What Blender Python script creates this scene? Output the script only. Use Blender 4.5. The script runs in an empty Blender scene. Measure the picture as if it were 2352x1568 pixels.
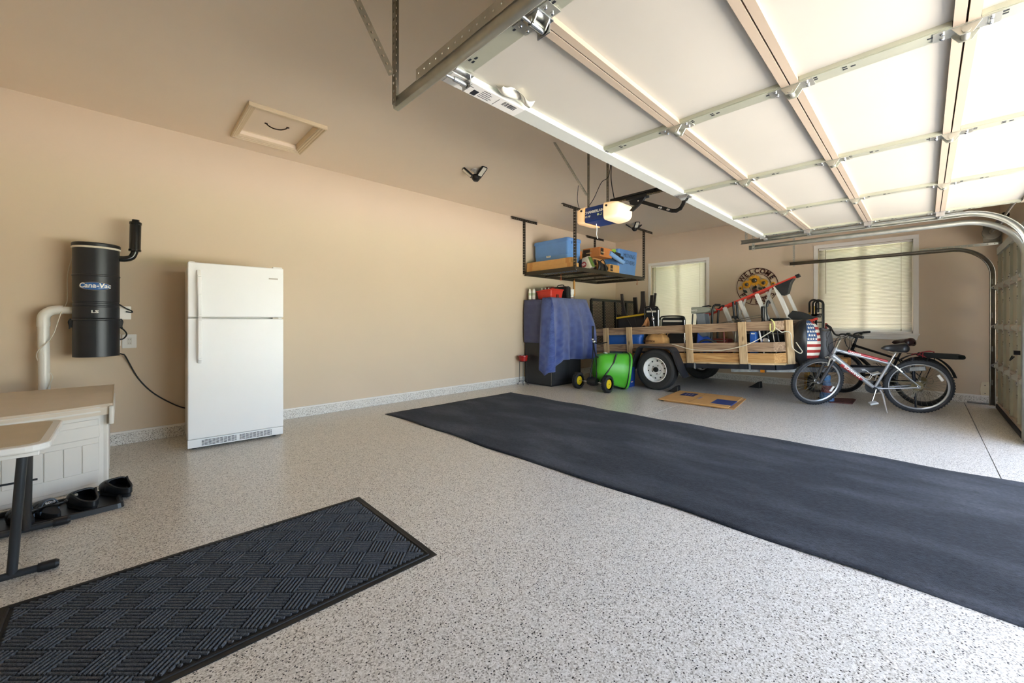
import bpy, math, random
from mathutils import Matrix, Vector
random.seed(7)
PI = math.pi
SC = bpy.context.scene
COL = SC.collection

# ------------------------------------------------------------------ camera
cam_d = bpy.data.cameras.new('camera')
cam = bpy.data.objects.new('camera', cam_d)
COL.objects.link(cam)
cam_d.sensor_fit = 'HORIZONTAL'
cam_d.sensor_width = 36.0
cam_d.lens = 36.0 * 920.5 / 2352.0
cam_d.shift_y = -(784 - 737.7) / 2352.0
cam_d.clip_start = 0.02
cam_d.clip_end = 200
cam.location = (0, 0, 1.153)
cam.rotation_euler = (PI / 2, 0, math.radians(45.84 - 90))
SC.camera = cam

# ------------------------------------------------------------------ world, sun, exposure
W = bpy.data.worlds.new('World')
SC.world = W
W.use_nodes = True
nt = W.node_tree
bg = nt.nodes['Background']
sky = nt.nodes.new('ShaderNodeTexSky')
sky.sky_type = 'NISHITA'
sky.sun_disc = False
sky.sun_elevation = math.radians(52)
sky.sun_rotation = math.radians(-35)
sky.air_density = 1.0
sky.dust_density = 2.5
sky.ozone_density = 1.0
hsv = nt.nodes.new('ShaderNodeHueSaturation')
hsv.inputs['Saturation'].default_value = 0.85
nt.links.new(sky.outputs[0], hsv.inputs['Color'])
nt.links.new(hsv.outputs[0], bg.inputs[0])
bg.inputs[1].default_value = 0.38

sun_d = bpy.data.lights.new('sun', 'SUN')
sun_d.energy = 18.0
sun_d.angle = math.radians(0.6)
sun_d.color = (1.0, 0.96, 0.90)
sun = bpy.data.objects.new('sun', sun_d)
COL.objects.link(sun)
# the sun stands behind and to the left of the house: the driveway beyond the house's shadow is sunlit
sdir = Vector((0.30, -0.40, -0.86)).normalized()
sun.rotation_euler = sdir.to_track_quat('-Z', 'Y').to_euler()
sun.location = (-3, 9, 12)

# sampling portal in the open doorway (emits nothing of its own, only guides the sky's light)
por_d = bpy.data.lights.new('doorway_portal', 'AREA')
por_d.shape = 'RECTANGLE'
por_d.size = 4.9
por_d.size_y = 2.15
por_d.cycles.is_portal = True
por = bpy.data.objects.new('doorway_portal', por_d)
COL.objects.link(por)
por.location = (3.44, -0.80, 1.08)
por.rotation_euler = (PI / 2, 0, 0)

SC.view_settings.view_transform = 'Standard'
SC.view_settings.look = 'None'
SC.view_settings.gamma = 1.0
SC.view_settings.use_curve_mapping = False
SC.view_settings.exposure = 2.36
SC.cycles.use_denoising = True
SC.cycles.max_bounces = 14
SC.cycles.diffuse_bounces = 8
SC.cycles.transparent_max_bounces = 16
SC.cycles.sample_clamp_indirect = 6.0
SC.cycles.caustics_reflective = False
SC.cycles.caustics_refractive = False

# ------------------------------------------------------------------ helpers
def lin(c):
    if isinstance(c, str):
        c = tuple(int(c[i:i + 2], 16) / 255 for i in (0, 2, 4))
    return tuple((x / 12.92 if x <= 0.04045 else ((x + 0.055) / 1.055) ** 2.4) for x in c)

MATS = {}
def mat(name, col='808080', rough=0.5, metal=0.0, var=0.06, scale=6.0, bump=0.0, bscale=60.0, spec=0.5, stretch=(1, 1, 1), coat=0.0):
    """principled material with procedural colour variation and optional relief"""
    if name in MATS:
        return MATS[name]
    m = bpy.data.materials.new(name)
    m.use_nodes = True
    n = m.node_tree.nodes
    l = m.node_tree.links
    p = n['Principled BSDF']
    p.inputs['Roughness'].default_value = rough
    p.inputs['Metallic'].default_value = metal
    p.inputs['Specular IOR Level'].default_value = spec
    p.inputs['Coat Weight'].default_value = coat
    tc = n.new('ShaderNodeTexCoord')
    mp = n.new('ShaderNodeMapping')
    mp.inputs['Scale'].default_value = stretch
    l.new(tc.outputs['Object'], mp.inputs['Vector'])
    nz = n.new('ShaderNodeTexNoise')
    nz.inputs['Scale'].default_value = scale
    nz.inputs['Detail'].default_value = 4
    l.new(mp.outputs[0], nz.inputs['Vector'])
    rp = n.new('ShaderNodeValToRGB')
    c = lin(col)
    rp.color_ramp.elements[0].position = 0.3
    rp.color_ramp.elements[1].position = 0.7
    rp.color_ramp.elements[0].color = tuple(x * (1 - var) for x in c) + (1,)
    rp.color_ramp.elements[1].color = tuple(min(1, x * (1 + var)) for x in c) + (1,)
    l.new(nz.outputs['Fac'], rp.inputs[0])
    l.new(rp.outputs[0], p.inputs['Base Color'])
    if bump > 0:
        nb = n.new('ShaderNodeTexNoise')
        nb.inputs['Scale'].default_value = bscale
        nb.inputs['Detail'].default_value = 3
        l.new(mp.outputs[0], nb.inputs['Vector'])
        b = n.new('ShaderNodeBump')
        b.inputs['Strength'].default_value = bump
        b.inputs['Distance'].default_value = 0.01
        l.new(nb.outputs['Fac'], b.inputs['Height'])
        l.new(b.outputs[0], p.inputs['Normal'])
    MATS[name] = m
    return m

def wood(name, cols, axis, rough=0.75):
    if name in MATS:
        return MATS[name]
    m = bpy.data.materials.new(name)
    m.use_nodes = True
    n, l = m.node_tree.nodes, m.node_tree.links
    p = n['Principled BSDF']
    p.inputs['Roughness'].default_value = rough
    tc = n.new('ShaderNodeTexCoord')
    mp = n.new('ShaderNodeMapping')
    s = [34, 34, 34]
    s[axis] = 2.2
    mp.inputs['Scale'].default_value = s
    l.new(tc.outputs['Object'], mp.inputs['Vector'])
    nz = n.new('ShaderNodeTexNoise')
    nz.inputs['Scale'].default_value = 1.0
    nz.inputs['Detail'].default_value = 6
    nz.inputs['Distortion'].default_value = 1.2
    l.new(mp.outputs[0], nz.inputs['Vector'])
    rp = n.new('ShaderNodeValToRGB')
    e = rp.color_ramp.elements
    e[0].position = 0.28
    e[1].position = 0.72
    e[0].color = lin(cols[0]) + (1,)
    e[1].color = lin(cols[2]) + (1,)
    k = e.new(0.48)
    k.color = lin(cols[1]) + (1,)
    l.new(nz.outputs['Fac'], rp.inputs[0])
    # knots
    vo = n.new('ShaderNodeTexVoronoi')
    vo.inputs['Scale'].default_value = 1.0
    mp2 = n.new('ShaderNodeMapping')
    s2 = [9, 9, 9]
    s2[axis] = 3.2
    mp2.inputs['Scale'].default_value = s2
    l.new(tc.outputs['Object'], mp2.inputs['Vector'])
    l.new(mp2.outputs[0], vo.inputs['Vector'])
    kr = n.new('ShaderNodeValToRGB')
    kr.color_ramp.elements[0].position = 0.08
    kr.color_ramp.elements[1].position = 0.17
    kr.color_ramp.elements[0].color = (0.35, 0.3, 0.26, 1)
    kr.color_ramp.elements[1].color = (1, 1, 1, 1)
    l.new(vo.outputs['Distance'], kr.inputs[0])
    mx = n.new('ShaderNodeMixRGB')
    mx.blend_type = 'MULTIPLY'
    mx.inputs[0].default_value = 0.8
    l.new(rp.outputs[0], mx.inputs[1])
    l.new(kr.outputs[0], mx.inputs[2])
    l.new(mx.outputs[0], p.inputs['Base Color'])
    b = n.new('ShaderNodeBump')
    b.inputs['Strength'].default_value = 0.25
    b.inputs['Distance'].default_value = 0.004
    l.new(nz.outputs['Fac'], b.inputs['Height'])
    l.new(b.outputs[0], p.inputs['Normal'])
    MATS[name] = m
    return m

def emis(name, col, strength, base=None):
    if name in MATS:
        return MATS[name]
    m = mat(name, base or col, rough=0.35)
    p = m.node_tree.nodes['Principled BSDF']
    p.inputs['Emission Color'].default_value = lin(col) + (1,)
    p.inputs['Emission Strength'].default_value = strength
    return m

def V(*a):
    return Vector(a[0]) if len(a) == 1 else Vector(a)

class MB:
    """collects faces in world coordinates (through T); build() makes them ONE mesh object"""
    def __init__(s, T=None):
        s.v, s.f, s.sm, s.mi = [], [], [], []
        s.T = T
        s.cm = 0
    def add(s, vs, fs, smooth=False):
        b = len(s.v)
        if s.T is not None:
            vs = [s.T @ Vector(v) for v in vs]
        s.v += [tuple(v) for v in vs]
        for f in fs:
            s.f.append(tuple(b + i for i in f))
            s.sm.append(smooth)
            s.mi.append(s.cm)
        return s
    def box(s, x0, x1, y0, y1, z0, z1):
        return s.add([(x, y, z) for x in (x0, x1) for y in (y0, y1) for z in (z0, z1)],
                     [(0, 1, 3, 2), (4, 6, 7, 5), (0, 4, 5, 1), (2, 3, 7, 6), (0, 2, 6, 4), (1, 5, 7, 3)])
    def obox(s, c, sz, R):
        c = V(c)
        vs = []
        for x in (-.5, .5):
            for y in (-.5, .5):
                for z in (-.5, .5):
                    vs.append(c + R @ Vector((x * sz[0], y * sz[1], z * sz[2])))
        return s.add(vs, [(0, 1, 3, 2), (4, 6, 7, 5), (0, 4, 5, 1), (2, 3, 7, 6), (0, 2, 6, 4), (1, 5, 7, 3)])
    def beam(s, p0, p1, w, h, up=(0, 0, 1)):
        p0, p1 = V(p0), V(p1)
        t = (p1 - p0)
        L = t.length
        t.normalize()
        up = V(up)
        if abs(t.dot(up)) > 0.98:
            up = Vector((1, 0, 0)) if abs(t.x) < 0.9 else Vector((0, 1, 0))
        a = t.cross(up).normalized()
        b = a.cross(t).normalized()
        R = Matrix((t, a, b)).transposed()
        return s.obox((p0 + p1) / 2, (L, w, h), R)
    def frame(s, t):
        up = Vector((0, 0, 1)) if abs(t.z) < 0.9 else Vector((1, 0, 0))
        a = t.cross(up).normalized()
        return a, t.cross(a).normalized()
    def cyl(s, p0, p1, r0, r1=None, n=14, caps=True):
        p0, p1 = V(p0), V(p1)
        r1 = r0 if r1 is None else r1
        t = (p1 - p0).normalized()
        a, b = s.frame(t)
        k = [(math.cos(2 * PI * i / n), math.sin(2 * PI * i / n)) for i in range(n)]
        A = [p0 + (a * x + b * y) * r0 for x, y in k]
        B = [p1 + (a * x + b * y) * r1 for x, y in k]
        s.add(A + B, [(i, (i + 1) % n, n + (i + 1) % n, n + i) for i in range(n)], True)
        if caps:
            s.add(A, [tuple(range(n))[::-1]])
            s.add(B, [tuple(range(n))])
        return s
    def tube(s, pts, r, n=8, closed=False, caps=True):
        pts = [V(p) for p in pts]
        m = len(pts)
        rr = r if isinstance(r, (list, tuple)) else [r] * m
        tg = []
        for i in range(m):
            if closed:
                t = pts[(i + 1) % m] - pts[i - 1]
            else:
                t = pts[min(i + 1, m - 1)] - pts[max(i - 1, 0)]
            tg.append(t.normalized())
        a, b = s.frame(tg[0])
        rings = []
        for i in range(m):
            t = tg[i]
            a = (a - t * a.dot(t))
            if a.length < 1e-6:
                a, _ = s.frame(t)
            a.normalize()
            b = t.cross(a)
            rings.append([pts[i] + (a * math.cos(2 * PI * k / n) + b * math.sin(2 * PI * k / n)) * rr[i] for k in range(n)])
        vs = [v for q in rings for v in q]
        fs = []
        for i in range(m if closed else m - 1):
            j = (i + 1) % m
            for k in range(n):
                fs.append((i * n + k, i * n + (k + 1) % n, j * n + (k + 1) % n, j * n + k))
        s.add(vs, fs, True)
        if caps and not closed:
            s.add(rings[0], [tuple(range(n))[::-1]])
            s.add(rings[-1], [tuple(range(n))])
        return s
    def lathe(s, c, ax, prof, n=24, caps=True, sharp=False):
        """prof: (radius, offset along ax)"""
        c, ax = V(c), V(ax).normalized()
        a, b = s.frame(ax)
        k = [(math.cos(2 * PI * i / n), math.sin(2 * PI * i / n)) for i in range(n)]
        R = [[c + ax * h + (a * x + b * y) * r for x, y in k] for r, h in prof]
        for i in range(len(prof) - 1):
            s.add(R[i] + R[i + 1], [(j, (j + 1) % n, n + (j + 1) % n, n + j) for j in range(n)], True)
        if caps:
            if prof[0][0] > 1e-5:
                s.add(R[0], [tuple(range(n))[::-1]])
            if prof[-1][0] > 1e-5:
                s.add(R[-1], [tuple(range(n))])
        return s
    def prism(s, poly, o, u, v, w):
        """poly (list of 2-D points) in the plane o,u,v swept by the vector w"""
        o, u, v, w = V(o), V(u), V(v), V(w)
        A = [o + u * x + v * y for x, y in poly]
        B = [p + w for p in A]
        n = len(A)
        s.add(A + B, [tuple(range(n))[::-1], tuple(range(n, 2 * n))] + [(i, (i + 1) % n, n + (i + 1) % n, n + i) for i in range(n)])
        return s
    def ball(s, c, r, nu=14, nv=9, R=None, half=False):
        c = V(c)
        rx, ry, rz = r if isinstance(r, (tuple, list)) else (r, r, r)
        R = R or Matrix.Identity(3)
        vs, fs = [], []
        for j in range(nv + 1):
            th = (PI / 2 if half else PI) * j / nv
            for i in range(nu):
                ph = 2 * PI * i / nu
                vs.append(c + R @ Vector((rx * math.sin(th) * math.cos(ph), ry * math.sin(th) * math.sin(ph), rz * math.cos(th))))
        for j in range(nv):
            for i in range(nu):
                fs.append((j * nu + i, (j + 1) * nu + i, (j + 1) * nu + (i + 1) % nu, j * nu + (i + 1) % nu))
        return s.add(vs, fs, True)
    def grid(s, fn, nu, nv, wrap=False, smooth=True):
        vs = [fn(i / nu, j / nv) for j in range(nv + 1) for i in range(nu + (0 if wrap else 1))]
        m = nu if wrap else nu + 1
        fs = []
        for j in range(nv):
            for i in range(nu):
                k = (i + 1) % m if wrap else i + 1
                fs.append((j * m + i, j * m + k, (j + 1) * m + k, (j + 1) * m + i))
        return s.add(vs, fs, smooth)
    def perf(s, p0, p1, wd, width, pitch=0.025, hole=0.006, rows=1):
        """thin metal strip from p0 to p1 with a row (or rows) of round holes; wd = width direction"""
        p0, p1, wd = V(p0), V(p1), V(wd).normalized()
        L = (p1 - p0).length
        t = (p1 - p0).normalized()
        n = max(1, int(round(L / pitch)))
        q = L / n
        cw = width / rows
        vs, fs = [], []
        for r_ in range(rows):
            for i in range(n):
                o = p0 + t * q * i + wd * (cw * r_ - width / 2)
                b = len(vs)
                for x, y in ((0, 0), (.5, 0), (1, 0), (1, .5), (1, 1), (.5, 1), (0, 1), (0, .5)):
                    vs.append(o + t * q * x + wd * cw * y)
                cc = o + t * q * .5 + wd * cw * .5
                for k in range(8):
                    an = -3 * PI / 4 + k * PI / 4
                    vs.append(cc + t * hole * math.cos(an) + wd * hole * math.sin(an))
                for k in range(8):
                    fs.append((b + k, b + (k + 1) % 8, b + 8 + (k + 1) % 8, b + 8 + k))
        return s.add(vs, fs)
    def build(s, name, m, parent=None, bevel=0, solid=0, sub=0, seg=2, weld=False, **tags):
        me = bpy.data.meshes.new(name)
        vs = s.v
        if parent is not None:
            M_ = WINV.get(parent.name)
            if M_ is not None:
                vs = [tuple(M_ @ Vector(v)) for v in vs]
        me.from_pydata(vs, [], s.f)
        ms = m if isinstance(m, (list, tuple)) else [m]
        for q in ms:
            me.materials.append(q)
        me.polygons.foreach_set('use_smooth', s.sm)
        me.polygons.foreach_set('material_index', s.mi)
        me.update()
        o = bpy.data.objects.new(name, me)
        COL.objects.link(o)
        if parent is not None:
            o.parent = parent
            if parent.name in WINV:
                WINV[o.name] = WINV[parent.name]
        if weld:
            w = o.modifiers.new('weld', 'WELD')
            w.merge_threshold = 0.0001
        if solid:
            q = o.modifiers.new('thickness', 'SOLIDIFY')
            q.thickness = solid
            q.offset = 0
        if bevel:
            q = o.modifiers.new('bevel', 'BEVEL')
            q.width = bevel
            q.segments = seg
            q.limit_method = 'ANGLE'
            q.angle_limit = math.radians(40)
        if sub:
            q = o.modifiers.new('subdivision', 'SUBSURF')
            q.levels = sub
            q.render_levels = sub
        tag(o, **tags)
        return o

WINV = {}
def tag(o, label=None, cat=None, group=None, kind=None):
    if label: o['label'] = label
    if cat: o['category'] = cat
    if group: o['group'] = group
    if kind: o['kind'] = kind
    return o

def thing(name, label, cat, loc=(0, 0, 0), rot=(0, 0, 0), group=None, kind=None):
    o = bpy.data.objects.new(name, None)
    COL.objects.link(o)
    o.location = loc
    o.rotation_euler = rot
    o.empty_display_size = 0.05
    from mathutils import Euler
    WINV[o.name] = (Matrix.Translation(Vector(loc)) @ Euler(rot).to_matrix().to_4x4()).inverted()
    tag(o, label, cat, group, kind)
    return o

def root_matrix(o):
    return WINV[o.name].inverted()

def copy_tree(o, parent=None):
    c = o.copy()
    COL.objects.link(c)
    if parent is not None:
        c.parent = parent
    for ch in [x for x in bpy.data.objects if x.parent == o]:
        copy_tree(ch, c)
    return c

def text(body, size, T, m, parent=None, name='lettering', ext=0.001, shear=0.0, fat=0.0, ax='CENTER', sx=1.0, spacing=1.0, **tags):
    cu = bpy.data.curves.new('txt', 'FONT')
    cu.body = body
    cu.size = size
    cu.align_x = ax
    cu.align_y = 'CENTER'
    cu.extrude = ext
    cu.shear = shear
    cu.offset = fat
    cu.space_character = spacing
    cu.resolution_u = 3
    ob = bpy.data.objects.new('txt', cu)
    COL.objects.link(ob)
    dg = bpy.context.evaluated_depsgraph_get()
    me = bpy.data.meshes.new_from_object(ob.evaluated_get(dg))
    bpy.data.objects.remove(ob)
    b = MB(T)
    b.add([(v.co.x * sx, v.co.y, v.co.z) for v in me.vertices], [tuple(p.vertices) for p in me.polygons])
    bpy.data.meshes.remove(me)
    return b.build(name, m, parent, **tags)

def basis(o, u, v):
    """matrix taking local x,y,z to u,v,u×v at o"""
    u, v = V(u).normalized(), V(v).normalized()
    w = u.cross(v)
    M_ = Matrix((u, v, w)).transposed().to_4x4()
    M_.translation = V(o)
    return M_

def bez(pts, n=8):
    """smooth polyline through pts (Catmull-Rom)"""
    P = [V(p) for p in pts]
    out = []
    for i in range(len(P) - 1):
        p0, p1, p2, p3 = P[max(i - 1, 0)], P[i], P[i + 1], P[min(i + 2, len(P) - 1)]
        for k in range(n):
            t = k / n
            out.append(0.5 * ((2 * p1) + (p2 - p0) * t + (2 * p0 - 5 * p1 + 4 * p2 - p3) * t * t + (3 * p1 - p0 - 3 * p2 + p3) * t ** 3))
    out.append(P[-1])
    return out

def rrect(x0, x1, y0, y1, r, n=4):
    o = []
    for cx, cy, a in ((x1 - r, y0 + r, -PI / 2), (x1 - r, y1 - r, 0), (x0 + r, y1 - r, PI / 2), (x0 + r, y0 + r, PI)):
        for k in range(n + 1):
            t = a + PI / 2 * k / n
            o.append((cx + r * math.cos(t), cy + r * math.sin(t)))
    return o

# ------------------------------------------------------------------ materials used in many places
def flake(name, base, light, tan, dark_amt, gloss):
    m = bpy.data.materials.new(name)
    m.use_nodes = True
    n, l = m.node_tree.nodes, m.node_tree.links
    p = n['Principled BSDF']
    p.inputs['Roughness'].default_value = gloss
    p.inputs['Specular IOR Level'].default_value = 0.5
    tc = n.new('ShaderNodeTexCoord')
    v1 = n.new('ShaderNodeTexVoronoi')
    v1.inputs['Scale'].default_value = 210
    l.new(tc.outputs['Object'], v1.inputs['Vector'])
    s1 = n.new('ShaderNodeSeparateColor')
    l.new(v1.outputs['Color'], s1.inputs[0])
    r1 = n.new('ShaderNodeValToRGB')
    r1.color_ramp.interpolation = 'CONSTANT'
    e = r1.color_ramp.elements
    e[0].position = 0
    e[0].color = lin('968f84') + (1,)
    e[1].position = 0.16
    e[1].color = lin(tan) + (1,)
    for ps, c in ((0.36, base), (0.74, light)):
        k = e.new(ps)
        k.color = lin(c) + (1,)
    l.new(s1.outputs[0], r1.inputs[0])
    v2 = n.new('ShaderNodeTexVoronoi')
    v2.inputs['Scale'].default_value = 98
    l.new(tc.outputs['Object'], v2.inputs['Vector'])
    s2 = n.new('ShaderNodeSeparateColor')
    l.new(v2.outputs['Color'], s2.inputs[0])
    g = n.new('ShaderNodeMath')
    g.operation = 'GREATER_THAN'
    g.inputs[1].default_value = 1 - dark_amt
    l.new(s2.outputs[1], g.inputs[0])
    d = n.new('ShaderNodeMath')
    d.operation = 'LESS_THAN'
    d.inputs[1].default_value = 0.31
    l.new(v2.outputs['Distance'], d.inputs[0])
    a = n.new('ShaderNodeMath')
    a.operation = 'MULTIPLY'
    l.new(g.outputs[0], a.inputs[0])
    l.new(d.outputs[0], a.inputs[1])
    mx = n.new('ShaderNodeMixRGB')
    mx.inputs[2].default_value = lin('24221f') + (1,)
    l.new(a.outputs[0], mx.inputs[0])
    l.new(r1.outputs[0], mx.inputs[1])
    l.new(mx.outputs[0], p.inputs['Base Color'])
    nz = n.new('ShaderNodeTexNoise')
    nz.inputs['Scale'].default_value = 120
    l.new(tc.outputs['Object'], nz.inputs['Vector'])
    b = n.new('ShaderNodeBump')
    b.inputs['Strength'].default_value = 0.12
    b.inputs['Distance'].default_value = 0.003
    l.new(nz.outputs['Fac'], b.inputs['Height'])
    l.new(b.outputs[0], p.inputs['Normal'])
    return m

M_floor = flake('epoxy_flake_floor', 'd6d1c7', 'e8e4dc', 'c4beb2', 0.25, 0.30)
M_curb = flake('epoxy_flake_curb', 'e2ded6', 'efece6', 'd2ccc1', 0.22, 0.45)
M_wall = mat('tan_wall_paint', 'd4c2aa', rough=0.62, var=0.015, scale=1.5, bump=0.04, bscale=220, spec=0.3)
M_ceil = mat('light_lifted_ceiling_paint', 'ecddc8', rough=0.7, var=0.015, scale=1.5, bump=0.03, bscale=220, spec=0.3)  # wall tan made paler here, standing in for light missing on the ceiling
M_trimw = mat('white_trim_paint', 'e9e5de', rough=0.45, var=0.02)
M_hatch = mat('hatch_trim_paint', 'd8c6a6', rough=0.5, var=0.02)
M_black = mat('black_plastic', '17181a', rough=0.45, var=0.15)
M_blackm = mat('black_metal', '1b1a19', rough=0.4, metal=0.2, var=0.15)
M_rubber = mat('black_rubber', '1c1c1d', rough=0.75, var=0.2, bump=0.15, bscale=90)
M_galv = mat('galvanised_steel', 'b9b9b0', rough=0.38, metal=0.75, var=0.12, scale=14)
M_galvd = mat('dull_galvanised_steel', '8b8475', rough=0.45, metal=0.6, var=0.15, scale=14)
M_chrome = mat('bright_metal', 'd5d6d8', rough=0.22, metal=0.9, var=0.05)
M_white = mat('white_plastic', 'ebe9e4', rough=0.4, var=0.02)
M_card = mat('cardboard', 'b98a55', rough=0.85, var=0.08, scale=9)
M_cardl = mat('light_cardboard', 'c99b5e', rough=0.85, var=0.06, scale=9)
M_ink = mat('dark_print', '22242b', rough=0.6)
M_red = mat('red_plastic', 'c23227', rough=0.38, var=0.05)
M_bluetote = mat('sky_blue_plastic', '5f8fcb', rough=0.4, var=0.04)
M_blue = mat('blue_plastic', '2f62b4', rough=0.42, var=0.06)
# ================================================================== THE SETTING
XR, YB, HC = 8.624, 5.248, 3.063          # far wall, back wall, ceiling
XL, YF = -1.62, -0.72                      # left wall, inner face of the front (door) wall
DX0, DX1, DH = 0.97, 5.92, 2.16           # open doorway
CX0, CX1 = 6.07, 8.33                     # closed doorway
TH = 0.15

# floor: slabs with real joints between them
b = MB()
b.box(XL, 2.45, YF - 0.3, YB + .1, -0.12, 0)
b.box(2.45, XR + .1, 2.366, YB + .1, -0.12, 0)
b.box(2.45, XR + .1, -0.388, 2.358, -0.12, 0)
b.box(2.45, XR + .1, YF - 0.3, -0.394, -0.12, 0)
floor = b.build('floor', M_floor, kind='structure')
b = MB()
b.box(2.45, XR, 2.358, 2.366, -0.1, -0.0015)
b.build('joint_filler', mat('pale_joint_filler', 'd6d3cb', rough=0.7), floor)

# ceiling with the attic hatch opening
HX0, HX1, HY0, HY1 = 0.83, 1.38, 4.14, 4.85
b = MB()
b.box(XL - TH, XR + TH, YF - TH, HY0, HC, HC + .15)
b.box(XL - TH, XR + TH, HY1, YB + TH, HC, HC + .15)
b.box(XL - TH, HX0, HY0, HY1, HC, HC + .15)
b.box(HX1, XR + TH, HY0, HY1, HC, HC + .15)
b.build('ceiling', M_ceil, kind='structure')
# hatch: moulded frame, recessed panel, handle
t = thing('attic_hatch', 'square attic hatch with moulded frame and dark pull handle in the tan ceiling', 'hatch', (1.105, 4.495, HC - .03))
b = MB()
prof = [(0, 0), (0, -.032), (.012, -.036), (.020, -.028), (.032, -.028), (.038, -.020), (.052, -.020), (.056, -.012), (.062, -.012), (.066, .05), (.05, .05), (.05, 0)]
ox0, ox1, oy0, oy1 = 0.785, 1.44, 4.078, 4.915
for (p, q, inn) in (((ox0, oy0), (ox1, oy0), (0, 1)), ((ox1, oy0), (ox1, oy1), (-1, 0)), ((ox1, oy1), (ox0, oy1), (0, -1)), ((ox0, oy1), (ox0, oy0), (1, 0))):
    d = V(q[0] - p[0], q[1] - p[1], 0).normalized()
    i_ = V(inn[0], inn[1], 0)
    A, B = [], []
    for u, z in prof:
        A.append(V(p[0], p[1], HC) + d * u + i_ * u + V(0, 0, z))
        B.append(V(q[0], q[1], HC) - d * u + i_ * u + V(0, 0, z))
    n_ = len(prof)
    b.add(A + B, [(k, (k + 1) % n_, n_ + (k + 1) % n_, n_ + k) for k in range(n_)])
b.build('frame', M_hatch, t)
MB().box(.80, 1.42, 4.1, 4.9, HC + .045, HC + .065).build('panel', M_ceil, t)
b = MB()
hz = HC + .045
b.tube(bez([(1.02, 4.53, hz - .006), (1.035, 4.525, hz - .02), (1.07, 4.515, hz - .036), (1.105, 4.505, hz - .04), (1.14, 4.495, hz - .036), (1.175, 4.485, hz - .02), (1.19, 4.48, hz - .006)]), .006, 8)
b.lathe((1.015, 4.531, hz), (0, 0, -1), [(.015, 0), (.013, .006), (.004, .009)], 12)
b.lathe((1.195, 4.478, hz), (0, 0, -1), [(.015, 0), (.013, .006), (.004, .009)], 12)
b.build('handle', mat('bronze_handle', '3a2a1c', rough=0.35, metal=0.6), t, label='dark bronze pull handle')

# walls
MB().box(XL - TH, XR + TH, YB, YB + TH, -.12, HC).build('wall_back', M_wall, kind='structure')
MB().box(XL - TH, XL, YF - TH, YB, -.12, HC).build('wall_left', M_wall, kind='structure')
WIN = [(3.135, 4.337), (0.123, 1.283)]     # clear openings along Y
WZ0, WZ1 = 0.955, 2.405
b = MB()
b.box(XR, XR + TH, YF - TH, YB, -.12, WZ0)
b.box(XR, XR + TH, YF - TH, YB, WZ1, HC)
b.box(XR, XR + TH, YF - TH, WIN[1][0], WZ0, WZ1)
b.box(XR, XR + TH, WIN[1][1], WIN[0][0], WZ0, WZ1)
b.box(XR, XR + TH, WIN[0][1], YB, WZ0, WZ1)
b.build('wall_right', M_wall, kind='structure')
b = MB()
b.box(XL - TH, DX0, YF - TH, YF, -.12, HC)
b.box(DX0, DX1, YF - TH, YF, DH, HC)
b.box(DX1, CX0, YF - TH, YF, -.12, HC)
b.box(CX0, CX1, YF - TH, YF, DH, HC)
b.box(CX1, XR, YF - TH, YF, -.12, HC)
b.build('wall_front', M_wall, kind='structure')
# house eaves over the doors
MB().box(XL - .6, XR + .6, YF - .75, YF - TH, HC + .0, HC + .15).build('trim_1', M_trimw, kind='structure')
# curb and white trim along the walls
b = MB()
b.box(XL, XR, YB - .022, YB, 0, .104)
cb = b.build('baseboard_back', M_curb, kind='structure', bevel=.003)
MB().box(XL, XR, YB - .014, YB, .104, .122).build('cap_strip', M_trimw, cb)
b = MB()
b.box(XR - .022, XR, YF, YB - .022, 0, .104)
cb = b.build('baseboard_right', M_curb, kind='structure', bevel=.003)
MB().box(XR - .014, XR, YF, YB - .014, .104, .122).build('cap_strip', M_trimw, cb)

# outside: driveway and lawn
MB().box(-9, 16, -16, YF - .3, -.14, -.02).build('driveway', mat('concrete_driveway', 'd3d0ca', rough=.9, var=.06, scale=2, bump=.1), kind='structure')
MB().box(-60, 60, -60, -16, -.2, -.06).build('lawn', mat('mown_grass', '5d7a3c', rough=.95, var=.2, scale=3, bump=.3), kind='structure')
MB().box(XR + TH, 14, -16, 30, -.2, -.06).build('added_side_ground', mat('pale_bounce_ground', 'c9c2b4', rough=.9, var=.1, scale=8), kind='structure')  # unseen pale ground, added so the blinds catch lighter, less green light
MB().box(14, 60, -16, 60, -.22, -.07).build('side_lawn', mat('mown_grass'), kind='structure')

# ------------------------------------------------------------------ windows and blinds
def blind_mat():
    m = bpy.data.materials.new('cream_blind_slat')
    m.use_nodes = True
    n, l = m.node_tree.nodes, m.node_tree.links
    out = n['Material Output']
    p = n['Principled BSDF']
    p.inputs['Base Color'].default_value = lin('f2ece0') + (1,)
    p.inputs['Roughness'].default_value = .5
    tr = n.new('ShaderNodeBsdfTranslucent')
    nz = n.new('ShaderNodeTexNoise')
    nz.inputs['Scale'].default_value = 3
    rp = n.new('ShaderNodeValToRGB')
    rp.color_ramp.elements[0].color = lin('f0ebe0') + (1,)
    rp.color_ramp.elements[1].color = lin('f7f3ec') + (1,)
    l.new(nz.outputs['Fac'], rp.inputs[0])
    l.new(rp.outputs[0], tr.inputs[0])
    mx = n.new('ShaderNodeMixShader')
    mx.inputs[0].default_value = 0.44
    l.new(p.outputs[0], mx.inputs[1])
    l.new(tr.outputs[0], mx.inputs[2])
    l.new(mx.outputs[0], out.inputs[0])
    return m
M_slat = blind_mat()
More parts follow.
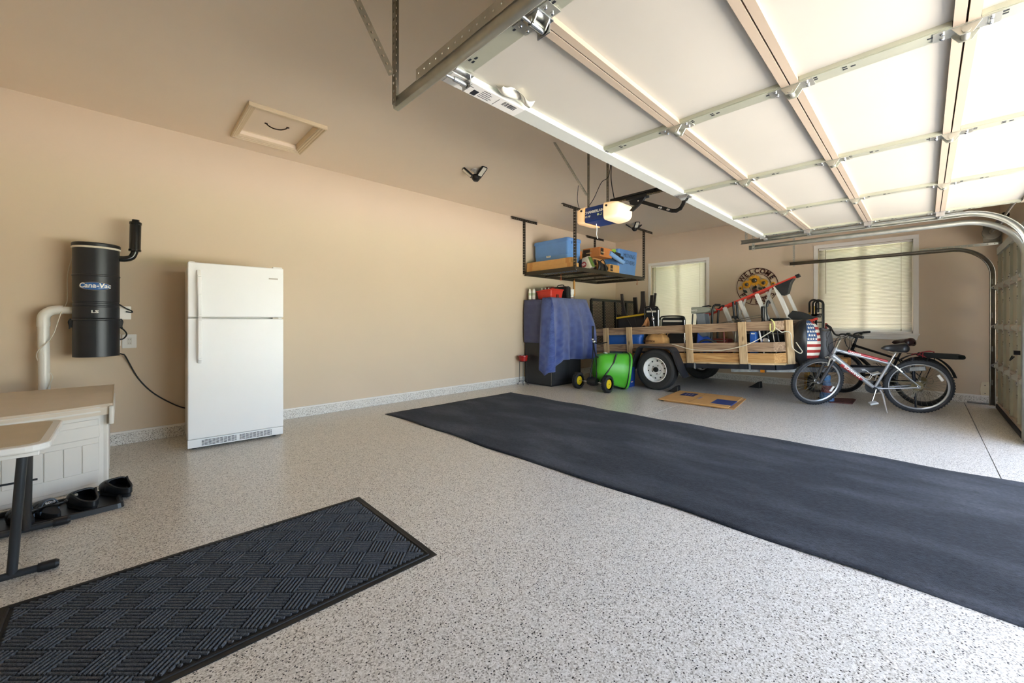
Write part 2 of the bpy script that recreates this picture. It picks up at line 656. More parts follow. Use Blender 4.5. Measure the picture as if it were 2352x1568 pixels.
def pane_mat():
    m = bpy.data.materials.new('window_glass')
    m.use_nodes = True
    n, l = m.node_tree.nodes, m.node_tree.links
    out = n['Material Output']
    tr = n.new('ShaderNodeBsdfTransparent')
    gl = n.new('ShaderNodeBsdfGlossy')
    gl.inputs['Roughness'].default_value = .02
    fr = n.new('ShaderNodeFresnel')
    mx = n.new('ShaderNodeMixShader')
    l.new(fr.outputs[0], mx.inputs[0])
    l.new(tr.outputs[0], mx.inputs[1])
    l.new(gl.outputs[0], mx.inputs[2])
    l.new(mx.outputs[0], out.inputs[0])
    return m
M_pane = pane_mat()
for k, (y0, y1) in enumerate(WIN):
    w = thing('window_%d' % (k + 1), None, None, (XR, (y0 + y1) / 2, WZ0), kind='structure')
    c = .062
    b = MB()
    b.box(XR - .018, XR, y0 - c, y1 + c, WZ1, WZ1 + c)
    b.box(XR - .018, XR, y0 - c, y0, WZ0 + .01, WZ1)
    b.box(XR - .018, XR, y1, y1 + c, WZ0 + .01, WZ1)
    b.build('casing', M_trimw, w, bevel=.003)
    b = MB()
    b.box(XR - .045, XR + .03, y0 - c - .012, y1 + c + .012, WZ0 - .012, WZ0 + .012)
    b.build('sill', M_trimw, w, bevel=.004)
    b = MB()
    b.prism([(y0 - c + .02, WZ0 - .085), (y1 + c - .02, WZ0 - .085), (y1 + c, WZ0 - .012), (y0 - c, WZ0 - .012)], (XR - .03, 0, 0), (0, 1, 0), (0, 0, 1), (.03, 0, 0))
    b.box(XR - .036, XR, y0 - c + .008, y1 + c - .008, WZ0 - .045, WZ0 - .03)
    b.build('apron', M_trimw, w, bevel=.003)
    b = MB()
    for a0, a1, e0, e1 in ((y0, y1, WZ0, WZ0 + .05), (y0, y1, WZ1 - .05, WZ1), (y0, y0 + .05, WZ0, WZ1), (y1 - .05, y1, WZ0, WZ1), ((y0 + y1) / 2 - .022, (y0 + y1) / 2 + .022, WZ0, WZ1)):
        b.box(XR + .09, XR + .13, a0, a1, e0, e1)
    b.build('sash', M_trimw, w)
    MB().box(XR + .107, XR + .113, y0 + .05, y1 - .05, WZ0 + .05, WZ1 - .05).build('pane', M_pane, w)
    bl = thing('window_blind', ('closed cream slatted blind in the window beside the round welcome sign, behind the trailer', 'closed cream slatted blind in the window above the bicycles')[k], 'blind', (XR + .03, (y0 + y1) / 2, WZ1), group='window blinds')
    MB().box(XR + .012, XR + .05, y0 + .008, y1 - .008, WZ1 - .032, WZ1 - .002).build('headrail', M_trimw, bl, bevel=.003)
    n_ = 62
    z0, z1 = WZ0 + .035, WZ1 - .04
    pitch = (z1 - z0) / n_
    tilt = math.radians(73)
    sl = None
    for i in range(n_):
        zc = z0 + pitch * (i + .5)
        if sl is None:
            b = MB()
            hw = .0145
            pts = []
            for q in range(5):
                u = -hw + 2 * hw * q / 4
                bow = .0022 * (1 - (u / hw) ** 2)
                pts.append((XR + .03 + u * math.cos(tilt) - bow * math.sin(tilt), zc - u * math.sin(tilt) * -1 - bow * math.cos(tilt) * -1))
            A = [(x, y0 + .012, z) for x, z in pts]
            B = [(x, y1 - .012, z) for x, z in pts]
            b.add(A + B, [(q, q + 1, 6 + q, 5 + q) for q in range(4)], True)
            sl = b.build('slat', M_slat, bl, solid=.0008)
            s0 = sl
            zc0 = zc
        else:
            q = s0.copy()
            COL.objects.link(q)
            q.parent = bl
            q.location = (0, 0, zc - zc0)
    MB().box(XR + .018, XR + .044, y0 + .012, y1 - .012, WZ0 + .013, WZ0 + .03).build('bottom_rail', M_trimw, bl, bevel=.002)
    b = MB()
    b.cyl((XR + .006, y1 - .10, WZ1 - .03), (XR + .006, y1 - .105, WZ1 - .78), .004, n=6)
    b.build('tilt_wand', mat('clear_wand', 'a79c86', rough=.2), bl)
    b = MB()
    for yy in (y0 + .13,):
        b.cyl((XR + .01, yy, WZ1 - .03), (XR + .01, yy, WZ0 + .06), .0022, n=5)
        b.lathe((XR + .01, yy, WZ0 + .085), (0, 0, -1), [(.003, 0), (.007, .02), (.007, .03), (.002, .035)], 8)
    b.build('lift_cord', mat('cord_beige', 'b5a88d', rough=.8), bl)

# bare patch of board low on the far wall, in the corner by the closed door
t = thing('bare_wall_board', 'torn pale board patch low on the wall in the corner beside the closed door', 'wall patch', (XR, -.6, .1))
MB().prism([(-.55, .108), (-.54, .2), (-.556, .304), (-.60, .308), (-.628, .312), (-.655, .24), (-.66, .108), (-.62, .122), (-.60, .11)], (XR - .012, 0, 0), (0, 1, 0), (0, 0, 1), (.012, 0, 0)).build('board', mat('pale_board', 'e0d3b4', rough=.8), t)
b = MB()
for yy, zz in ((-.585, .26), (-.585, .15)):
    b.cyl((XR - .0125, yy, zz), (XR - .006, yy, zz), .006, n=8)
b.build('nail', M_ink, t)
# pipe at the foot of the curb by the corner
t = MB().tube(bez([(XR - .028, -.42, .015), (XR - .03, -.5, .012), (XR - .03, -.6, .014), (XR - .03, -.70, .012)]), .012, 8).build('caulk_strip', mat('grey_caulk', '8c8a82', rough=.7), label='grey caulk bead at the foot of the curb in the door corner', cat='caulk')
# ================================================================== GARAGE DOORS, TRACKS, OPENER
M_panel = mat('cream_door_sheet', 'c2bcb0', rough=.55, var=.02, scale=2)
M_rail = mat('tan_section_edge', 'b7a591', rough=.5, var=.03)
M_stile = mat('grey_green_steel', 'b9b9a6', rough=.42, metal=.35, var=.06)
M_hinge = mat('zinc_hinge', 'c9c8bd', rough=.32, metal=.7, var=.08)
ZD = 2.24

def bolt(b, p, r=.008, n_=(0, 0, -1)):
    b.lathe(p, n_, [(r, 0), (r, .004), (r * .6, .007)], 8)

# ---- open double door, lying overhead. u: along the width (X), v: across the sections (Y), w: outward normal of the inner face
def door(root, O, U, Vv, Wn, width, nsec, sec, nbay, st_w, pm=None):
    """O inner-face corner at the door's top edge; Vv runs from the top edge down the door; Wn points into the room"""
    O, U, Vv, Wn = V(O), V(U), V(Vv), V(Wn)
    R = Matrix((U, Vv, Wn)).transposed()
    def ob(b, u0, u1, v0, v1, w0, w1):
        b.obox(O + U * (u0 + u1) / 2 + Vv * (v0 + v1) / 2 + Wn * (w0 + w1) / 2, (u1 - u0, v1 - v0, w1 - w0), R)
    bay = width / nbay
    for s in range(nsec):
        v0, v1 = s * sec, (s + 1) * sec
        b = MB()
        # outer skin and the tan edges of the section
        ob(b, 0, width, v0 + .002, v1 - .002, -.052, -.046)
        e0 = .085 if s == 0 else .034
        ob(b, 0, width, v0 + .003, v0 + e0, -.046, .0) if s else None
        ob(b, 0, width, v1 - .034, v1 - .003, -.046, .0)
        se = b.build('section', M_rail, root)
        if s == 0:
            b = MB()
            ob(b, 0, width, v0, v0 + .088, -.046, .006)
            b.build('top_rail', mat('pale_grey_steel', 'cfd0c8', rough=.5, metal=.0, var=.03), se, label='pale grey steel top rail')
        for k in range(nbay):
            b = MB()
            ob(b, k * bay + .004, (k + 1) * bay - .004, v0 + (e0 if s == 0 else .034), v1 - .034, -.044, -.022)
            b.build('panel', pm or M_panel, se)
        for k in range(nbay + 1):
            uc = min(max(k * bay, st_w / 2), width - st_w / 2)
            b = MB()
            a0, a1 = v0 + (.09 if s == 0 else .036), v1 - .036
            ob(b, uc - st_w / 2, uc + st_w / 2, a0, a1, -.022, -.004)
            ob(b, uc - st_w / 2 + .004, uc + st_w / 2 - .03, a0, a1, -.004, .0)
            st = b.build('stile', M_stile, se)
            b = MB()
            for q in (.12, .17, .36, .41, .83, .88):
                vv = v0 + sec * q
                for du in ((-.012, .006) if q < .4 else (.0,)):
                    c = O + U * (uc + du - .01) + Vv * vv + Wn * .0005
                    b.obox(c, (.008, .016, .002), R)
            b.build('slot', M_ink, st)
        # hinges over the seam below this section
        if s < nsec - 1:
            for k in range(nbay + 1):
                uc = min(max(k * bay, .05), width - .05)
                b = MB()
                ob(b, uc - .035, uc + .035, v1 - .085, v1 + .085, -.003, .003)
                P = [(-.034, -.04), (.034, -.04), (.034, .0), (.012, .035), (-.012, .035), (-.034, .0)]
                for sg in (-1, 1):
                    b.prism([(-.04, 0), (.04, 0), (.016, .036), (-.016, .036)], O + U * (uc + sg * .03) + Vv * v1 + Wn * .0, Vv, Wn, U * .004)
                b.cyl(O + U * (uc - .036) + Vv * v1 + Wn * .022, O + U * (uc + .036) + Vv * v1 + Wn * .022, .012, n=10)
                h = b.build('hinge', M_hinge, root)
                b = MB()
                for vv in (-.06, .06):
                    for du in (-.018, .018):
                        bolt(b, O + U * (uc + du) + Vv * (v1 + vv) + Wn * .003, .007, Wn)
                b.build('bolt', M_chrome, h)
    return R

D1 = thing('door_1', None, None, (3.45, 0, ZD), kind='structure')
DW0, DW1 = 1.015, 5.905
door(D1, (DW0, 1.512, ZD), (1, 0, 0), (0, -1, 0), (0, 0, -1), DW1 - DW0, 4, .5395, 4, .085)
# bottom weather seal
MB().box(DW0, DW1, 1.512 - 4 * .5395 - .02, 1.512 - 4 * .5395, ZD, ZD + .05).build('bottom_seal', M_rubber, D1)
# rollers and brackets along both edges
for xe, sg in ((DW0, -1), (DW1, 1)):
    for yy in (1.43, .972, .433, -.107):
        b = MB()
        b.cyl((xe - sg * .06, yy, ZD - .03), (xe + sg * .05, yy, ZD - .03), .006, n=8)
        b.lathe((xe + sg * .045, yy, ZD - .03), (sg, 0, 0), [(.006, 0), (.024, 0), (.024, .012), (.012, .014), (.006, .014)], 14)
        b.cyl((xe - sg * .085, yy, ZD - .03), (xe - sg * .02, yy, ZD - .03), .011, n=10)
        b.box(xe - sg * .09 - .002, xe - sg * .09 + .002, yy - .03, yy + .03, ZD - .045, ZD)
        b.box(min(xe - sg * .1, xe - sg * .01), max(xe - sg * .1, xe - sg * .01), yy - .04, yy + .04, ZD - .005, ZD + .0)
        b.build('roller', M_chrome, D1)
# product sticker on the top rail, and its peeled film
st_ = MB().box(DW0 + .015, DW0 + .46, 1.425, 1.509, ZD - .0078, ZD - .0062).build('sticker', mat('white_sticker', 'ece9e3', rough=.5), D1, label='white product sticker with barcode')
b = MB()
zz = ZD - .0084
b.box(DW0 + .30, DW0 + .302, 1.44, 1.5, zz, zz + .0006)
for i in range(26):
    if random.random() < .65:
        x = DW0 + .335 + i * .0035
        b.box(x, x + random.choice((.0014, .0024)), 1.437, 1.47, zz, zz + .0006)
b.box(DW0 + .035, DW0 + .075, 1.44, 1.447, zz, zz + .0006)
b.box(DW0 + .16, DW0 + .19, 1.462, 1.502, zz, zz + .0006)
for i in range(5):
    b.box(DW0 + .2, DW0 + .2 + random.uniform(.03, .08), 1.437 + i * .013, 1.440 + i * .013, zz, zz + .0006)
for i in range(4):
    b.box(DW0 + .09, DW0 + .09 + random.uniform(.03, .06), 1.437 + i * .014, 1.440 + i * .014, zz, zz + .0006)
b.build('print', M_ink, st_)
b = MB()
b.grid(lambda u, v: V(DW0 + .24 + .22 * u, 1.40 - .05 * v + .01 * math.sin(9 * u), ZD + .02 - .03 * abs(math.sin(4 * u + 2 * v))), 12, 5)
b.build('peeled_film', mat('clear_film', 'e6e2d4', rough=.2), D1, solid=.0006)

def track(name, label, x, side, z, yend, ytop, rc, yw, refl, m=M_galv, group='door tracks', stiff=True):
    """C-channel door track: straight at height z from yend to ytop, quarter bend of radius rc, then down at yw; open towards +side"""
    path = [V(x, yend, z), V(x, (yend + ytop) / 2, z), V(x, ytop, z)]
    tans = [V(0, -1, 0)] * 3
    nn = 14
    for k in range(1, nn + 1):
        a = PI / 2 * k / nn
        path.append(V(x, ytop - rc * math.sin(a), z - rc * (1 - math.cos(a))))
        tans.append(V(0, -math.cos(a), -math.sin(a)))
    path.append(V(x, ytop - rc, .03))
    tans.append(V(0, 0, -1))
    hs = .027
    prof = [(side * .026, -hs + .010), (side * .028, -hs + .003), (side * .022, -hs), (0, -hs + .004), (-side * .004, 0), (0, hs - .004), (side * .022, hs), (side * .028, hs - .003), (side * .026, hs - .010)]
    t = thing(name, label, 'door track', (x, yend, z), group=group)
    b = MB()
    vs, fs = [], []
    for p, tg_ in zip(path, tans):
        nrm = V(1, 0, 0).cross(tg_)           # across the track
        for u, w in prof:
            vs.append(p + V(1, 0, 0) * u + nrm * w)
    n_ = len(prof)
    for i in range(len(path) - 1):
        for k in range(n_ - 1):
            fs.append((i * n_ + k, i * n_ + k + 1, (i + 1) * n_ + k + 1, (i + 1) * n_ + k))
    b.add(vs, fs, True)
    b.build('channel', m, t, solid=.0022)
    # stiffening angle riveted to the upper side
    b = MB()
    y1 = yend - .22
    if stiff: b.perf((x - side * .006, y1, z + .04), (x - side * .006, ytop + .1, z + .04), (0, 0, 1), .052, .045, .005)
    if stiff: b.box(x - side * .006 - .0012, x - side * .006 + .0012, ytop, ytop + .1, z + .015, z + .066)
    if stiff: b.build('stiffener', m, t, solid=.002)
    if refl:
        b = MB()
        for i in range(4):
            zz = .3 + .45 * i
            b.box(x - side * .06, x - side * .002, ytop - rc - .03, ytop - rc + .012, zz, zz + .07)
        b.build('bracket', M_galv, t)
    return t

T1 = track('door_track', 'galvanised overhead track hanging on perforated straps at the near end of the open door', .945, 1, ZD - .03, 1.80, -.28, .36, -.64, False)
T2 = track('door_track', 'galvanised overhead track along the far end of the open door', 5.975, -1, ZD - .03, 1.72, -.265, .40, -.64, False)
T3 = track('door_track', 'pale overhead track of the closed door beside the open door', 6.085, 1, 2.15, 1.66, -.262, .405, -.63, False, stiff=False)
T4 = track('door_track', 'grey track running past the blind over the bicycles and bending down at the closed door', 8.345, -1, 2.15, 1.64, -.26, .37, -.63, True, M_galvd, stiff=False)

def strap(root, p0, p1, wd, wd2, w=.04, m=M_galv, pitch=.038, hole=.0075):
    """perforated angle iron between p0 and p1"""
    p0, p1 = V(p0), V(p1)
    b = MB()
    wd, wd2 = V(wd).normalized(), V(wd2).normalized()
    b.perf(p0 + wd * w / 2, p1 + wd * w / 2, wd, w, pitch, hole)
    b.perf(p0 + wd2 * w / 2, p1 + wd2 * w / 2, wd2, w, pitch, hole)
    return b.build('hanger_strap', m, root, solid=.002)
strap(T1, (.925, 1.775, ZD - .05), (.925, 1.775, HC), (1, 0, 0), (0, -1, 0), .034, M_galvd)
strap(T1, (.915, 1.79, ZD + .09), (.62, 1.98, HC), (.5, -.87, 0), (0, 0, 1), .036, M_galv)
for tr, x, y, z in ((T2, 5.99, 1.68, ZD), (T3, 6.08, 1.62, 2.15), (T4, 8.37, 1.60, 2.15)):
    strap(tr, (x, y, z - .04), (x, y, HC), (1, 0, 0), (0, -1, 0), .03, M_galv)

# ---- closed single door
D2 = thing('door_2', None, None, (7.2, YF + .05, 0), kind='structure')
M_panel2 = mat('cream_door_sheet_small', 'b9b29b', rough=.6, var=.03, scale=2)
door(D2, (CX0 + .06, -.668, 2.115), (1, 0, 0), (0, 0, -1), (0, 1, 0), CX1 - CX0 - .12, 4, .515, 4, .075, M_panel2)
MB().box(CX0 + .02, CX1 - .02, -.73, -.655, 0.002, .06).build('bottom_seal', M_rubber, D2, bevel=.01, label='black rubber bottom seal')
b = MB()
b.box(CX0 + .3, CX0 + .36, -.66, -.62, .82, .86)
b.tube(bez([(CX0 + .3, -.62, .80), (CX0 + .36, -.6, .76), (CX0 + .42, -.62, .80)]), .006)
b.build('lift_handle', M_blackm, D2)
# rollers at the far edge
for zz in (1.60, 1.085, .57):
    b = MB()
    b.prism([(-.045, 0), (.045, 0), (.012, .05), (-.012, .05)], (CX1 - .09, -.665, zz), (0, 0, 1), (0, 1, 0), (.06, 0, 0))
    b.cyl((CX1 - .09, -.635, zz), (CX1 + .02, -.635, zz), .008, n=8)
    b.build('roller', M_chrome, D2)
# torsion shaft with cable drum and end bearing plate over the closed door
t = thing('torsion_shaft', 'steel torsion shaft with cable drum and bearing plate above the closed door', 'door hardware', (8.2, -.62, 2.32))
MB().cyl((6.0, -.62, 2.33), (8.40, -.62, 2.33), .0125, n=10).build('shaft', M_galvd, t)
MB().lathe((8.22, -.62, 2.33), (1, 0, 0), [(.03, -.03), (.035, .0), (.085, .004), (.088, .014), (.07, .02), (.07, .05), (.088, .055), (.088, .06), (.03, .066)], 24).build('cable_drum', M_galvd, t)
b = MB()
b.box(8.36, 8.366, -.70, -.55, 2.18, 2.45)
b.box(8.30, 8.366, -.712, -.70, 2.15, 2.42)
b.box(8.30, 8.37, -.712, -.58, 2.2, 2.206)
b.build('bearing_plate', M_galvd, t)
b = MB()
b.perf((8.33, -.68, 2.19), (8.33, .05, 2.185), (0, 0, 1), .036, .06, .007)
b.build('track_brace', M_galv, t, solid=.003)
MB().lathe((7.0, -.62, 2.33), (1, 0, 0), [(.03, 0), (.034, .01), (.034, .85), (.03, .86)], 18).build('spring', M_blackm, t)

# ---- opener
M_opblue = mat('navy_opener_housing', '223a78', rough=.42, var=.04)
M_lens = emis('opener_light_lens', 'ffc070', .10, 'f0e2c8')
OX, OY, OZ = 3.47, 2.33, 2.222
t = thing('garage_door_opener', 'navy and white ceiling-hung garage door opener with two lit lamp covers', 'door opener', (OX, OY, OZ))
x0, x1, y0, y1, z0, z1 = 3.33, 3.60, 2.155, 2.385, 2.143, 2.292
b = MB()
pr_ = [(x0 + .012, z1), (x0, z0 + .012), (x0 + .012, z0), (x1, z0 + .004), (x1 + .02, z0 + .03), (x1 + .02, z1)]
b.prism(pr_, (0, y0, 0), (1, 0, 0), (0, 0, 1), (0, y1 - y0, 0))
b.build('housing', M_opblue, t, bevel=.006)
def lens(sg, ye, depth):
    b = MB()
    rim = rrect(x0 - .012, x1 + .02, z0 - .008, z1 + .01, .035, 4)
    cx, cz = (x0 + x1) / 2 + .01, (z0 + z1) / 2
    rings = [(1, 0), (1.0, .012), (.97, depth * .45), (.88, depth * .75), (.66, depth * .95), (.3, depth)]
    vs = []
    for sc_, dp in rings:
        for x, z in rim:
            vs.append((cx + (x - cx) * sc_, ye + sg * dp, cz + (z - cz) * sc_))
    n_ = len(rim)
    fs = [(i * n_ + k, i * n_ + (k + 1) % n_, (i + 1) * n_ + (k + 1) % n_, (i + 1) * n_ + k) for i in range(len(rings) - 1) for k in range(n_)]
    fs.append(tuple(range((len(rings) - 1) * n_, len(rings) * n_)))
    b.add(vs, fs, True)
    b.build('lamp_cover', M_lens, t, label='glowing white lamp cover')
    MB().prism([(-.014, -.006), (.0, -.012), (.014, .0), (.002, .012), (-.012, .006)], (x0 - .0125, ye + sg * .03, z1 - .028), (0, 1, 0), (0, 0, 1), (.004, 0, 0)).build('release_tab', M_black, t)
lens(-1, y0, .17)
lens(1, y1, .12)
TM = basis((x0 - .0005, 2.27, 2.235), (0, -1, .0), (-.08, 0, 1))
text('CHAMBERLAIN', .034, TM, M_white, t, ext=.0006, fat=.0012, sx=.98)
text('1/2 HP', .024, basis((x0 - .0005, 2.345, 2.195), (0, -1, 0), (-.08, 0, 1)), M_white, t, ext=.0006, fat=.0008)
b = MB()
b.lathe((x0 + .004, 2.225, 2.20), (-1, 0, .1), [(.012, 0), (.012, .002)], 12)
b.box(x0 - .001, x0 + .004, 2.185, 2.205, 2.188, 2.193)
b.box(x0 - .001, x0 + .004, 2.186, 2.19, 2.188, 2.212)
b.build('logo', mat('logo_green', 'c9d7a8', rough=.5), t)
b = MB()
b.box(3.45, 3.49, -.70, 2.17, 2.318, 2.336)
b.box(3.462, 3.478, -.70, 2.17, 2.336, 2.362)
b.build('rail', M_blackm, t)
b = MB()
for i in range(92):
    b.box(3.442, 3.452, .3 + i * .02, .3 + i * .02 + .012, 2.306, 2.318)
b.build('chain', mat('chain_steel', '8d8267', rough=.4, metal=.7), t, kind='stuff')
b = MB()
b.box(3.435, 3.505, 1.78, 1.98, 2.30, 2.318)
b.box(3.44, 3.50, 1.70, 2.02, 2.338, 2.352)
b.prism([(1.80, 2.30), (1.96, 2.30), (1.95, 2.262), (1.90, 2.24), (1.87, 2.24), (1.83, 2.262)], (3.455, 0, 0), (0, 1, 0), (0, 0, 1), (.03, 0, 0))
b.prism([(1.86, 2.24), (1.92, 2.24), (1.96, 2.205), (1.93, 2.195)], (3.46, 0, 0), (0, 1, 0), (0, 0, 1), (.02, 0, 0))
b.build('trolley', M_black, t)
arm = [(3.47, 1.872, 2.283), (3.47, 1.60, 2.150), (3.47, 1.55, 2.126), (3.47, 1.515, 2.118), (3.47, 1.475, 2.132), (3.47, 1.452, 2.165), (3.47, 1.438, 2.215)]
b = MB()
for p, q in zip(arm[:-1], arm[1:]):
    b.beam(p, V(q) + (V(q) - V(p)).normalized() * .008, .008, .032, (0, .4, 1))
b.build('arm', M_blackm, t, label='black bent door arm')
b = MB()
for p in ((3.462, 1.865, 2.28), (3.462, 1.66, 2.178), (3.462, 1.645, 2.17), (3.462, 1.585, 2.142), (3.462, 1.575, 2.137)):
    b.lathe(p, (-1, 0, 0), [(.010, 0), (.010, .006), (.005, .009)], 8)
b.build('bolt', M_chrome, t)
b = MB()
b.box(3.40, 3.54, 1.40, 1.50, ZD - .014, ZD - .006)
for sx in (3.448, 3.492):
    b.prism([(1.40, ZD - .008), (1.49, ZD - .008), (1.46, ZD - .05), (1.43, ZD - .05)], (sx, 0, 0), (0, 1, 0), (0, 0, 1), (.004, 0, 0))
b.build('door_bracket', M_chrome, t)
strap(t, (3.36, 2.37, 2.29), (3.36, 2.37, HC), (1, 0, 0), (0, -1, 0), .028, M_galvd, .03, .006)
strap(t, (3.60, 2.30, 2.29), (3.60, 2.30, HC), (1, 0, 0), (0, -1, 0), .028, M_galvd, .03, .006)
strap(t, (3.36, 2.37, 2.42), (3.30, 2.75, HC), (1, 0, 0), (0, .8, .3), .024, M_galv, .03, .005)
b = MB()
b.tube(bez([(3.36, 2.36, 2.3), (3.42, 2.33, 2.40), (3.46, 2.27, 2.55), (3.55, 2.24, 2.64), (3.58, 2.23, 2.9), (3.58, 2.25, HC)]), .0035, 6)
b.tube(bez([(3.50, 2.14, 2.34), (3.53, 2.18, 2.45), (3.56, 2.22, 2.6), (3.58, 2.23, 2.8), (3.6, 2.25, HC)]), .005, 6)
b.tube(bez([(3.36, 2.45, 2.26), (3.37, 2.50, 2.40), (3.36, 2.48, 2.55)]), .003, 6)
b.build('wire', M_blackm, t)
b = MB()
b.tube(bez([(3.46, 2.33, 2.145), (3.47, 2.33, 2.09), (3.48, 2.34, 2.04), (3.5, 2.34, 2.0)]), .004, 6)
b.build('pull_cord', M_white, t)
b = MB()
b.box(3.42, 3.44, 2.15, 2.2, 2.29, 2.32)
b.build('latch', M_black, t)

# ---- three-armed LED ceiling lights
M_led = mat('led_lens', 'e8e2d2', rough=.3, var=.03)
def led(x, y, rot, label):
    t = thing('ceiling_light', label, 'ceiling light', (x, y, HC), (0, 0, rot), 'three-armed LED ceiling lights')
    T = root_matrix(t)
    b = MB(T)
    b.lathe((0, 0, 0), (0, 0, -1), [(.065, 0), (.064, .008), (.03, .022), (.022, .03), (.022, .06)], 24)
    b.build('lampholder', M_white, t)
    b = MB(T)
    b.lathe((0, 0, -.055), (0, 0, -1), [(.02, 0), (.045, .008), (.055, .03), (.05, .06), (.03, .085), (.012, .09)], 18)
    b.build('heatsink', M_blackm, t)
    for k in range(3):
        a = 2 * PI * k / 3
        c, s_ = math.cos(a), math.sin(a)
        o = V(.05 * c, .05 * s_, -.10)
        d = V(c * .80, s_ * .80, .60).normalized()
        tn = V(-s_, c, 0)
        nr = tn.cross(d).normalized()
        if nr.z > 0: nr = -nr
        b = MB(T)
        pl = rrect(0, .155, -.045, .045, .02, 3)
        b.prism(pl, o + nr * -.0, d, tn, nr * -.02)
        w = b.build('wing', M_blackm, t, bevel=.002)
        b = MB(T)
        b.prism(rrect(.02, .145, -.03, .03, .006, 2), o + nr * .0005, d, tn, nr * .002)
        b.build('lens', M_led, w)
    return t
led(3.20, 3.95, .6, 'three-armed LED light on the ceiling above the bare stretch of tan wall')
led(7.20, 3.96, 1.9, 'three-armed LED light on the ceiling at the corner of the storage rack')
# ================================================================== RACK, CABINET CORNER
def quilt(name, col, light):
    m = bpy.data.materials.new(name)
    m.use_nodes = True
    n, l = m.node_tree.nodes, m.node_tree.links
    p = n['Principled BSDF']
    p.inputs['Roughness'].default_value = .85
    p.inputs['Sheen Weight'].default_value = .3
    tc = n.new('ShaderNodeTexCoord')
    sp = n.new('ShaderNodeSeparateXYZ')
    l.new(tc.outputs['UV'], sp.inputs[0])
    def mth(op, a=None, b_=None, va=None, vb=None):
        q = n.new('ShaderNodeMath')
        q.operation = op
        if a is not None: l.new(a, q.inputs[0])
        if b_ is not None: l.new(b_, q.inputs[1])
        if va is not None: q.inputs[0].default_value = va
        if vb is not None: q.inputs[1].default_value = vb
        return q.outputs[0]
    z = mth('PINGPONG', sp.outputs[1], vb=.055)
    x = mth('ADD', sp.outputs[0], mth('MULTIPLY', z, vb=.75))
    w = mth('SINE', mth('MULTIPLY', x, vb=2 * PI / .028))
    w = mth('ABSOLUTE', w)
    nz = n.new('ShaderNodeTexNoise')
    nz.inputs['Scale'].default_value = 9
    l.new(tc.outputs['Object'], nz.inputs['Vector'])
    rp = n.new('ShaderNodeValToRGB')
    rp.color_ramp.elements[0].color = lin(col) + (1,)
    rp.color_ramp.elements[1].color = lin(light) + (1,)
    rp.color_ramp.elements[0].position = .35
    rp.color_ramp.elements[1].position = .65
    l.new(nz.outputs['Fac'], rp.inputs[0])
    l.new(rp.outputs[0], p.inputs['Base Color'])
    b = n.new('ShaderNodeBump')
    b.inputs['Strength'].default_value = .8
    b.inputs['Distance'].default_value = .008
    l.new(w, b.inputs['Height'])
    l.new(b.outputs[0], p.inputs['Normal'])
    return m

def sheet(name, fn, nu, nv, ul, vl, m, parent=None, solid=.012, **tags):
    """cloth surface with UVs measured in metres"""
    b = MB()
    b.grid(fn, nu, nv)
    o = b.build(name, m, parent, solid=solid, **tags)
    me = o.data
    uv = me.uv_layers.new(name='UV')
    for p in me.polygons:
        for li in p.loop_indices:
            vi = me.loops[li].vertex_index
            uv.data[li].uv = ((vi % (nu + 1)) / nu * ul, (vi // (nu + 1)) / nv * vl)
    return o

# ---- overhead rack
RX0, RX1, RY0, RY1, RZ = 5.40, 7.77, 4.06, 5.215, 2.065
M_rack = mat('dark_bronze_rack_steel', '3d372e', rough=.45, metal=.4, var=.15)
M_wire = mat('rack_wire', '77715f', rough=.4, metal=.5, var=.1)
t = thing('overhead_storage_rack', 'dark steel storage rack hung from the ceiling in the back corner with wire deck', 'storage rack', (RX0, RY1, RZ))
for x, y in ((RX0, RY1), (RX0 + .03, RY0), (RX1 - .06, RY1), (RX1 + .02, RY0)):
    b = MB()
    b.perf((x, y, RZ - .03), (x, y, HC - .002), (1, 0, 0), .038, .05, .008)
    b.perf((x - .019, y + .019, RZ - .03), (x - .019, y + .019, HC - .002), (0, 1, 0), .038, .05, .008)
    b.build('post', M_rack, t, solid=.0025)
    b = MB()
    b.perf((x - .34, y, HC - .03), (x + .34, y, HC - .03), (0, 0, 1), .04, .05, .008)
    b.box(x - .34, x + .34, y - .001, y + .04, HC - .006, HC - .002)
    b.build('ceiling_bar', M_rack, t, solid=.0025)
for (p, q) in (((RX0, RY0), (RX1, RY0)), ((RX0, RY1), (RX1, RY1)), ((RX0, RY0), (RX0, RY1)), ((RX1, RY0), (RX1, RY1))):
    b = MB()
    b.beam((p[0], p[1], RZ - .028), (q[0], q[1], RZ - .028), .004, .066)
    b.beam((p[0], p[1], RZ - .058), (q[0], q[1], RZ - .058), .035, .005)
    b.build('side_beam', M_rack, t)
for x in (6.0, 6.59, 7.18):
    b = MB()
    b.box(x - .02, x + .02, RY0, RY1, RZ - .045, RZ - .012)
    b.build('cross_beam', M_rack, t)
b = MB()
for i in range(13):
    y = RY0 + .04 + i * .09
    b.box(RX0 + .01, RX1 - .01, y - .003, y + .003, RZ - .010, RZ - .004)
b.build('deck_long_wires', M_wire, t, kind='stuff')
b = MB()
for i in range(36):
    x = RX0 + .04 + i * .066
    b.box(x - .003, x + .003, RY0 + .01, RY1 - .01, RZ - .004, RZ)
b.build('deck_cross_wires', M_wire, t, kind='stuff')
MB().ball((RX0 + .05, RY0 + .01, RZ - .045), .014, 10, 6).build('end_cap', M_white, t, label='white end cap on the rack corner')

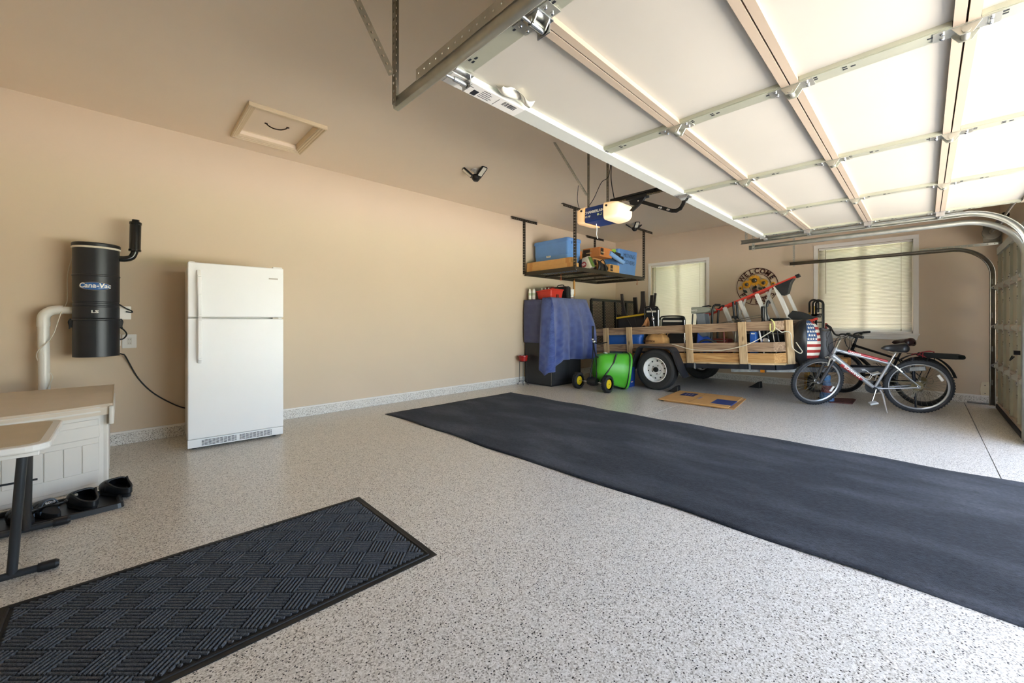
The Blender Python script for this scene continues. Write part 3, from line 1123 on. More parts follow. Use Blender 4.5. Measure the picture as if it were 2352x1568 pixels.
def hook(x, y, lab):
    b = MB()
    z = RZ - .055
    b.tube(bez([(x, y, z), (x, y, z - .05), (x + .012, y, z - .085), (x, y, z - .11), (x - .02, y, z - .10), (x - .024, y, z - .08)]), .005, 6)
    return b.build('storage_hook', mat('orange_hook', 'b4592b', rough=.5), label=lab, cat='hook', group='orange hooks under the rack')
hook(5.73, 4.62, 'orange hook under the rack above the black case, nearest the red caddy')
hook(7.55, 4.10, 'orange hook under the outer corner of the rack near the first window')

# hanging tool with wooden handle
t = thing('hanging_garden_tool', 'wooden-handled two-wire tool hanging from an orange hook under the rack', 'tool', (6.55, 4.94, 1.5))
b = MB()
b.tube(bez([(6.555, 4.94, RZ - .05), (6.57, 4.94, RZ - .09), (6.55, 4.94, RZ - .12)]), .006, 6)
b.build('hook', mat('orange_hook'), t)
MB().lathe((6.55, 4.94, RZ - .09), (0, 0, -1), [(.012, 0), (.022, .02), (.020, .2), (.024, .3), (.016, .31)], 12).build('handle', mat('orange_wood', 'cf9348', rough=.5), t)
b = MB()
for dx in (-.013, .013):
    b.cyl((6.55 + dx, 4.94, RZ - .39), (6.55 + dx, 4.94, 1.40), .004, n=6)
b.box(6.53, 6.57, 4.935, 4.945, RZ - .42, RZ - .41)
b.build('shaft', M_galvd, t)

# ---- things on the rack
def tote(name, label, x0, x1, y0, y1, z0, z1, m, lid=None, taper=.06, cat='storage tote', group=None, wall=.012, rimc=None):
    """open or lidded plastic tote with tapered walls, rim and ribs"""
    t = thing(name, label, cat, ((x0 + x1) / 2, (y0 + y1) / 2, z0), group=group)
    cx, cy = (x0 + x1) / 2, (y0 + y1) / 2
    b = MB()
    r = min(x1 - x0, y1 - y0) * .12
    levels = [(1 - taper, z0), (1 - taper * .45, z0 + (z1 - z0) * .52), (1 - taper * .45 + .014, z0 + (z1 - z0) * .54), (1 - .012, z1 - .03), (1.0, z1 - .03), (1.0, z1)]
    rr = rrect(x0, x1, y0, y1, r, 4)
    n_ = len(rr)
    vs = []
    for s_, z in levels:
        vs += [(cx + (x - cx) * s_, cy + (y - cy) * s_, z) for x, y in rr]
    inner = [(1 - wall * 2, z1), (1 - taper - wall * 2, z0 + wall)]
    for s_, z in inner:
        vs += [(cx + (x - cx) * s_, cy + (y - cy) * s_, z) for x, y in rr]
    L = len(levels) + 2
    fs = [(i * n_ + k, i * n_ + (k + 1) % n_, (i + 1) * n_ + (k + 1) % n_, (i + 1) * n_ + k) for i in range(L - 1) for k in range(n_)]
    fs.append(tuple(range(n_))[::-1])
    fs.append(tuple(range((L - 1) * n_, L * n_)))
    b.add(vs, fs)
    b.build('tub', m, t, bevel=.003)
    if lid:
        b = MB()
        vs = []
        for s_, z in ((1.03, z1 - .025), (1.035, z1 + .01), (1.01, z1 + .035), (.93, z1 + .037), (.90, z1 + .022)):
            vs += [(cx + (x - cx) * s_, cy + (y - cy) * s_, z) for x, y in rr]
        fs = [(i * n_ + k, i * n_ + (k + 1) % n_, (i + 1) * n_ + (k + 1) % n_, (i + 1) * n_ + k) for i in range(4) for k in range(n_)]
        fs.append(tuple(range(4 * n_, 5 * n_)))
        fs.append(tuple(range(n_))[::-1])
        b.add(vs, fs)
        b.build('lid', lid, t, bevel=.003)
    return t

t = tote('lidded_tote', 'sky blue lidded tote on the rack behind the long flat cardboard boxes', 5.60, 6.0, 4.36, 5.17, RZ, 2.60, M_bluetote, M_bluetote)
b = MB()
b.box(5.603, 5.609, 4.76, 4.86, 2.32, 2.36)
b.build('label_plate', M_white, t)
text('PRO', .034, basis((5.602, 4.81, 2.34), (0, -1, 0), (0, 0, 1)), mat('olive_print', '6f7a3a', rough=.6), t, ext=.0006)
b = MB()
for yy in (4.4, 5.13):
    b.box(5.70, 5.86, yy - .06 if yy < 4.5 else yy, yy if yy < 4.5 else yy + .045, 2.53, 2.57)
b.build('latch', M_bluetote, t, bevel=.004)

for nm, lab, x0, y0, y1, z0, z1 in (('flat_long_box', 'lower of two long flat cardboard boxes on the rack edge', 5.425, 4.11, 5.19, RZ, RZ + .082), ('flat_long_box', 'upper of two long flat cardboard boxes on the rack edge', 5.432, 4.15, 5.19, RZ + .083, RZ + .175)):
    t = thing(nm, lab, 'cardboard box', (x0, (y0 + y1) / 2, z0), group='long flat boxes on the rack')
    MB().box(x0, x0 + .15, y0, y1, z0, z1).build('carton', M_cardl, t, bevel=.002)
    for q in (y0 + .06, y1 - .14):
        MB().box(x0 - .0008, x0 + .1508, q, q + .07, z0 + .001, z1 + .0008).build('tape', mat('brown_tape', 'bb8443', rough=.35), t)

def carton(name, label, x0, x1, y0, y1, z0, z1, m=M_card, slots=True, group=None, rz=0.0, flaps=False):
    t = thing(name, label, 'cardboard box', ((x0 + x1) / 2, (y0 + y1) / 2, z0), group=group)
    MB().box(x0, x1, y0, y1, z0, z1).build('carton', m, t, bevel=.003)
    if slots:
        b = MB()
        h = z1 - z0
        b.box(x0 - .001, x0 + .01, y1 - (y1 - y0) * .42, y1 - .003, z0 + .1 * h, z1 - .12 * h)
        b.box(x0 + .02, x0 + .02 + (x1 - x0) * .25, y0 - .001, y0 + .01, z0 + .2 * h, z1 - .1 * h)
        b.build('dark_panel', mat('dark_brown_print', '2b211b', rough=.7), t)
        b = MB()
        b.box(x0 - .0016, x0 - .0008, y1 - (y1 - y0) * .42 - .03, y1 - (y1 - y0) * .2, z0 + .42 * h, z0 + .52 * h)
        b.box(x0 + .03, x0 + .03 + (x1 - x0) * .3, y0 - .0016, y0 - .0008, z0 + .42 * h, z0 + .52 * h)
        b.build('print', mat('tan_print', 'b59a72', rough=.7), t)
    b = MB()
    b.box(x0 - .0004, x1 + .0004, (y0 + y1) / 2 - .025, (y0 + y1) / 2 + .025, z1 - .05, z1 + .0008)
    b.build('tape', mat('brown_tape'), t)
    return t
M_cardo = mat('orange_brown_cardboard', 'b8743c', rough=.8, var=.06)
carton('moving_box', 'brown dark-printed box lying under the top box in the middle of the rack', 6.23, 6.62, 4.27, 4.62, RZ, RZ + .265, M_card, True)
carton('moving_box', 'orange-brown box with dark printed panels on top of the pile on the rack', 6.20, 6.60, 4.10, 4.47, RZ + .27, RZ + .44, M_cardo, True)
carton('moving_box', 'plain brown box behind the blue lidded tote on the rack', 6.06, 6.19, 4.48, 4.9, RZ, RZ + .40, M_cardo, False)
carton('moving_box', 'small light cardboard box with brown panel in front of the open blue bin', 6.56, 6.90, 4.12, 4.38, RZ, RZ + .165, M_cardl, True)

# bags
def bag(name, label, c, r, m, R=None, cat='bag', pinch=.35, parts=None):
    t = thing(name, label, cat, (c[0], c[1], c[2] - r[2]))
    b = MB()
    def fn(u, v):
        a = 2 * PI * u
        zz = -1 + 2 * v
        k = max(0.02, 1 - abs(zz) ** 3.2) ** .5
        k *= 1 - pinch * max(0, zz) ** 2
        w = 1 + .06 * math.sin(5 * a + 3 * zz) + .04 * math.sin(9 * a - 4 * zz)
        e = lambda q: math.copysign(abs(q) ** .75, q)
        p = V(r[0] * k * w * e(math.cos(a)), r[1] * k * w * e(math.sin(a)), r[2] * zz * (1 + .02 * math.sin(3 * a)))
        if R: p = R @ p
        return V(c) + p
    b.grid(fn, 28, 14, wrap=True)
    b.build('body', m, t)
    return t
bag('duffel_bag', 'dark green duffel bag lying behind the boxes at the back of the rack', (6.75, 4.88, RZ + .235), (.34, .22, .235), mat('dark_green_canvas', '4a5c38', rough=.85, var=.12))
bag('stuff_sack', 'lime green sack on the rack beside the blue tote lid', (6.33, 5.06, RZ + .23), (.15, .11, .23), mat('lime_nylon', '8fb62e', rough=.6, var=.1))
bag('dark_bag', 'dark slate soft bag with red corner behind the printed feed bag on the rack', (6.03, 4.30, RZ + .115), (.13, .16, .115), mat('slate_nylon', '2b3236', rough=.6, var=.2))
bag('red_pouch', 'small dull red pouch at the foot of the printed feed bag on the rack', (5.90, 4.20, RZ + .055), (.05, .06, .055), mat('dull_red_cloth', '8a3a3a', rough=.8))
# printed feed bag: pillow leaning, white front with round red logo, green side
t = thing('feed_bag', 'white and green printed feed bag with a red emblem leaning on the rack', 'bag', (5.95, 4.10, RZ))
MT = Matrix.Translation((5.90, 4.14, RZ)) @ Matrix.Rotation(math.radians(-14), 4, 'X')
b = MB(MT)
def pil(u, v):
    a = 2 * PI * u
    e = lambda q: math.copysign(abs(q) ** .5, q)
    k = 1 - .25 * (2 * v - 1) ** 4
    return V(.07 * k * e(math.cos(a)) + .02 * math.sin(2 * v), .115 * e(math.sin(a)) * (1 - .35 * v), .005 + .22 * v)
b.grid(pil, 24, 8, wrap=True)
b.build('sack', mat('white_green_sack', 'cfc9b4', rough=.5, var=.12, scale=14), t)
b = MB(MT)
b.grid(lambda u, v: V(-.045 + .10 * u, -.117 * (1 - .35 * (.05 + .9 * v)) - .003, .012 + .20 * v), 4, 6)
b.build('green_panel', mat('green_print', '4f6b2c', rough=.5, var=.2, scale=20), t, solid=.001)
b = MB(MT)
b.lathe((-.072, .02, .095), (-1, 0, 0), [(.05, -.004), (.05, .005)], 20)
b.build('emblem', mat('brick_red_print', '8e2f2a', rough=.5), t)
b = MB(MT)
for q in range(3):
    b.box(-.079, -.0775, -.015, .055, .078 + q * .014, .084 + q * .014)
b.build('emblem_lines', M_white, t)
# black strap bag
t = thing('strap_bag', 'black bag with looped straps hanging over the edge of the rack', 'bag', (6.25, 4.07, RZ))
b = MB()
b.grid(lambda u, v: V(6.10 + .28 * u, 4.085 - .03 * math.sin(PI * v) - .01 * math.sin(7 * u), RZ + .18 * v * (1 - .4 * u)), 10, 6)
b.build('body', M_black, t, solid=.02)
b = MB()
b.tube(bez([(6.12, 4.06, RZ + .15), (6.2, 4.03, RZ + .19), (6.28, 4.03, RZ + .1), (6.30, 4.03, RZ + .0)]), .009, 6)
b.build('strap', M_blackm, t)

# open blue bin
t = tote('open_bin', 'tall sky blue bin without lid, hand-lettered MOVING COVERS, at the end of the rack', 6.94, 7.68, 4.15, 4.62, RZ, 2.575, M_bluetote, None, taper=.12)
M_marker = mat('black_marker', '20242c', rough=.6)
text('MOVING', .115, basis((7.30, 4.135, 2.455), (1, 0, -.015), (0, -.0, 1)), M_marker, t, ext=.0008, sx=1.0, fat=-.002, shear=.1)
text('COVERS', .115, basis((7.32, 4.151, 2.33), (1, 0, -.02), (0, -.0, 1)), M_marker, t, ext=.0008, sx=1.0, fat=-.002, shear=.1)
# pool noodles and rollers
def noodle(name, label, p0, p1, r, hole, m, cat='foam roller'):
    b = MB()
    b.lathe(p0, V(p1) - V(p0), [(hole, 0), (r, 0), (r, (V(p1) - V(p0)).length), (hole, (V(p1) - V(p0)).length), (hole, .02)], 16, caps=False)
    return b.build(name, m, label=label, cat=cat)
noodle('foam_noodle', 'light blue foam noodle with a hole lying slanted across the open blue bin', (6.98, 4.085, 2.295), (6.52, 4.10, 2.43), .042, .010, mat('light_blue_foam', '7fa9dd', rough=.8))
noodle('foam_noodle', 'lime green foam noodle sticking out beside the open blue bin', (6.72, 4.10, 2.485), (6.60, 4.60, 2.52), .040, .013, mat('lime_foam', '9fd04a', rough=.8))
noodle('foam_grip_roller', 'upper of two black foam rollers in front of the blue bin lettering', (6.86, 4.10, 2.425), (6.60, 4.16, 2.45), .042, .012, M_rubber)
noodle('foam_grip_roller', 'lower of two black foam rollers in front of the blue bin lettering', (6.96, 4.095, 2.37), (6.70, 4.15, 2.39), .040, .012, M_rubber)

# ---- black cabinet and moving blankets
CXA, CXB, CYA, CYB, CZ = 5.39, 6.23, 4.54, 5.20, 1.53
M_cab = mat('charcoal_cabinet', '2c2d2f', rough=.42, var=.06)
t = thing('steel_cabinet', 'charcoal metal cabinet half covered with blue moving blankets', 'cabinet', ((CXA + CXB) / 2, (CYA + CYB) / 2, 0))
MB().box(CXA, CXB, CYA + .02, CYB, .03, CZ).build('carcass', M_cab, t, bevel=.004)
MB().box(CXA + .02, CXB - .02, CYA + .04, CYB - .02, .0, .03).build('plinth', M_black, t)
for x0, x1 in ((CXA + .004, (CXA + CXB) / 2 - .002), ((CXA + CXB) / 2 + .002, CXB - .004)):
    d_ = MB().box(x0, x1, CYA, CYA + .02, .05, CZ - .01).build('door', M_cab, t, bevel=.004)
    b = MB()
    b.box(x0 + .06, x1 - .06, CYA - .0015, CYA + .001, .12, .60)
    b.build('inset', mat('charcoal_inset', '333437', rough=.4), d_)
MB().box(CXA - .002, CXA + .004, CYA + .02, CYA + .024, .03, CZ).build('edge_trim', M_galvd, t)
M_q1 = quilt('navy_quilt', '3a4270', '474f7c')
M_q2 = quilt('blue_quilt', '3e5090', '5064a6')
def q1(u, v):
    # over the top, then down the left side
    s = v * 1.45
    y = CYB + .005 - (CYB - CYA + .0) * u
    w = .004 * math.sin(14 * u + 5 * v)
    if s < .62:
        return V(CXB - .02 - (CXB - CXA) * s / .62 * 1.0, y, CZ + .012 + w)
    q = (s - .62)
    return V(CXA - .016 + w - .012 * math.sin(PI * min(1, q / .79)), y, CZ + .010 - q * .94)
sheet('moving_blanket', q1, 20, 40, .66, 1.45, M_q1, label='dark navy quilted blanket hanging flat over the left side of the cabinet', cat='blanket', group='moving blankets')
def q2(u, v):
    # u runs round the front left corner and along the front; v falls from the top
    L = u * 1.75
    if L < .22:
        px, py, nx, ny = CXA - .05, CYA + .20 - L, -1, 0
    else:
        px, py, nx, ny = CXA - .05 + (L - .22), CYA - .035, 0, -1
    side = max(0, 1 - abs(L - .22) / .5)
    zb = .45 + .02 * math.sin(5 * u) - .25 * max(0, 1 - abs(L - .14) / .36)
    top = CZ + .026
    z = top + (zb - top) * v
    # the right edge swings out as it falls
    if L > .22:
        k = (L - .22) / 1.53
        xr = (CXB + .06) + .36 * math.sin(min(1, v * 1.5) * PI / 2)
        px = CXA - .05 + (xr - CXA + .05) * k
    fold = (.012 + .045 * v) * math.sin(2 * PI * (L * 1.9 + .1)) + .018 * v * math.sin(2 * PI * (L * 4.3 + v * .4))
    fold += .05 * side * v
    if v < .12:
        # lie over the top edge
        tq = 1 - v / .12
        z = top + .004 + .01 * math.sin(PI * tq)
        inward = .16 * tq
        return V(px - nx * inward, py - ny * inward, z)
    return V(px + nx * fold, py + ny * (fold + .02), z)
sheet('moving_blanket', q2, 90, 48, 1.75, 1.15, M_q2, label='blue zigzag-quilted moving blanket draped over the front of the cabinet', cat='blanket', group='moving blankets', solid=.014)

# ---- on top of the cabinet
ZT = CZ + .03
t = thing('tool_caddy', 'red plastic tool caddy full of bottles on top of the cabinet', 'caddy', (5.6, 4.8, ZT))
x0, x1, y0, y1 = 5.47, 5.83, 4.63, 5.0
b = MB()
cx, cy = (x0 + x1) / 2, (y0 + y1) / 2
rr = rrect(x0, x1, y0, y1, .03, 3)
n_ = len(rr)
vs = []
for s_, z in ((.86, ZT), (.97, ZT + .125), (1.04, ZT + .128), (1.04, ZT + .148), (.93, ZT + .148), (.82, ZT + .01)):
    vs += [(cx + (x - cx) * s_, cy + (y - cy) * s_, z + (.03 * max(0, (cy - y)) / .18 if z > ZT + .1 else 0)) for x, y in rr]
fs = [(i * n_ + k, i * n_ + (k + 1) % n_, (i + 1) * n_ + (k + 1) % n_, (i + 1) * n_ + k) for i in range(5) for k in range(n_)]
fs += [tuple(range(n_))[::-1], tuple(range(5 * n_, 6 * n_))]
b.add(vs, fs)
b.build('tub', M_red, t, bevel=.004)
b = MB()
b.box(cx - .01, cx + .01, y0 + .03, y1 - .03, ZT + .05, ZT + .20)
b.box(cx - .03, cx + .03, cy - .09, cy + .09, ZT + .20, ZT + .225)
b.build('centre_handle', mat('dark_red_plastic', '6b211c', rough=.4), t, bevel=.006)
b = MB()
b.box(cx - .02, cx + .035, y0 + .0, y0 + .02, ZT + .0, ZT + .08)
b.build('notch', mat('dark_red_plastic'), t)
for i, (dx, dy, m_) in enumerate(((-.10, .10, M_white), (-.10, .02, M_white), (-.11, -.07, M_chrome), (.10, -.10, M_chrome))):
    t = thing('spray_bottle', ('white-capped bottle at the back end of the red caddy', 'white-capped bottle in the middle of the red caddy', 'silver-capped bottle at the front end of the red caddy', 'bright metal sprayer at the far side of the red caddy')[i], 'bottle', (cx + dx, cy + dy, ZT + .02), group='bottles in the red caddy')
    b = MB()
    b.lathe((cx + dx, cy + dy, ZT + .02), (0, 0, 1), [(.03, 0), (.03, .11), (.012, .135), (.012, .145)], 14)
    b.build('bottle', mat('brown_bottle', '4a3a30', rough=.4), t)
    MB().lathe((cx + dx, cy + dy, ZT + .165), (0, 0, 1), [(.016, 0), (.018, .02), (.01, .04)], 12).build('cap', m_, t)
for i, (x, y) in enumerate(((5.44, 5.12), (5.455, 5.04))):
    t = thing('aerosol_can', ('white aerosol can at the wall end of the cabinet top', 'white aerosol can right beside the red caddy')[i], 'spray can', (x, y, ZT), group='white aerosol cans')
    MB().lathe((x, y, ZT), (0, 0, 1), [(.028, 0), (.030, .004), (.030, .15), (.022, .17)], 18).build('can', M_white, t)
    MB().lathe((x, y, ZT + .17), (0, 0, 1), [(.020, 0), (.020, .018), (.014, .026)], 14).build('cap', mat('pale_cap', 'e3e0d4', rough=.4), t)
    MB().lathe((x, y, ZT + .07), (0, 0, 1), [(.0304, 0), (.0304, .05)], 18, caps=False).build('band', mat('pale_green_print', 'b9c6ad', rough=.5), t)
t = thing('tool_case', 'upright black plastic tool case behind the red caddy on the cabinet', 'case', (5.98, 4.80, ZT))
b = MB()
b.prism(rrect(4.62, 5.0, ZT, ZT + .245, .03, 4), (5.90, 0, 0), (0, 1, 0), (0, 0, 1), (.12, 0, 0))
b.build('shell', M_black, t, bevel=.006)
MB().box(5.955, 5.965, 4.618, 5.002, ZT + .01, ZT + .247).build('seam', mat('grey_seam', '4b4b4c', rough=.5), t)
MB().tube(bez([(5.96, 4.73, ZT + .24), (5.96, 4.75, ZT + .275), (5.96, 4.87, ZT + .275), (5.96, 4.89, ZT + .24)]), .01, 8).build('handle', M_black, t)
for i, (z_, r_) in enumerate(((0, .036), (.10, .045))):
    t = thing('white_tub', ('white tub with brown band at the front of the cabinet top', 'wide white tub stacked on the banded tub on the cabinet top')[i], 'container', (6.10, 4.66, ZT + z_), group='white tubs on the cabinet')
    MB().lathe((6.10, 4.66, ZT + z_), (0, 0, 1), [(r_ * .85, 0), (r_, .01), (r_, .075), (r_ * .9, .08)], 18).build('tub', M_white, t)
    MB().lathe((6.10, 4.66, ZT + z_ + .08), (0, 0, 1), [(r_ * 1.05, 0), (r_ * 1.05, .018), (r_ * .9, .0195)], 18).build('lid', M_white, t)
    if i == 0:
        MB().lathe((6.10, 4.66, ZT + .03), (0, 0, 1), [(r_ * 1.01, 0), (r_ * 1.01, .014)], 18, caps=False).build('band', mat('maroon_band', '6b2b2b', rough=.5), t)

# ---- red pot on a wire stand
t = thing('plant_pot_stand', 'small red pot on a black wire stand by the wall beside the cabinet', 'plant stand', (5.235, 5.10, 0))
px, py = 5.235, 5.10
MB().lathe((px, py, .425), (0, 0, 1), [(.055, 0), (.078, .015), (.085, .085), (.092, .09), (.092, .105), (.078, .105), (.07, .02)], 24).build('pot', mat('glazed_red_pot', '9b2420', rough=.2, var=.1), t, label='glazed dark red pot')
for k in range(4):
    a = PI / 4 + k * PI / 2
    c, s_ = math.cos(a), math.sin(a)
    b = MB()
    q = lambda r_, z_: (px + r_ * c, py + r_ * s_, z_)
    b.tube(bez([q(.062, .43), q(.064, .30), q(.07, .12), q(.078, .03), q(.09, .006), q(.106, .012), q(.106, .03)]), .0045, 6)
    b.build('leg', M_blackm, t)
for z_, r_ in ((.425, .066), (.06, .074)):
    b = MB()
    b.tube([(px + r_ * math.cos(2 * PI * k / 20), py + r_ * math.sin(2 * PI * k / 20), z_) for k in range(20)], .0042, 6, closed=True)
    b.build('ring', M_blackm, t)

# ---- green spreader
def pneu(root, c, r, w, hub_r, m_hub, ax=(0, 1, 0)):
    c, ax = V(c), V(ax).normalized()
    b = MB()
    pr = []
    for k in range(13):
        a = -PI * .62 + 1.24 * PI * k / 12
        pr.append((hub_r + (r - hub_r) * (.5 + .5 * math.cos(a)) * 1.0, w / 2 * math.sin(a) / math.sin(PI * .5)))
    b.lathe(c, ax, pr, 30, caps=False)
    ty = b.build('tyre', M_rubber, root)
    b = MB()
    for k in range(30):
        a = 2 * PI * k / 30
        A, B = b.frame(ax)
        d = A * math.cos(a) + B * math.sin(a)
        for q in (-.25, .25):
            b.obox(c + d * (r - .001) + ax * w * q, (.006, .009, w * .32), Matrix((d, ax.cross(d), ax)).transposed())
    b.build('tread', M_rubber, ty, kind='stuff')
    b = MB()
    b.lathe(c, ax, [(hub_r + .002, -w * .30), (hub_r * .9, -w * .26), (hub_r * .4, -w * .2), (hub_r * .3, -w * .34), (.012, -w * .36), (.012, w * .36), (hub_r * .3, w * .34), (hub_r * .4, w * .2), (hub_r * .9, w * .26), (hub_r + .002, w * .30)], 24, caps=True)
    hb = b.build('hub', m_hub, root)
    b = MB()
    b.cyl(c - ax * w * .39, c + ax * w * .39, .009, n=10)
    b.build('axle_hole', M_ink, hb)
t = thing('lawn_spreader', 'bright green lawn spreader tipped forward on two yellow-hubbed wheels', 'spreader', (5.75, 3.86, 0))
M_yel = mat('yellow_hub', 'e2c21f', rough=.4)
for yy in (4.15, 3.57):
    pneu(t, (5.62, yy, .14), .14, .085, .072, M_yel)
MB().cyl((5.62, 3.53, .14), (5.62, 4.20, .14), .007, n=8).build('axle', M_chrome, t)
b = MB()
b.lathe((5.63, 3.86, .15), (0, 1, 0), [(.02, -.09), (.06, -.085), (.075, -.02), (.075, .02), (.06, .085), (.02, .09)], 16)
b.build('gearbox', M_black, t)
M_green = mat('bright_green_plastic', '4fae2e', rough=.35, var=.04)
ca, cb_ = V(5.78, 3.92, .38), V(6.20, 3.56, .31)
ax = (cb_ - ca).normalized()
up = V(0, 0, 1)
sd = ax.cross(up).normalized()
up = sd.cross(ax)
b = MB()
levels = [(.0, .03), (.0, .55), (.035, .74), (.10, .84), (.26, .94), (.40, 1.0), (.50, 1.04), (.515, 1.10), (.54, 1.10), (.54, 1.0), (.1, .72)]
def hop(i, a):
    d_, k = levels[i]
    e = lambda q: math.copysign(abs(q) ** .62, q)
    rip = 1 + (.03 * math.cos(6 * a) if 1 <= i <= 6 else 0)
    return ca + ax * d_ + sd * (.255 * k * rip * e(math.cos(a))) + up * (.285 * k * rip * e(math.sin(a)))
n_ = 40
vs = [hop(i, 2 * PI * k / n_) for i in range(len(levels)) for k in range(n_)]
fs = [(i * n_ + k, i * n_ + (k + 1) % n_, (i + 1) * n_ + (k + 1) % n_, (i + 1) * n_ + k) for i in range(len(levels) - 1) for k in range(n_)]
fs.append(tuple(range((len(levels) - 1) * n_, len(levels) * n_)))
b.add(vs, fs, True)
b.build('hopper', M_green, t)
b = MB()
b.tube([ca + ax * .50 + sd * (.255 * 1.085 * math.copysign(abs(math.cos(a)) ** .62, math.cos(a))) + up * (.285 * 1.085 * math.copysign(abs(math.sin(a)) ** .62, math.sin(a))) for a in [2 * PI * k / 40 for k in range(40)]], .007, 6, closed=True)
b.build('rim_seal', M_black, t)
MB().obox(ca + up * .255 + ax * .16 - sd * .04, (.05, .012, .10), Matrix((ax, up, sd)).transposed()).build('badge', mat('pale_badge', 'c9d5c2', rough=.4), t)
fr = [[(5.64, 3.80, .16), (5.74, 3.86, .45), (5.83, 3.97, .70), (5.87, 4.01, .86), (5.89, 4.02, 1.07)], [(5.64, 3.93, .16), (5.74, 3.95, .45), (5.83, 3.99, .70), (5.87, 4.03, .86), (5.89, 4.05, 1.07)]]
for f_ in fr:
    MB().tube(bez(f_), .011, 8).build('frame_tube', M_blackm, t)
MB().tube([(5.73, 3.87, .56), (5.80, 3.70, .50), (5.86, 3.55, .46)], .011, 8).build('brace', M_blackm, t)
MB().tube([(5.86, 3.55, .62), (5.83, 3.58, .48), (5.72, 3.68, .26), (5.66, 3.72, .17)], .014, 8).build('hopper_stay', M_black, t)
b = MB()
b.tube(bez([(5.87, 3.98, .78), (5.86, 3.88, .765), (5.86, 3.80, .785), (5.86, 3.73, .80)]), .010, 8)
b.build('control_lever', M_black, t)
b = MB()
b.ball((5.87, 4.0, .80), (.035, .035, .03), 10, 6)
b.ball((5.86, 4.03, .84), (.02, .03, .02), 10, 6)
b.build('control_knob', M_chrome, t)

# ---- blue tote on the floor behind the spreader
t = tote('floor_tote', 'dark blue lidded tote with white label on the floor behind the green spreader', 6.28, 6.57, 3.58, 3.93, 0, .40, mat('deep_blue_plastic', '1f3f86', rough=.4), mat('deep_blue_plastic'), taper=.10)
b = MB()
b.box(6.40, 6.47, 3.593, 3.595, .08, .19)
b.build('label', M_white, t)
b = MB()
for i in range(4):
    b.box(6.405, 6.465, 3.5924, 3.5928, .09 + i * .024, .10 + i * .024)
b.build('label_print', mat('dull_red_print', 'a04545', rough=.6), t)
# ================================================================== LEFT SIDE: FRIDGE, VACUUM, BENCH, TABLE, SHOES, MATS
# ---- refrigerator
FA = math.radians(-3.2)
t = thing('refrigerator', 'white top-freezer refrigerator standing against the tan wall', 'refrigerator', (.41, 4.53, 0), (0, 0, FA))
T = root_matrix(t)
M_fr = mat('white_fridge_enamel', 'eeeeed', rough=.35, var=.012, scale=3, bump=.03, bscale=260)
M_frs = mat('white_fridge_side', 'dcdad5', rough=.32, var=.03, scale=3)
FW, FD, FH = .75, .68, 1.68
MB(T).box(.004, FW - .004, .065, FD, .03, FH - .02).build('cabinet', M_frs, t, bevel=.006)
hs = .49 * 0 + 1.185
lo, hi = (.10, hs - .006), (hs + .006, FH)
for nm, (z0, z1) in (('fridge_door', lo), ('freezer_door', hi)):
    d_ = MB(T).box(0, FW, 0, .058, z0, z1).build(nm, M_fr, t, bevel=.010, seg=3)
    b = MB(T)
    if nm == 'freezer_door':
        pts = [(.085, -.006, z0 + .0), (.085, -.04, z0 + .02), (.083, -.042, z0 + .2), (.08, -.035, z0 + .36), (.078, -.006, z0 + .42)]
    else:
        pts = [(.085, -.006, z1 - .0), (.085, -.04, z1 - .02), (.085, -.042, z1 - .22), (.085, -.035, z1 - .36), (.085, -.004, z1 - .40)]
    for p, q in zip(pts[:-1], pts[1:]):
        b.beam(p, q, .030, .018, (0, -1, 0))
    b.build('handle', mat('white_handle', 'f3f3f2', rough=.3, var=.01), d_, bevel=.006)
    MB(T).box(.02, FW - .02, .058, .066, z0 + .01, z1 - .01).build('gasket', mat('grey_gasket', 'b9b5ad', rough=.7), d_)
b = MB(T)
b.box(.62, .70, -.001, .001, FH - .115, FH - .10)
bd = b.build('badge', mat('silver_badge', 'c9c3bb', rough=.3), t)
b = MB(T)
for i in range(10):
    b.box(.624 + i * .0074, .629 + i * .0074, -.0015, .0, FH - .111, FH - .104)
b.build('badge_print', mat('grey_print', '8d8780', rough=.5), t)
b = MB(T)
b.box(0.0, FW, .02, .06, .02, .095)
b.build('kick_plate', M_fr, t, bevel=.004)
b = MB(T)
for s0, s1 in ((.10, .36), (.385, .65)):
    for i in range(5):
        b.box(s0, s1, .0185, .022, .034 + i * .0105, .039 + i * .0105)
b.build('vent_slot', mat('vent_dark', '3b3a38', rough=.7), t, kind='stuff')
b = MB(T)
for s0, s1 in ((.10, .36), (.385, .65)):
    for i in range(9):
        x = s0 + (s1 - s0) * (i + .5) / 9
        b.box(x, x + .004, .017, .02, .03, .085)
b.build('vent_rib', M_fr, t, kind='stuff')
for x in (.05, .68):
    MB(T).lathe((x, .09, 0), (0, 0, 1), [(.02, 0), (.022, .01), (.012, .014), (.012, .035)], 12).build('foot', M_black, t)
MB(T).box(.655, .705, .0, .05, hs - .006, hs + .006).build('hinge', M_galvd, t)
b = MB(T)
b.box(.66, .74, .01, .09, FH - .004, FH + .012)
b.build('top_hinge_cover', M_white, t, bevel=.004)
MB(T).box(0.01, .05, .01, .06, FH, FH + .006).build('corner_cap', M_white, t)

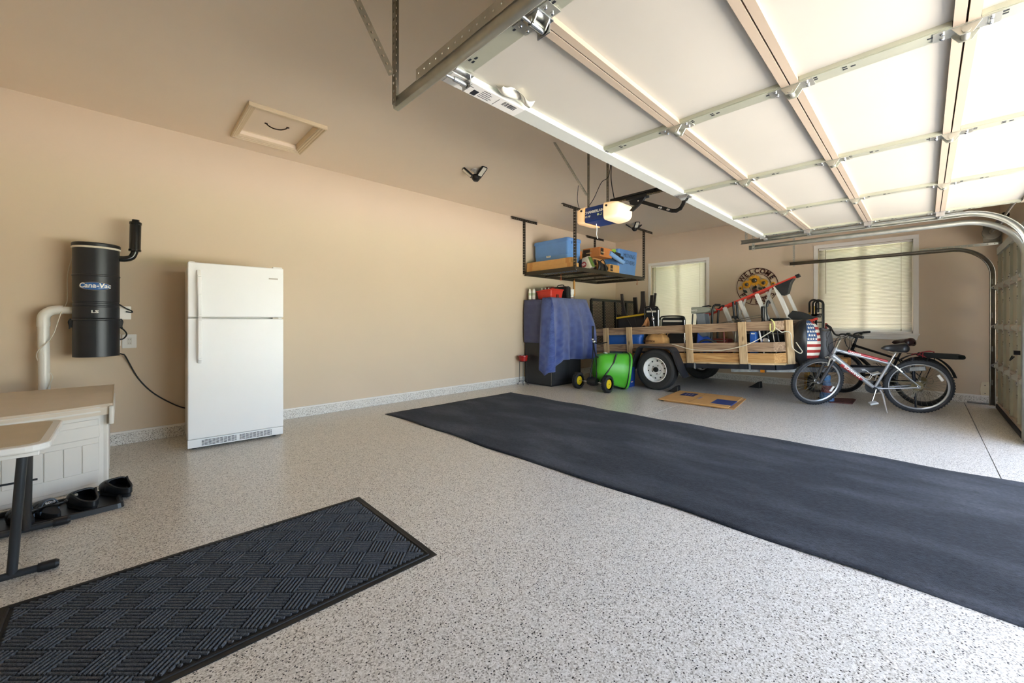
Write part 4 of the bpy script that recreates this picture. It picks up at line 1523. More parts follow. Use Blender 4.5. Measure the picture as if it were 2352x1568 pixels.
# ---- central vacuum
VX, VY = -.165, 5.06
t = thing('central_vacuum', 'black wall-mounted central vacuum canister with silver-rimmed oval badge', 'vacuum unit', (VX, VY, .84))
M_vac = mat('satin_black_enamel', '23262b', rough=.38, var=.06)
r = .146
MB().lathe((VX, VY, .845), (0, 0, 1), [(r - .02, 0), (r, .004), (r, .312), (r + .004, .318), (r + .004, .326), (r, .332)], 48).build('dust_bucket', M_vac, t)
MB().lathe((VX, VY, 1.178), (0, 0, 1), [(r - .004, 0), (r, .004), (r, .095), (r - .004, .10), (r - .004, .108), (r, .112), (r, .125), (r - .004, .129), (r - .004, .14), (r, .145), (r, .36), (r + .004, .366), (r + .004, .372), (r, .378), (r, .60)], 48).build('motor_housing', M_vac, t)
MB().lathe((VX, VY, 1.778), (0, 0, 1), [(r + .006, 0), (r + .008, .006), (r + .006, .016)], 48).build('clamp_band', mat('cream_band', 'd9d3c2', rough=.4), t, label='cream clamp band')
MB().lathe((VX, VY, 1.795), (0, 0, 1), [(r + .006, 0), (r + .007, .022), (r + .002, .03), (r - .02, .032)], 48).build('lid', M_black, t)
MB().box(VX - .003, VX + .003, VY - r - .003, VY - r + .005, .85, 1.155).build('seam', mat('seam_dark', '15171a', rough=.4), t)
# badge wrapped on the canister; it faces the room
FAN = math.radians(-92)
def wrap(phi, z, rr_):
    return V(VX + rr_ * math.cos(FAN + phi), VY + rr_ * math.sin(FAN + phi), z)
def oval(z0, ph0, aw, ah, rr_, nm, m, par, **k):
    b = MB()
    b.grid(lambda u, v: wrap(ph0 + aw * v * math.cos(2 * PI * u), z0 + ah * v * math.sin(2 * PI * u), rr_), 40, 4, wrap=True)
    return b.build(nm, m, par, solid=.0012, **k)
oval(1.452, 0, .70, .036, r + .002, 'badge_rim', M_chrome, t)
bd = oval(1.452, 0, .66, .032, r + .0032, 'badge', mat('badge_blue', '2b5d9e', rough=.25, var=.5, scale=9), t, label='oval blue and silver badge')
def wraptext(body, size, z, m, par, fat, shear, spread=1.0, rr_=r + .0042):
    o = text(body, size, Matrix.Identity(4), m, None, ext=.0006, fat=fat, shear=shear)
    o.parent = par
    me = o.data
    iv = WINV[par.name]
    for v in me.vertices:
        me.vertices[v.index].co = iv @ wrap(v.co.x * spread / r, z + v.co.y, rr_ + v.co.z)
    return o
wraptext('Cana-Vac', .056, 1.456, M_white, t, .0012, .1, .92)
wraptext('LS', .032, 1.235, M_white, t, .0012, 0, 1.5)
for sg in (-1, 1):
    b = MB()
    p = V(VX + sg * (r + .006), VY - .01, 1.14)
    b.box(p.x - .008, p.x + .008, p.y - .014, p.y + .014, 1.10, 1.16)
    b.tube(bez([(p.x, p.y, 1.175), (p.x + sg * .012, p.y, 1.15), (p.x + sg * .006, p.y, 1.11), (p.x + sg * .01, p.y, 1.09)]), .006, 6)
    b.build('clip', M_blackm, t)
MB().box(VX - .08, VX + .08, VY + r - .02, YB - .003, 1.3, 1.62).build('wall_bracket', M_blackm, t)
b = MB()
b.tube(bez([(VX + r - .02, VY - .02, 1.715), (VX + r + .03, VY - .02, 1.716), (VX + r + .075, VY - .02, 1.735), (VX + r + .095, VY - .02, 1.78), (VX + r + .098, VY - .02, 1.80)]), .026, 14)
b.build('exhaust_elbow', mat('gloss_black_pipe', '191a1b', rough=.18), t)
MB().lathe((VX + r + .098, VY - .02, 1.79), (.02, 0, 1), [(.035, 0), (.044, .004), (.044, .02), (.040, .024), (.040, .245), (.043, .25), (.043, .27), (.03, .274), (.026, .276), (.026, .292)], 24).build('muffler', mat('gloss_black_pipe'), t)

# PVC inlet pipe
t = thing('vacuum_pipe', 'white plastic pipe rising from the floor and bending into the vacuum', 'pipe', (-.46, 5.14, 0))
M_pvc = mat('white_pvc', 'e3e1da', rough=.3, var=.02)
PX = -.475
MB().cyl((PX + .01, 5.12, .02), (PX, 5.12, 1.17), .034, n=20).build('riser', M_pvc, t)
b = MB()
b.tube(bez([(PX, 5.12, 1.14), (PX, 5.12, 1.18), (PX + .012, 5.12, 1.215), (PX + .045, 5.12, 1.243), (PX + .09, 5.12, 1.25), (PX + .11, 5.12, 1.25)], 6), .038, 20)
b.build('elbow', M_pvc, t)
MB().cyl((PX + .08, 5.12, 1.25), (VX - r + .05, 5.10, 1.245), .030, n=20).build('branch', M_pvc, t)
MB().lathe((PX, 5.12, 1.11), (0, 0, 1), [(.039, 0), (.039, .04)], 20).build('collar', M_pvc, t)
# low-voltage wires
b = MB()
b.tube(bez([(VX - r + .0, 5.12, 1.72), (VX - r - .03, 5.14, 1.55), (PX + .13, 5.16, 1.33), (PX + .10, 5.08, 1.22), (PX + .05, 5.07, 1.02), (PX - .03, 5.08, .9), (PX - .02, 5.12, .80), (PX + .05, 5.10, .7), (PX + .03, 5.08, .6), (PX + .0, 5.08, .5)]), .0035, 6)
b.build('low_voltage_wire', mat('cream_wire', 'ddd6c6', rough=.6), label='thin cream wire wound round the white vacuum pipe', cat='wire')
# wall sockets
def outlet(y, z, label, w=.07, h=.115):
    t = thing('wall_outlet', label, 'outlet', (y, YB, z), group='white wall outlets')
    MB().prism(rrect(y - w / 2, y + w / 2, z - h / 2, z + h / 2, .006, 3), (0, YB - .007, 0), (1, 0, 0), (0, 0, 1), (0, .007, 0)).build('cover_plate', M_white, t, bevel=.002)
    MB().prism(rrect(y - .017, y + .017, z - .034, z + .034, .004, 3), (0, YB - .0105, 0), (1, 0, 0), (0, 0, 1), (0, .005, 0)).build('socket', mat('warm_white', 'dcd8cf', rough=.4), t)
    b = MB()
    for dz in (.018, -.018):
        for dx in (-.006, .006):
            b.box(y + dx - .001, y + dx + .001, YB - .0112, YB - .010, z + dz - .005, z + dz + .004)
    b.build('slot', M_ink, t)
outlet(.045, .965, 'white switch plate low on the wall beside the vacuum', .10, .13)
outlet(-.05, .98, 'white outlet plate half hidden behind the vacuum')
t = thing('vacuum_plug_box', 'white plastic connector box on the wall at the right of the vacuum', 'connector box', (.0, 5.15, 1.2))
MB().box(-.02, .055, 5.06, 5.10, 1.17, 1.29).build('box', M_white, t, bevel=.004)
MB().cyl((-.05, 5.09, 1.235), (-.01, 5.09, 1.235), .028, n=16).build('collar', M_pvc, t)
b = MB()
b.tube(bez([(VX + r - .01, 5.03, 1.31), (.02, 5.03, 1.27), (.055, 5.05, 1.25), (.06, 5.05, 1.235), (.02, 5.05, 1.24)]), .006, 6)
b.build('lead', M_black, t)
b = MB()
b.tube(bez([(VX + r, 5.05, 1.10), (.01, 5.10, 1.07), (.025, 5.16, 1.03), (.0, 5.18, .99), (-.05, 5.16, .985)]), .006, 6)
b.build('plug_lead', M_black, t)
# power cord to the refrigerator
b = MB()
b.tube(bez([(VX + r - .02, 5.08, .865), (.0, 5.12, .85), (.02, 5.2, .82), (.10, YB - .008, .62), (.20, YB - .008, .47), (.33, YB - .008, .35), (.46, YB - .01, .27), (.62, YB - .02, .25)]), .006, 8)
b.build('power_cord', M_black, label='black power cord sagging along the wall from the vacuum to the refrigerator', cat='power cord')

# ---- storage bench
M_bench = mat('putty_bench_plastic', 'd9d4cb', rough=.5, var=.02, bump=.05, bscale=300)
M_lid = mat('taupe_lid_plastic', 'd2c5b2', rough=.55, var=.03, bump=.12, bscale=160)
BX0, BX1, BYB = -1.45, -.075, 4.70
cxb = (BX0 + BX1) / 2
def fy(x, off=0.0):
    k = (x - cxb) / ((BX1 - BX0) / 2)
    return 3.90 + .14 * abs(k) ** 2.2 - off
t = thing('storage_bench', 'putty plastic storage bench with bowed front and taupe lid', 'storage bench', (cxb, 4.3, 0))
def bowed(x0, x1, off0, off1, z0, z1, n=18, back=None):
    """slab between the bowed front (offset off0) and a parallel surface or straight back"""
    b = MB()
    vs, fs = [], []
    for i in range(n + 1):
        x = x0 + (x1 - x0) * i / n
        yb = back if back is not None else fy(x, off1)
        for y in (fy(x, off0), yb):
            for z in (z0, z1):
                vs.append((x, y, z))
    for i in range(n):
        a, c = i * 4, i * 4 + 4
        fs += [(a, c, c + 1, a + 1), (a + 2, a + 3, c + 3, c + 2), (a, a + 2, c + 2, c), (a + 1, c + 1, c + 3, a + 3)]
    fs += [(0, 1, 3, 2), (n * 4, n * 4 + 2, n * 4 + 3, n * 4 + 1)]
    b.add(vs, fs)
    return b
bowed(BX0, BX1, 0, 0, .0, .515, 22, BYB).build('body', M_bench, t, bevel=.008)
bowed(BX0 + .0, BX1 - .045, .010, -.01, .03, .475, 22).build('front_panel', M_bench, t, bevel=.006)
def inset(x0, x1, z0, z1, nm):
    bowed(x0, x1, .0165, 0.0, z0, z1, 10).build(nm, M_bench, t, bevel=.012)
inset(-.345, -.115, .345, .435, 'raised_panel')
n_p = 11
w_p = .079
for i in range(n_p):
    x1 = -.118 - i * (w_p + .004)
    bowed(x1 - w_p, x1, .0165, 0, .12, .31, 3).build('plank', M_bench, t, bevel=.004)
inset(-1.2, -.36, .345, .435, 'raised_panel')
# lid: overhanging, sloping to the front
b = MB()
n_ = 22
vs, fs = [], []
for i in range(n_ + 1):
    x = BX0 - .025 + (BX1 + .025 - BX0 + .025) * i / n_
    xx = min(max(x, BX0), BX1)
    yf = fy(xx, .03)
    for y, z in ((yf, .50), (yf - .006, .55), (yf + .015, .572), (yf + .04, .576), ((yf + BYB) / 2, .612), (BYB, .63), (BYB + .01, .60), (BYB + .01, .52)):
        vs.append((x, y, z))
m_ = 8
for i in range(n_):
    for k in range(m_ - 1):
        fs.append((i * m_ + k, i * m_ + k + 1, (i + 1) * m_ + k + 1, (i + 1) * m_ + k))
fs.append(tuple(range(m_)))
fs.append(tuple(range(n_ * m_, (n_ + 1) * m_))[::-1])
b.add(vs, fs)
ld = b.build('lid', M_lid, t, bevel=.004)
bowed(BX0 - .03, BX1 + .03, .034, -.02, .515, .56, 22).build('lid_rim', M_bench, t, bevel=.01)
MB().box(BX1 + .004, BX1 + .03, 3.98, BYB, .43, .56).build('lid_side', M_bench, t, bevel=.008)
MB().box(BX1 - .03, BX1 + .004, 4.03, 4.09, .0, .50).build('corner_post', M_bench, t, bevel=.01)

# ---- folding tray table
t = thing('folding_table', 'small beige folding table with white rim and black crossed legs', 'table', (-.55, 3.07, 0))
M_ttop = mat('beige_table_top', 'cbbda4', rough=.6, var=.04, bump=.1, bscale=200)
M_trim = mat('white_table_rim', 'e6e4df', rough=.45, var=.02)
b = MB()
P1 = rrect(-1.00, -.235, 2.72, 3.36, .07, 5)
P2 = [(x * 1 + (.0), y) for x, y in P1]
b.prism(P1, (0, 0, .578), (1, 0, 0), (0, 1, 0), (0, 0, .032))
b.build('rim', M_trim, t, bevel=.008)
b = MB()
b.prism(rrect(-.965, -.27, 2.755, 3.325, .05, 5), (0, 0, .608), (1, 0, 0), (0, 1, 0), (0, 0, .0035))
b.build('table_top', M_ttop, t)
b = MB()
b.box(-.97, -.27, 2.78, 2.80, .55, .58)
b.box(-.97, -.27, 3.28, 3.30, .55, .58)
b.build('apron', M_trim, t, bevel=.004)
M_leg = mat('charcoal_tube', '33373b', rough=.35, metal=.3, var=.06)
for xl in (-.355, -.86):
    b = MB()
    b.tube([(xl, 2.835, .03), (xl + .035, 2.80, .575)], .017, 12)
    b.build('leg', M_leg, t)
    b = MB()
    b.tube([(xl - .02, 3.40, .03), (xl + .045, 2.84, .575)], .017, 12)
    b.build('leg', M_leg, t)
for yy in (2.835, 3.405):
    b = MB()
    b.tube([(-1.0, yy, .022), (-.26, yy, .022)], .016, 12)
    b.build('foot_bar', M_leg, t)
    for xe, sg in ((-.26, 1), (-1.0, -1)):
        MB().lathe((xe - sg * .02, yy, .022), (sg, 0, 0), [(.019, 0), (.021, .01), (.021, .055), (.014, .066)], 14).build('foot_cap', M_black, t)
MB().tube([(-.30, 3.03, .38), (-.86, 3.03, .38)], .005, 8).build('cross_rod', M_leg, t)

# ---- shoe tray and shoes
t = thing('boot_tray', 'long black plastic boot tray on the floor in front of the bench', 'tray', (-.45, 3.62, 0))
b = MB()
MTt = Matrix.Translation((.01, 3.46, 0)) @ Matrix.Rotation(math.radians(4), 4, 'Z')
b = MB(MTt)
rr = rrect(-.95, 0, 0, .36, .03, 3)
n_ = len(rr)
vs = []
for s_, z in ((0, .002), (0.004, .03), (.012, .034), (.02, .03), (.028, .008)):
    for x, y in rr:
        cxx, cyy = -.475, .18
        vs.append((x - math.copysign(s_, x - cxx), y - math.copysign(s_, y - cyy), z))
fs = [(i * n_ + k, i * n_ + (k + 1) % n_, (i + 1) * n_ + (k + 1) % n_, (i + 1) * n_ + k) for i in range(4) for k in range(n_)]
fs += [tuple(range(4 * n_, 5 * n_)), tuple(range(n_))[::-1]]
b.add(vs, fs)
b.build('tray', mat('black_tray', '1d1e20', rough=.4), t)

def foot_out(u):
    """half width of a shoe sole, u from heel 0 to toe 1"""
    return .034 * math.sin(PI * min(1, u * 2.4) / 2) ** .6 + .016 * math.exp(-((u - .70) / .20) ** 2) if u < .93 else (.034 + .016 * math.exp(-((u - .70) / .20) ** 2)) * max(0.05, 1 - ((u - .93) / .07) ** 2) ** .5
def sole(b, L, z0, z1, grow=1.0, n=26):
    for (za, zb, ga, gb) in ((z0, z1, grow, grow * 1.03),):
        A, B = [], []
        for i in range(n + 1):
            u = i / n
            w = max(.004, foot_out(u)) * grow
            A.append((u * L, w))
        pl = A + [(x, -y) for x, y in A[::-1]]
        b.prism(pl, (0, 0, za), (1, 0, 0), (0, 1, 0), (0, 0, zb - za))
def clog(x, y, rz, label):
    t = thing('clog_shoe', label, 'shoe', (x, y, .012), (0, 0, rz), 'black clogs on the tray')
    T = root_matrix(t)
    L = .285
    b = MB(T)
    sole(b, L, 0, .030, 1.20)
    b.build('sole', M_rubber, t, bevel=.008)
    b = MB(T)
    m_ = mat('matte_black_foam', '1b1d20', rough=.5, var=.08)
    def shell(u, v):
        # v: 0..1 from one side over the top to the other
        a = PI * v
        w = max(.006, foot_out(u)) * 1.22
        h = .034 + (.052 * math.sin(PI * min(1, max(0, (1.02 - u) / .55)) / 2) ** .8 if u > .5 else .052)
        h = max(h, .034)
        e = lambda q: math.copysign(abs(q) ** .55, q)
        return V(u * L, w * e(math.cos(a)), .024 + (h - .012) * abs(math.sin(a)) ** .6)
    b.grid(lambda u, v: shell(.58 + .42 * u, v), 14, 18)
    # heel wall round the opening
    def heel(u, v):
        a = PI / 2 + PI * (u - .5) * 1.0
        # path from one side at u=.58 round the heel to the other
        s = u * 2 - 1
        uu = .58 * (abs(s)) ** 1.5
        w = max(.004, foot_out(uu if uu > .002 else .002)) * 1.22
        yy = math.copysign(w, s) if abs(s) > .02 else 0
        hh = .030 + .052 * (.42 + .58 * abs(s) ** 3)
        return V(uu * L - .002, yy * (1 + .06 * (1 - v)), .024 + (hh - .018) * v)
    b.grid(heel, 30, 4)
    b.build('upper', m_, t, solid=.007)
    b = MB(T)
    rim = []
    for k in range(31):
        u = k / 30
        s = u * 2 - 1
        p = heel(u, 1.0)
        rim.append(p)
    for k in range(1, 12):
        v = 1 - k / 12
        rim.append(shell(.58, v * .0 + (1 - k / 12) ) * 1.0)
    b.tube(rim[:31], .006, 6)
    b.tube([shell(.58, k / 16) for k in range(17)], .006, 6)
    b.build('collar', m_, t)
    return t
clog(-.125, 3.485, math.radians(108), 'right-hand inner black clog on the boot tray, heel towards the room')
clog(.03, 3.60, math.radians(112), 'black clog at the right end of the boot tray, hanging past its edge')
def sandal(x, y, rz, label):
    t = thing('strap_sandal', label, 'sandal', (x, y, .012), (0, 0, rz), 'strap sandals on the tray')
    T = root_matrix(t)
    L = .28
    b = MB(T)
    sole(b, L, 0, .028, 1.0)
    b.build('sole', M_rubber, t, bevel=.007)
    b = MB(T)
    sole(b, L * .98, .028, .034, .93)
    b.build('footbed', mat('dark_footbed', '2a2a2c', rough=.8), t, bevel=.003)
    def strp(u0, u1, h, nm, m):
        b = MB(T)
        def fn(u, v):
            a = PI * v
            uu = u0 + (u1 - u0) * u
            w = foot_out(uu) * 1.02
            return V(uu * L, w * math.copysign(abs(math.cos(a)) ** .7, math.cos(a)), .018 + h * math.sin(a) ** .75)
        b.grid(fn, 5, 16)
        return b.build(nm, m, t, solid=.005)
    strp(.62, .78, .052, 'toe_strap', M_black)
    s_ = strp(.40, .52, .075, 'instep_strap', mat('slate_strap', '5c6672', rough=.7))
    b = MB(T)
    b.tube(bez([(.11, .037, .045), (.05, .042, .08), (.0, .03, .095), (-.012, 0, .098), (.0, -.03, .095), (.05, -.042, .08), (.11, -.037, .045)]), .007, 6)
    b.build('heel_strap', M_black, t)
    M2 = T @ basis((.46 * L - .045, .0, .072), (0, -1, 0), (.75, 0, .35))
    text('ecco', .022, T @ basis((.385 * L, .0, .080), (0, -1, 0), (.55, 0, .8)), mat('pale_print', 'c9ced4', rough=.6), t, ext=.0006, fat=.0005)
    return t
sandal(-.265, 3.475, math.radians(112), 'black strap sandal with slate strap on the boot tray beside the inner clog')
sandal(-.365, 3.44, math.radians(108), 'black strap sandal with slate strap behind the folding table leg')
t = thing('brown_shoe', 'brown patterned slip-on shoe at the left edge of the boot tray', 'shoe', (-.50, 3.42, .012), (0, 0, math.radians(105)))
T = root_matrix(t)
b = MB(T)
sole(b, .27, 0, .022, 1.0)
b.build('sole', M_rubber, t, bevel=.005)
b = MB(T)
def sh(u, v):
    a = PI * v
    w = max(.006, foot_out(u)) * 1.03
    h = .025 + .06 * math.sin(PI * min(1, max(0.02, (1.01 - u) / .7)) / 2)
    return V(u * .27, w * math.copysign(abs(math.cos(a)) ** .6, math.cos(a)), .015 + h * abs(math.sin(a)) ** .6)
b.grid(lambda u, v: sh(.45 + .55 * u, v), 12, 14)
b.grid(lambda u, v: V((.45 * abs(2 * u - 1) ** 1.5) * .27, math.copysign(max(.004, foot_out(max(.003, .45 * abs(2 * u - 1) ** 1.5))) * 1.03, 2 * u - 1), .015 + .06 * v), 24, 3)
b.build('upper', mat('brown_knit', '6a5333', rough=.8, var=.4, scale=60), t, solid=.004)

# ---- ribbed entrance mat
t = thing('entrance_mat', 'charcoal ribbed entrance mat with parquet pattern in the foreground', 'mat', (.38, 2.13, 0))
mx0, mx1, my0, my1 = -.36, 1.112, 1.676, 2.585
M_matr = mat('rubber_mat_backing', '0e0f10', rough=.6, var=.15)
M_rib = mat('charcoal_carpet_rib', '53565a', rough=.95, var=.45, scale=230, bump=.5, bscale=320)
b = MB()
b.box(mx0, mx1, my0, my1, 0, .0035)
b.build('backing', M_matr, t)
b = MB()
for (p, q) in (((mx0 + .03, my0 + .03), (mx1 - .03, my0 + .03)), ((mx1 - .03, my0 + .03), (mx1 - .03, my1 - .03)), ((mx1 - .03, my1 - .03), (mx0 + .03, my1 - .03)), ((mx0 + .03, my1 - .03), (mx0 + .03, my0 + .03))):
    b.tube([(p[0], p[1], .003), (q[0], q[1], .003)], .006, 8)
b.build('border_bead', M_matr, t, kind='stuff')
b = MB()
ang = math.radians(45.8)
cA, sA = math.cos(ang), math.sin(ang)
cell = .099
nr = 6
ix0, ix1, iy0, iy1 = mx0 + .05, mx1 - .045, my0 + .05, my1 - .045
def clipseg(p, d, L):
    t0, t1 = 0.0, L
    for a, dd, lo_, hi_ in ((p[0], d[0], ix0, ix1), (p[1], d[1], iy0, iy1)):
        if abs(dd) < 1e-9:
            if a < lo_ or a > hi_: return None
        else:
            q0, q1 = (lo_ - a) / dd, (hi_ - a) / dd
            if q0 > q1: q0, q1 = q1, q0
            t0, t1 = max(t0, q0), min(t1, q1)
    return (t0, t1) if t1 - t0 > .006 else None
mcx, mcy = (mx0 + mx1) / 2, (my0 + my1) / 2
for i in range(-13, 14):
    for j in range(-13, 14):
        for k in range(nr):
            off = (k + .5) / nr * cell
            if (i + j) % 2 == 0:
                lx, ly, dx, dy = i * cell + .003, j * cell + off, 1, 0
            else:
                lx, ly, dx, dy = i * cell + off, j * cell + .003, 0, 1
            p = (mcx + lx * cA - ly * sA, mcy + lx * sA + ly * cA)
            d = (dx * cA - dy * sA, dx * sA + dy * cA)
            r_ = clipseg(p, d, cell - .006)
            if r_ is None: continue
            a0 = V(p[0] + d[0] * r_[0], p[1] + d[1] * r_[0], 0)
            a1 = V(p[0] + d[0] * r_[1], p[1] + d[1] * r_[1], 0)
            nn = V(-d[1], d[0], 0)
            prf = [(-.0055, .002), (-.0046, .009), (-.0018, .0115), (.0018, .0115), (.0046, .009), (.0055, .002)]
            A = [a0 + nn * u + V(0, 0, z) for u, z in prf]
            B = [a1 + nn * u + V(0, 0, z) for u, z in prf]
            b.add(A + B, [(q, q + 1, 7 + q, 6 + q) for q in range(5)] + [tuple(range(6))[::-1], tuple(range(6, 12))])
b.build('ribs', M_rib, t, kind='stuff')

# ---- long carpet runner
def rug_mat():
    m = mat('charcoal_carpet', '25272d', rough=1.0, var=.5, scale=75, bump=.8, bscale=260, spec=.12, stretch=(1, .55, 1))
    n, l = m.node_tree.nodes, m.node_tree.links
    p = n['Principled BSDF']
    p.inputs['Sheen Weight'].default_value = .10
    p.inputs['Sheen Roughness'].default_value = .4
    tc = n.new('ShaderNodeTexCoord')
    # dusty worn patches and scuffs
    mp = n.new('ShaderNodeMapping')
    mp.inputs['Scale'].default_value = (1.2, .5, 1)
    l.new(tc.outputs['Object'], mp.inputs[0])
    nz = n.new('ShaderNodeTexNoise')
    nz.inputs['Scale'].default_value = 2.3
    nz.inputs['Detail'].default_value = 8
    l.new(mp.outputs[0], nz.inputs['Vector'])
    rp = n.new('ShaderNodeValToRGB')
    rp.color_ramp.elements[0].position = .45
    rp.color_ramp.elements[1].position = .74
    rp.color_ramp.elements[0].color = (0, 0, 0, 1)
    rp.color_ramp.elements[1].color = (.75, .75, .75, 1)
    l.new(nz.outputs['Fac'], rp.inputs[0])
    fz = n.new('ShaderNodeTexNoise')
    fz.inputs['Scale'].default_value = 60
    l.new(tc.outputs['Object'], fz.inputs['Vector'])
    mu = n.new('ShaderNodeMath')
    mu.operation = 'MULTIPLY'
    l.new(rp.outputs[0], mu.inputs[0])
    l.new(fz.outputs['Fac'], mu.inputs[1])
    mx = n.new('ShaderNodeMixRGB')
    mx.inputs[2].default_value = lin('6e7178') + (1,)
    old = p.inputs['Base Color'].links[0].from_socket
    l.new(old, mx.inputs[1])
    l.new(mu.outputs[0], mx.inputs[0])
    l.new(mx.outputs[0], p.inputs['Base Color'])
    return m
M_rug = rug_mat()
t = thing('carpet_runner', 'long charcoal carpet strip running across the garage floor to the open door', 'carpet', (3.4, 2, 0))
def rug(u, v):
    y = 4.65 + (-.70 - 4.65) * v
    x0 = 2.325 + .12 * v ** .6 + .012 * math.sin(11 * v) + .008 * math.sin(31 * v)
    x1 = 4.48 + .10 * v + .014 * math.sin(9 * v + 1) + .008 * math.sin(27 * v)
    e = min(u, 1 - u)
    z = .006 + .0035 * math.sin(7 * v * 6.3 + 3) * max(0, 1 - e * 14)
    yy = y + .006 * math.sin(13 * u)
    return V(x0 + (x1 - x0) * u, yy, z)
b = MB()
b.grid(rug, 40, 120)
b.build('pile', M_rug, t, solid=.006)
# ================================================================== UTILITY TRAILER
M_wy = wood('weathered_board_lengthwise', ('6d5747', '94795f', 'b29a7d'), 1)
M_wz = wood('weathered_board_upright', ('8d7457', 'b89d76', 'cdb48d'), 2)
M_wx = wood('weathered_board_crosswise', ('6d5747', '94795f', 'b29a7d'), 0)
M_wo = wood('fresh_board_lengthwise', ('8a6238', 'b48851', 'c9a26c'), 1)
M_edge = wood('deck_edge_board', ('a58a63', 'c9ad80', 'dbc39a'), 1)
M_tsteel = mat('dark_navy_trailer_steel', '23262e', rough=.4, metal=.3, var=.2, scale=9)
M_tgrey = mat('worn_grey_steel', '8b8f92', rough=.4, metal=.6, var=.3, scale=16)
AY, AZ = 3.145, .34
TA = -.052
trl = thing('utility_trailer', 'wooden-sided utility trailer with white steel wheels loaded with household things', 'trailer', (7.45, AY, 0))
TT = Matrix.Translation((0, AY, AZ)) @ Matrix.Rotation(TA, 4, 'X') @ Matrix.Translation((0, -AY, -AZ))
def TP(x, y, z):
    return TT @ V(x, y, z)
SX0, SX1, SYB, SYF, SYC = 6.63, 8.27, 4.47, 1.30, 1.473
CHX = 6.84
rails = ((.94, 1.072, M_wy), (.632, .770, M_wy), (.470, .612, M_wo))
for z0, z1, m_ in rails:
    MB(TT).box(SX0, SX0 + .038, SYC, SYB, z0, z1).build('side_board', m_, trl, bevel=.004)
    MB(TT).box(SX1 - .038, SX1, SYC, SYB, z0, z1).build('side_board', m_, trl, bevel=.004)
    for sg, xa, xb in ((1, SX0, CHX), (-1, SX1, SX1 - .21)):
        MB(TT).prism([(xa, SYC), (xb, SYF), (xb + sg * .0, SYF + .045), (xa + sg * .038, SYC + .02)], (0, 0, z0), (1, 0, 0), (0, 1, 0), (0, 0, z1 - z0)).build('corner_board', m_ if z0 < .9 else M_wx, trl, bevel=.003)
    MB(TT).box(CHX, SX1 - .21, SYF, SYF + .038, z0, z1).build('front_board', M_wx, trl, bevel=.004)
for yc in (4.205, 3.716, 2.645, 1.859):
    for xa, xb in ((SX0 - .038, SX0), (SX1, SX1 + .036)):
        MB(TT).box(xa, xb, yc - .052, yc + .052, .452, 1.078).build('post', M_wz, trl, bevel=.004)
MB(TT).prism([(CHX - .09, SYF + .035), (CHX - .005, SYF - .035), (CHX + .02, SYF - .005), (CHX - .065, SYF + .065)], (0, 0, .45), (1, 0, 0), (0, 1, 0), (0, 0, .63)).build('post', M_wz, trl, bevel=.003)
MB(TT).box(CHX + .1, SX1 - .25, SYF - .038, SYF, .45, .6).build('front_cleat', M_wx, trl)
# deck: planks running lengthwise, light edge board
for i in range(11):
    x0 = SX0 + .02 + i * .1455
    MB(TT).box(x0, x0 + .140, SYF + .05, SYB, .446, .470).build('deck_plank', M_edge if i == 0 else M_wy, trl)
MB(TT).box(SX0 - .004, SX0 + .03, SYC, SYB, .444, .468).build('deck_edge', M_edge, trl)
# steel frame
def fr(nm, p, q, w, h, m=M_tsteel):
    return MB(TT).beam(p, q, w, h).build(nm, m, trl)
fr('side_frame', (SX0 + .01, SYC, .409), (SX0 + .01, SYB, .409), .05, .069)
fr('side_frame', (SX1 - .01, SYC, .409), (SX1 - .01, SYB, .409), .05, .069)
fr('corner_frame', (SX0 + .01, SYC, .409), (CHX, SYF + .01, .409), .05, .069)
fr('corner_frame', (SX1 - .01, SYC, .409), (SX1 - .21, SYF + .01, .409), .05, .069)
fr('front_frame', (CHX, SYF + .01, .409), (SX1 - .21, SYF + .01, .409), .05, .069)
fr('rear_frame', (SX0, SYB, .409), (SX1, SYB, .409), .05, .069)
for yc in (4.0, 3.4, 2.6, 1.95):
    fr('cross_member', (SX0 + .04, yc, .40), (SX1 - .04, yc, .40), .04, .05)
for yc in (2.645, 1.859):
    MB(TT).box(SX0 - .042, SX0 - .014, yc - .054, yc + .054, .385, .452).build('post_pocket', M_tsteel, trl)
    MB(TT).box(SX0 - .044, SX0 - .010, yc - .085, yc - .066, .362, .455).build('post_clip', M_tgrey, trl)
for sg, xs in ((1, 6.80), (-1, 8.10)):
    MB(TT).beam((xs, 2.10, .348), (xs + sg * .215, 1.30, .352), .055, .066).build('tongue_rail', M_tgrey, trl, label='worn grey tongue rail')
    MB(TT).beam((xs + sg * .21, 1.32, .356), (7.45 - sg * .03, .14, .356), .055, .066).build('tongue_rail', M_tsteel, trl)
MB(TT).beam((7.45, .22, .36), (7.45, -.02, .38), .07, .06).build('coupler', M_tgrey, trl, bevel=.01)
MB(TT).cyl((7.46, .10, .2), (7.46, .10, .52), .018, n=12).build('jack_post', M_tsteel, trl)
MB(TT).cyl((7.46, .10, -.15), (7.46, .10, .25), .013, n=12).build('jack_foot', M_tsteel, trl)
b = MB(TT)
b.box(6.815, 6.875, 1.635, 1.705, .318, .378)
b.build('lamp_bracket', M_blackm, trl)
MB(TT).box(6.792, 6.815, 1.645, 1.70, .318, .372).build('side_lamp', mat('amber_lens', 'd8861c', rough=.2), trl, bevel=.004, label='amber side lamp')
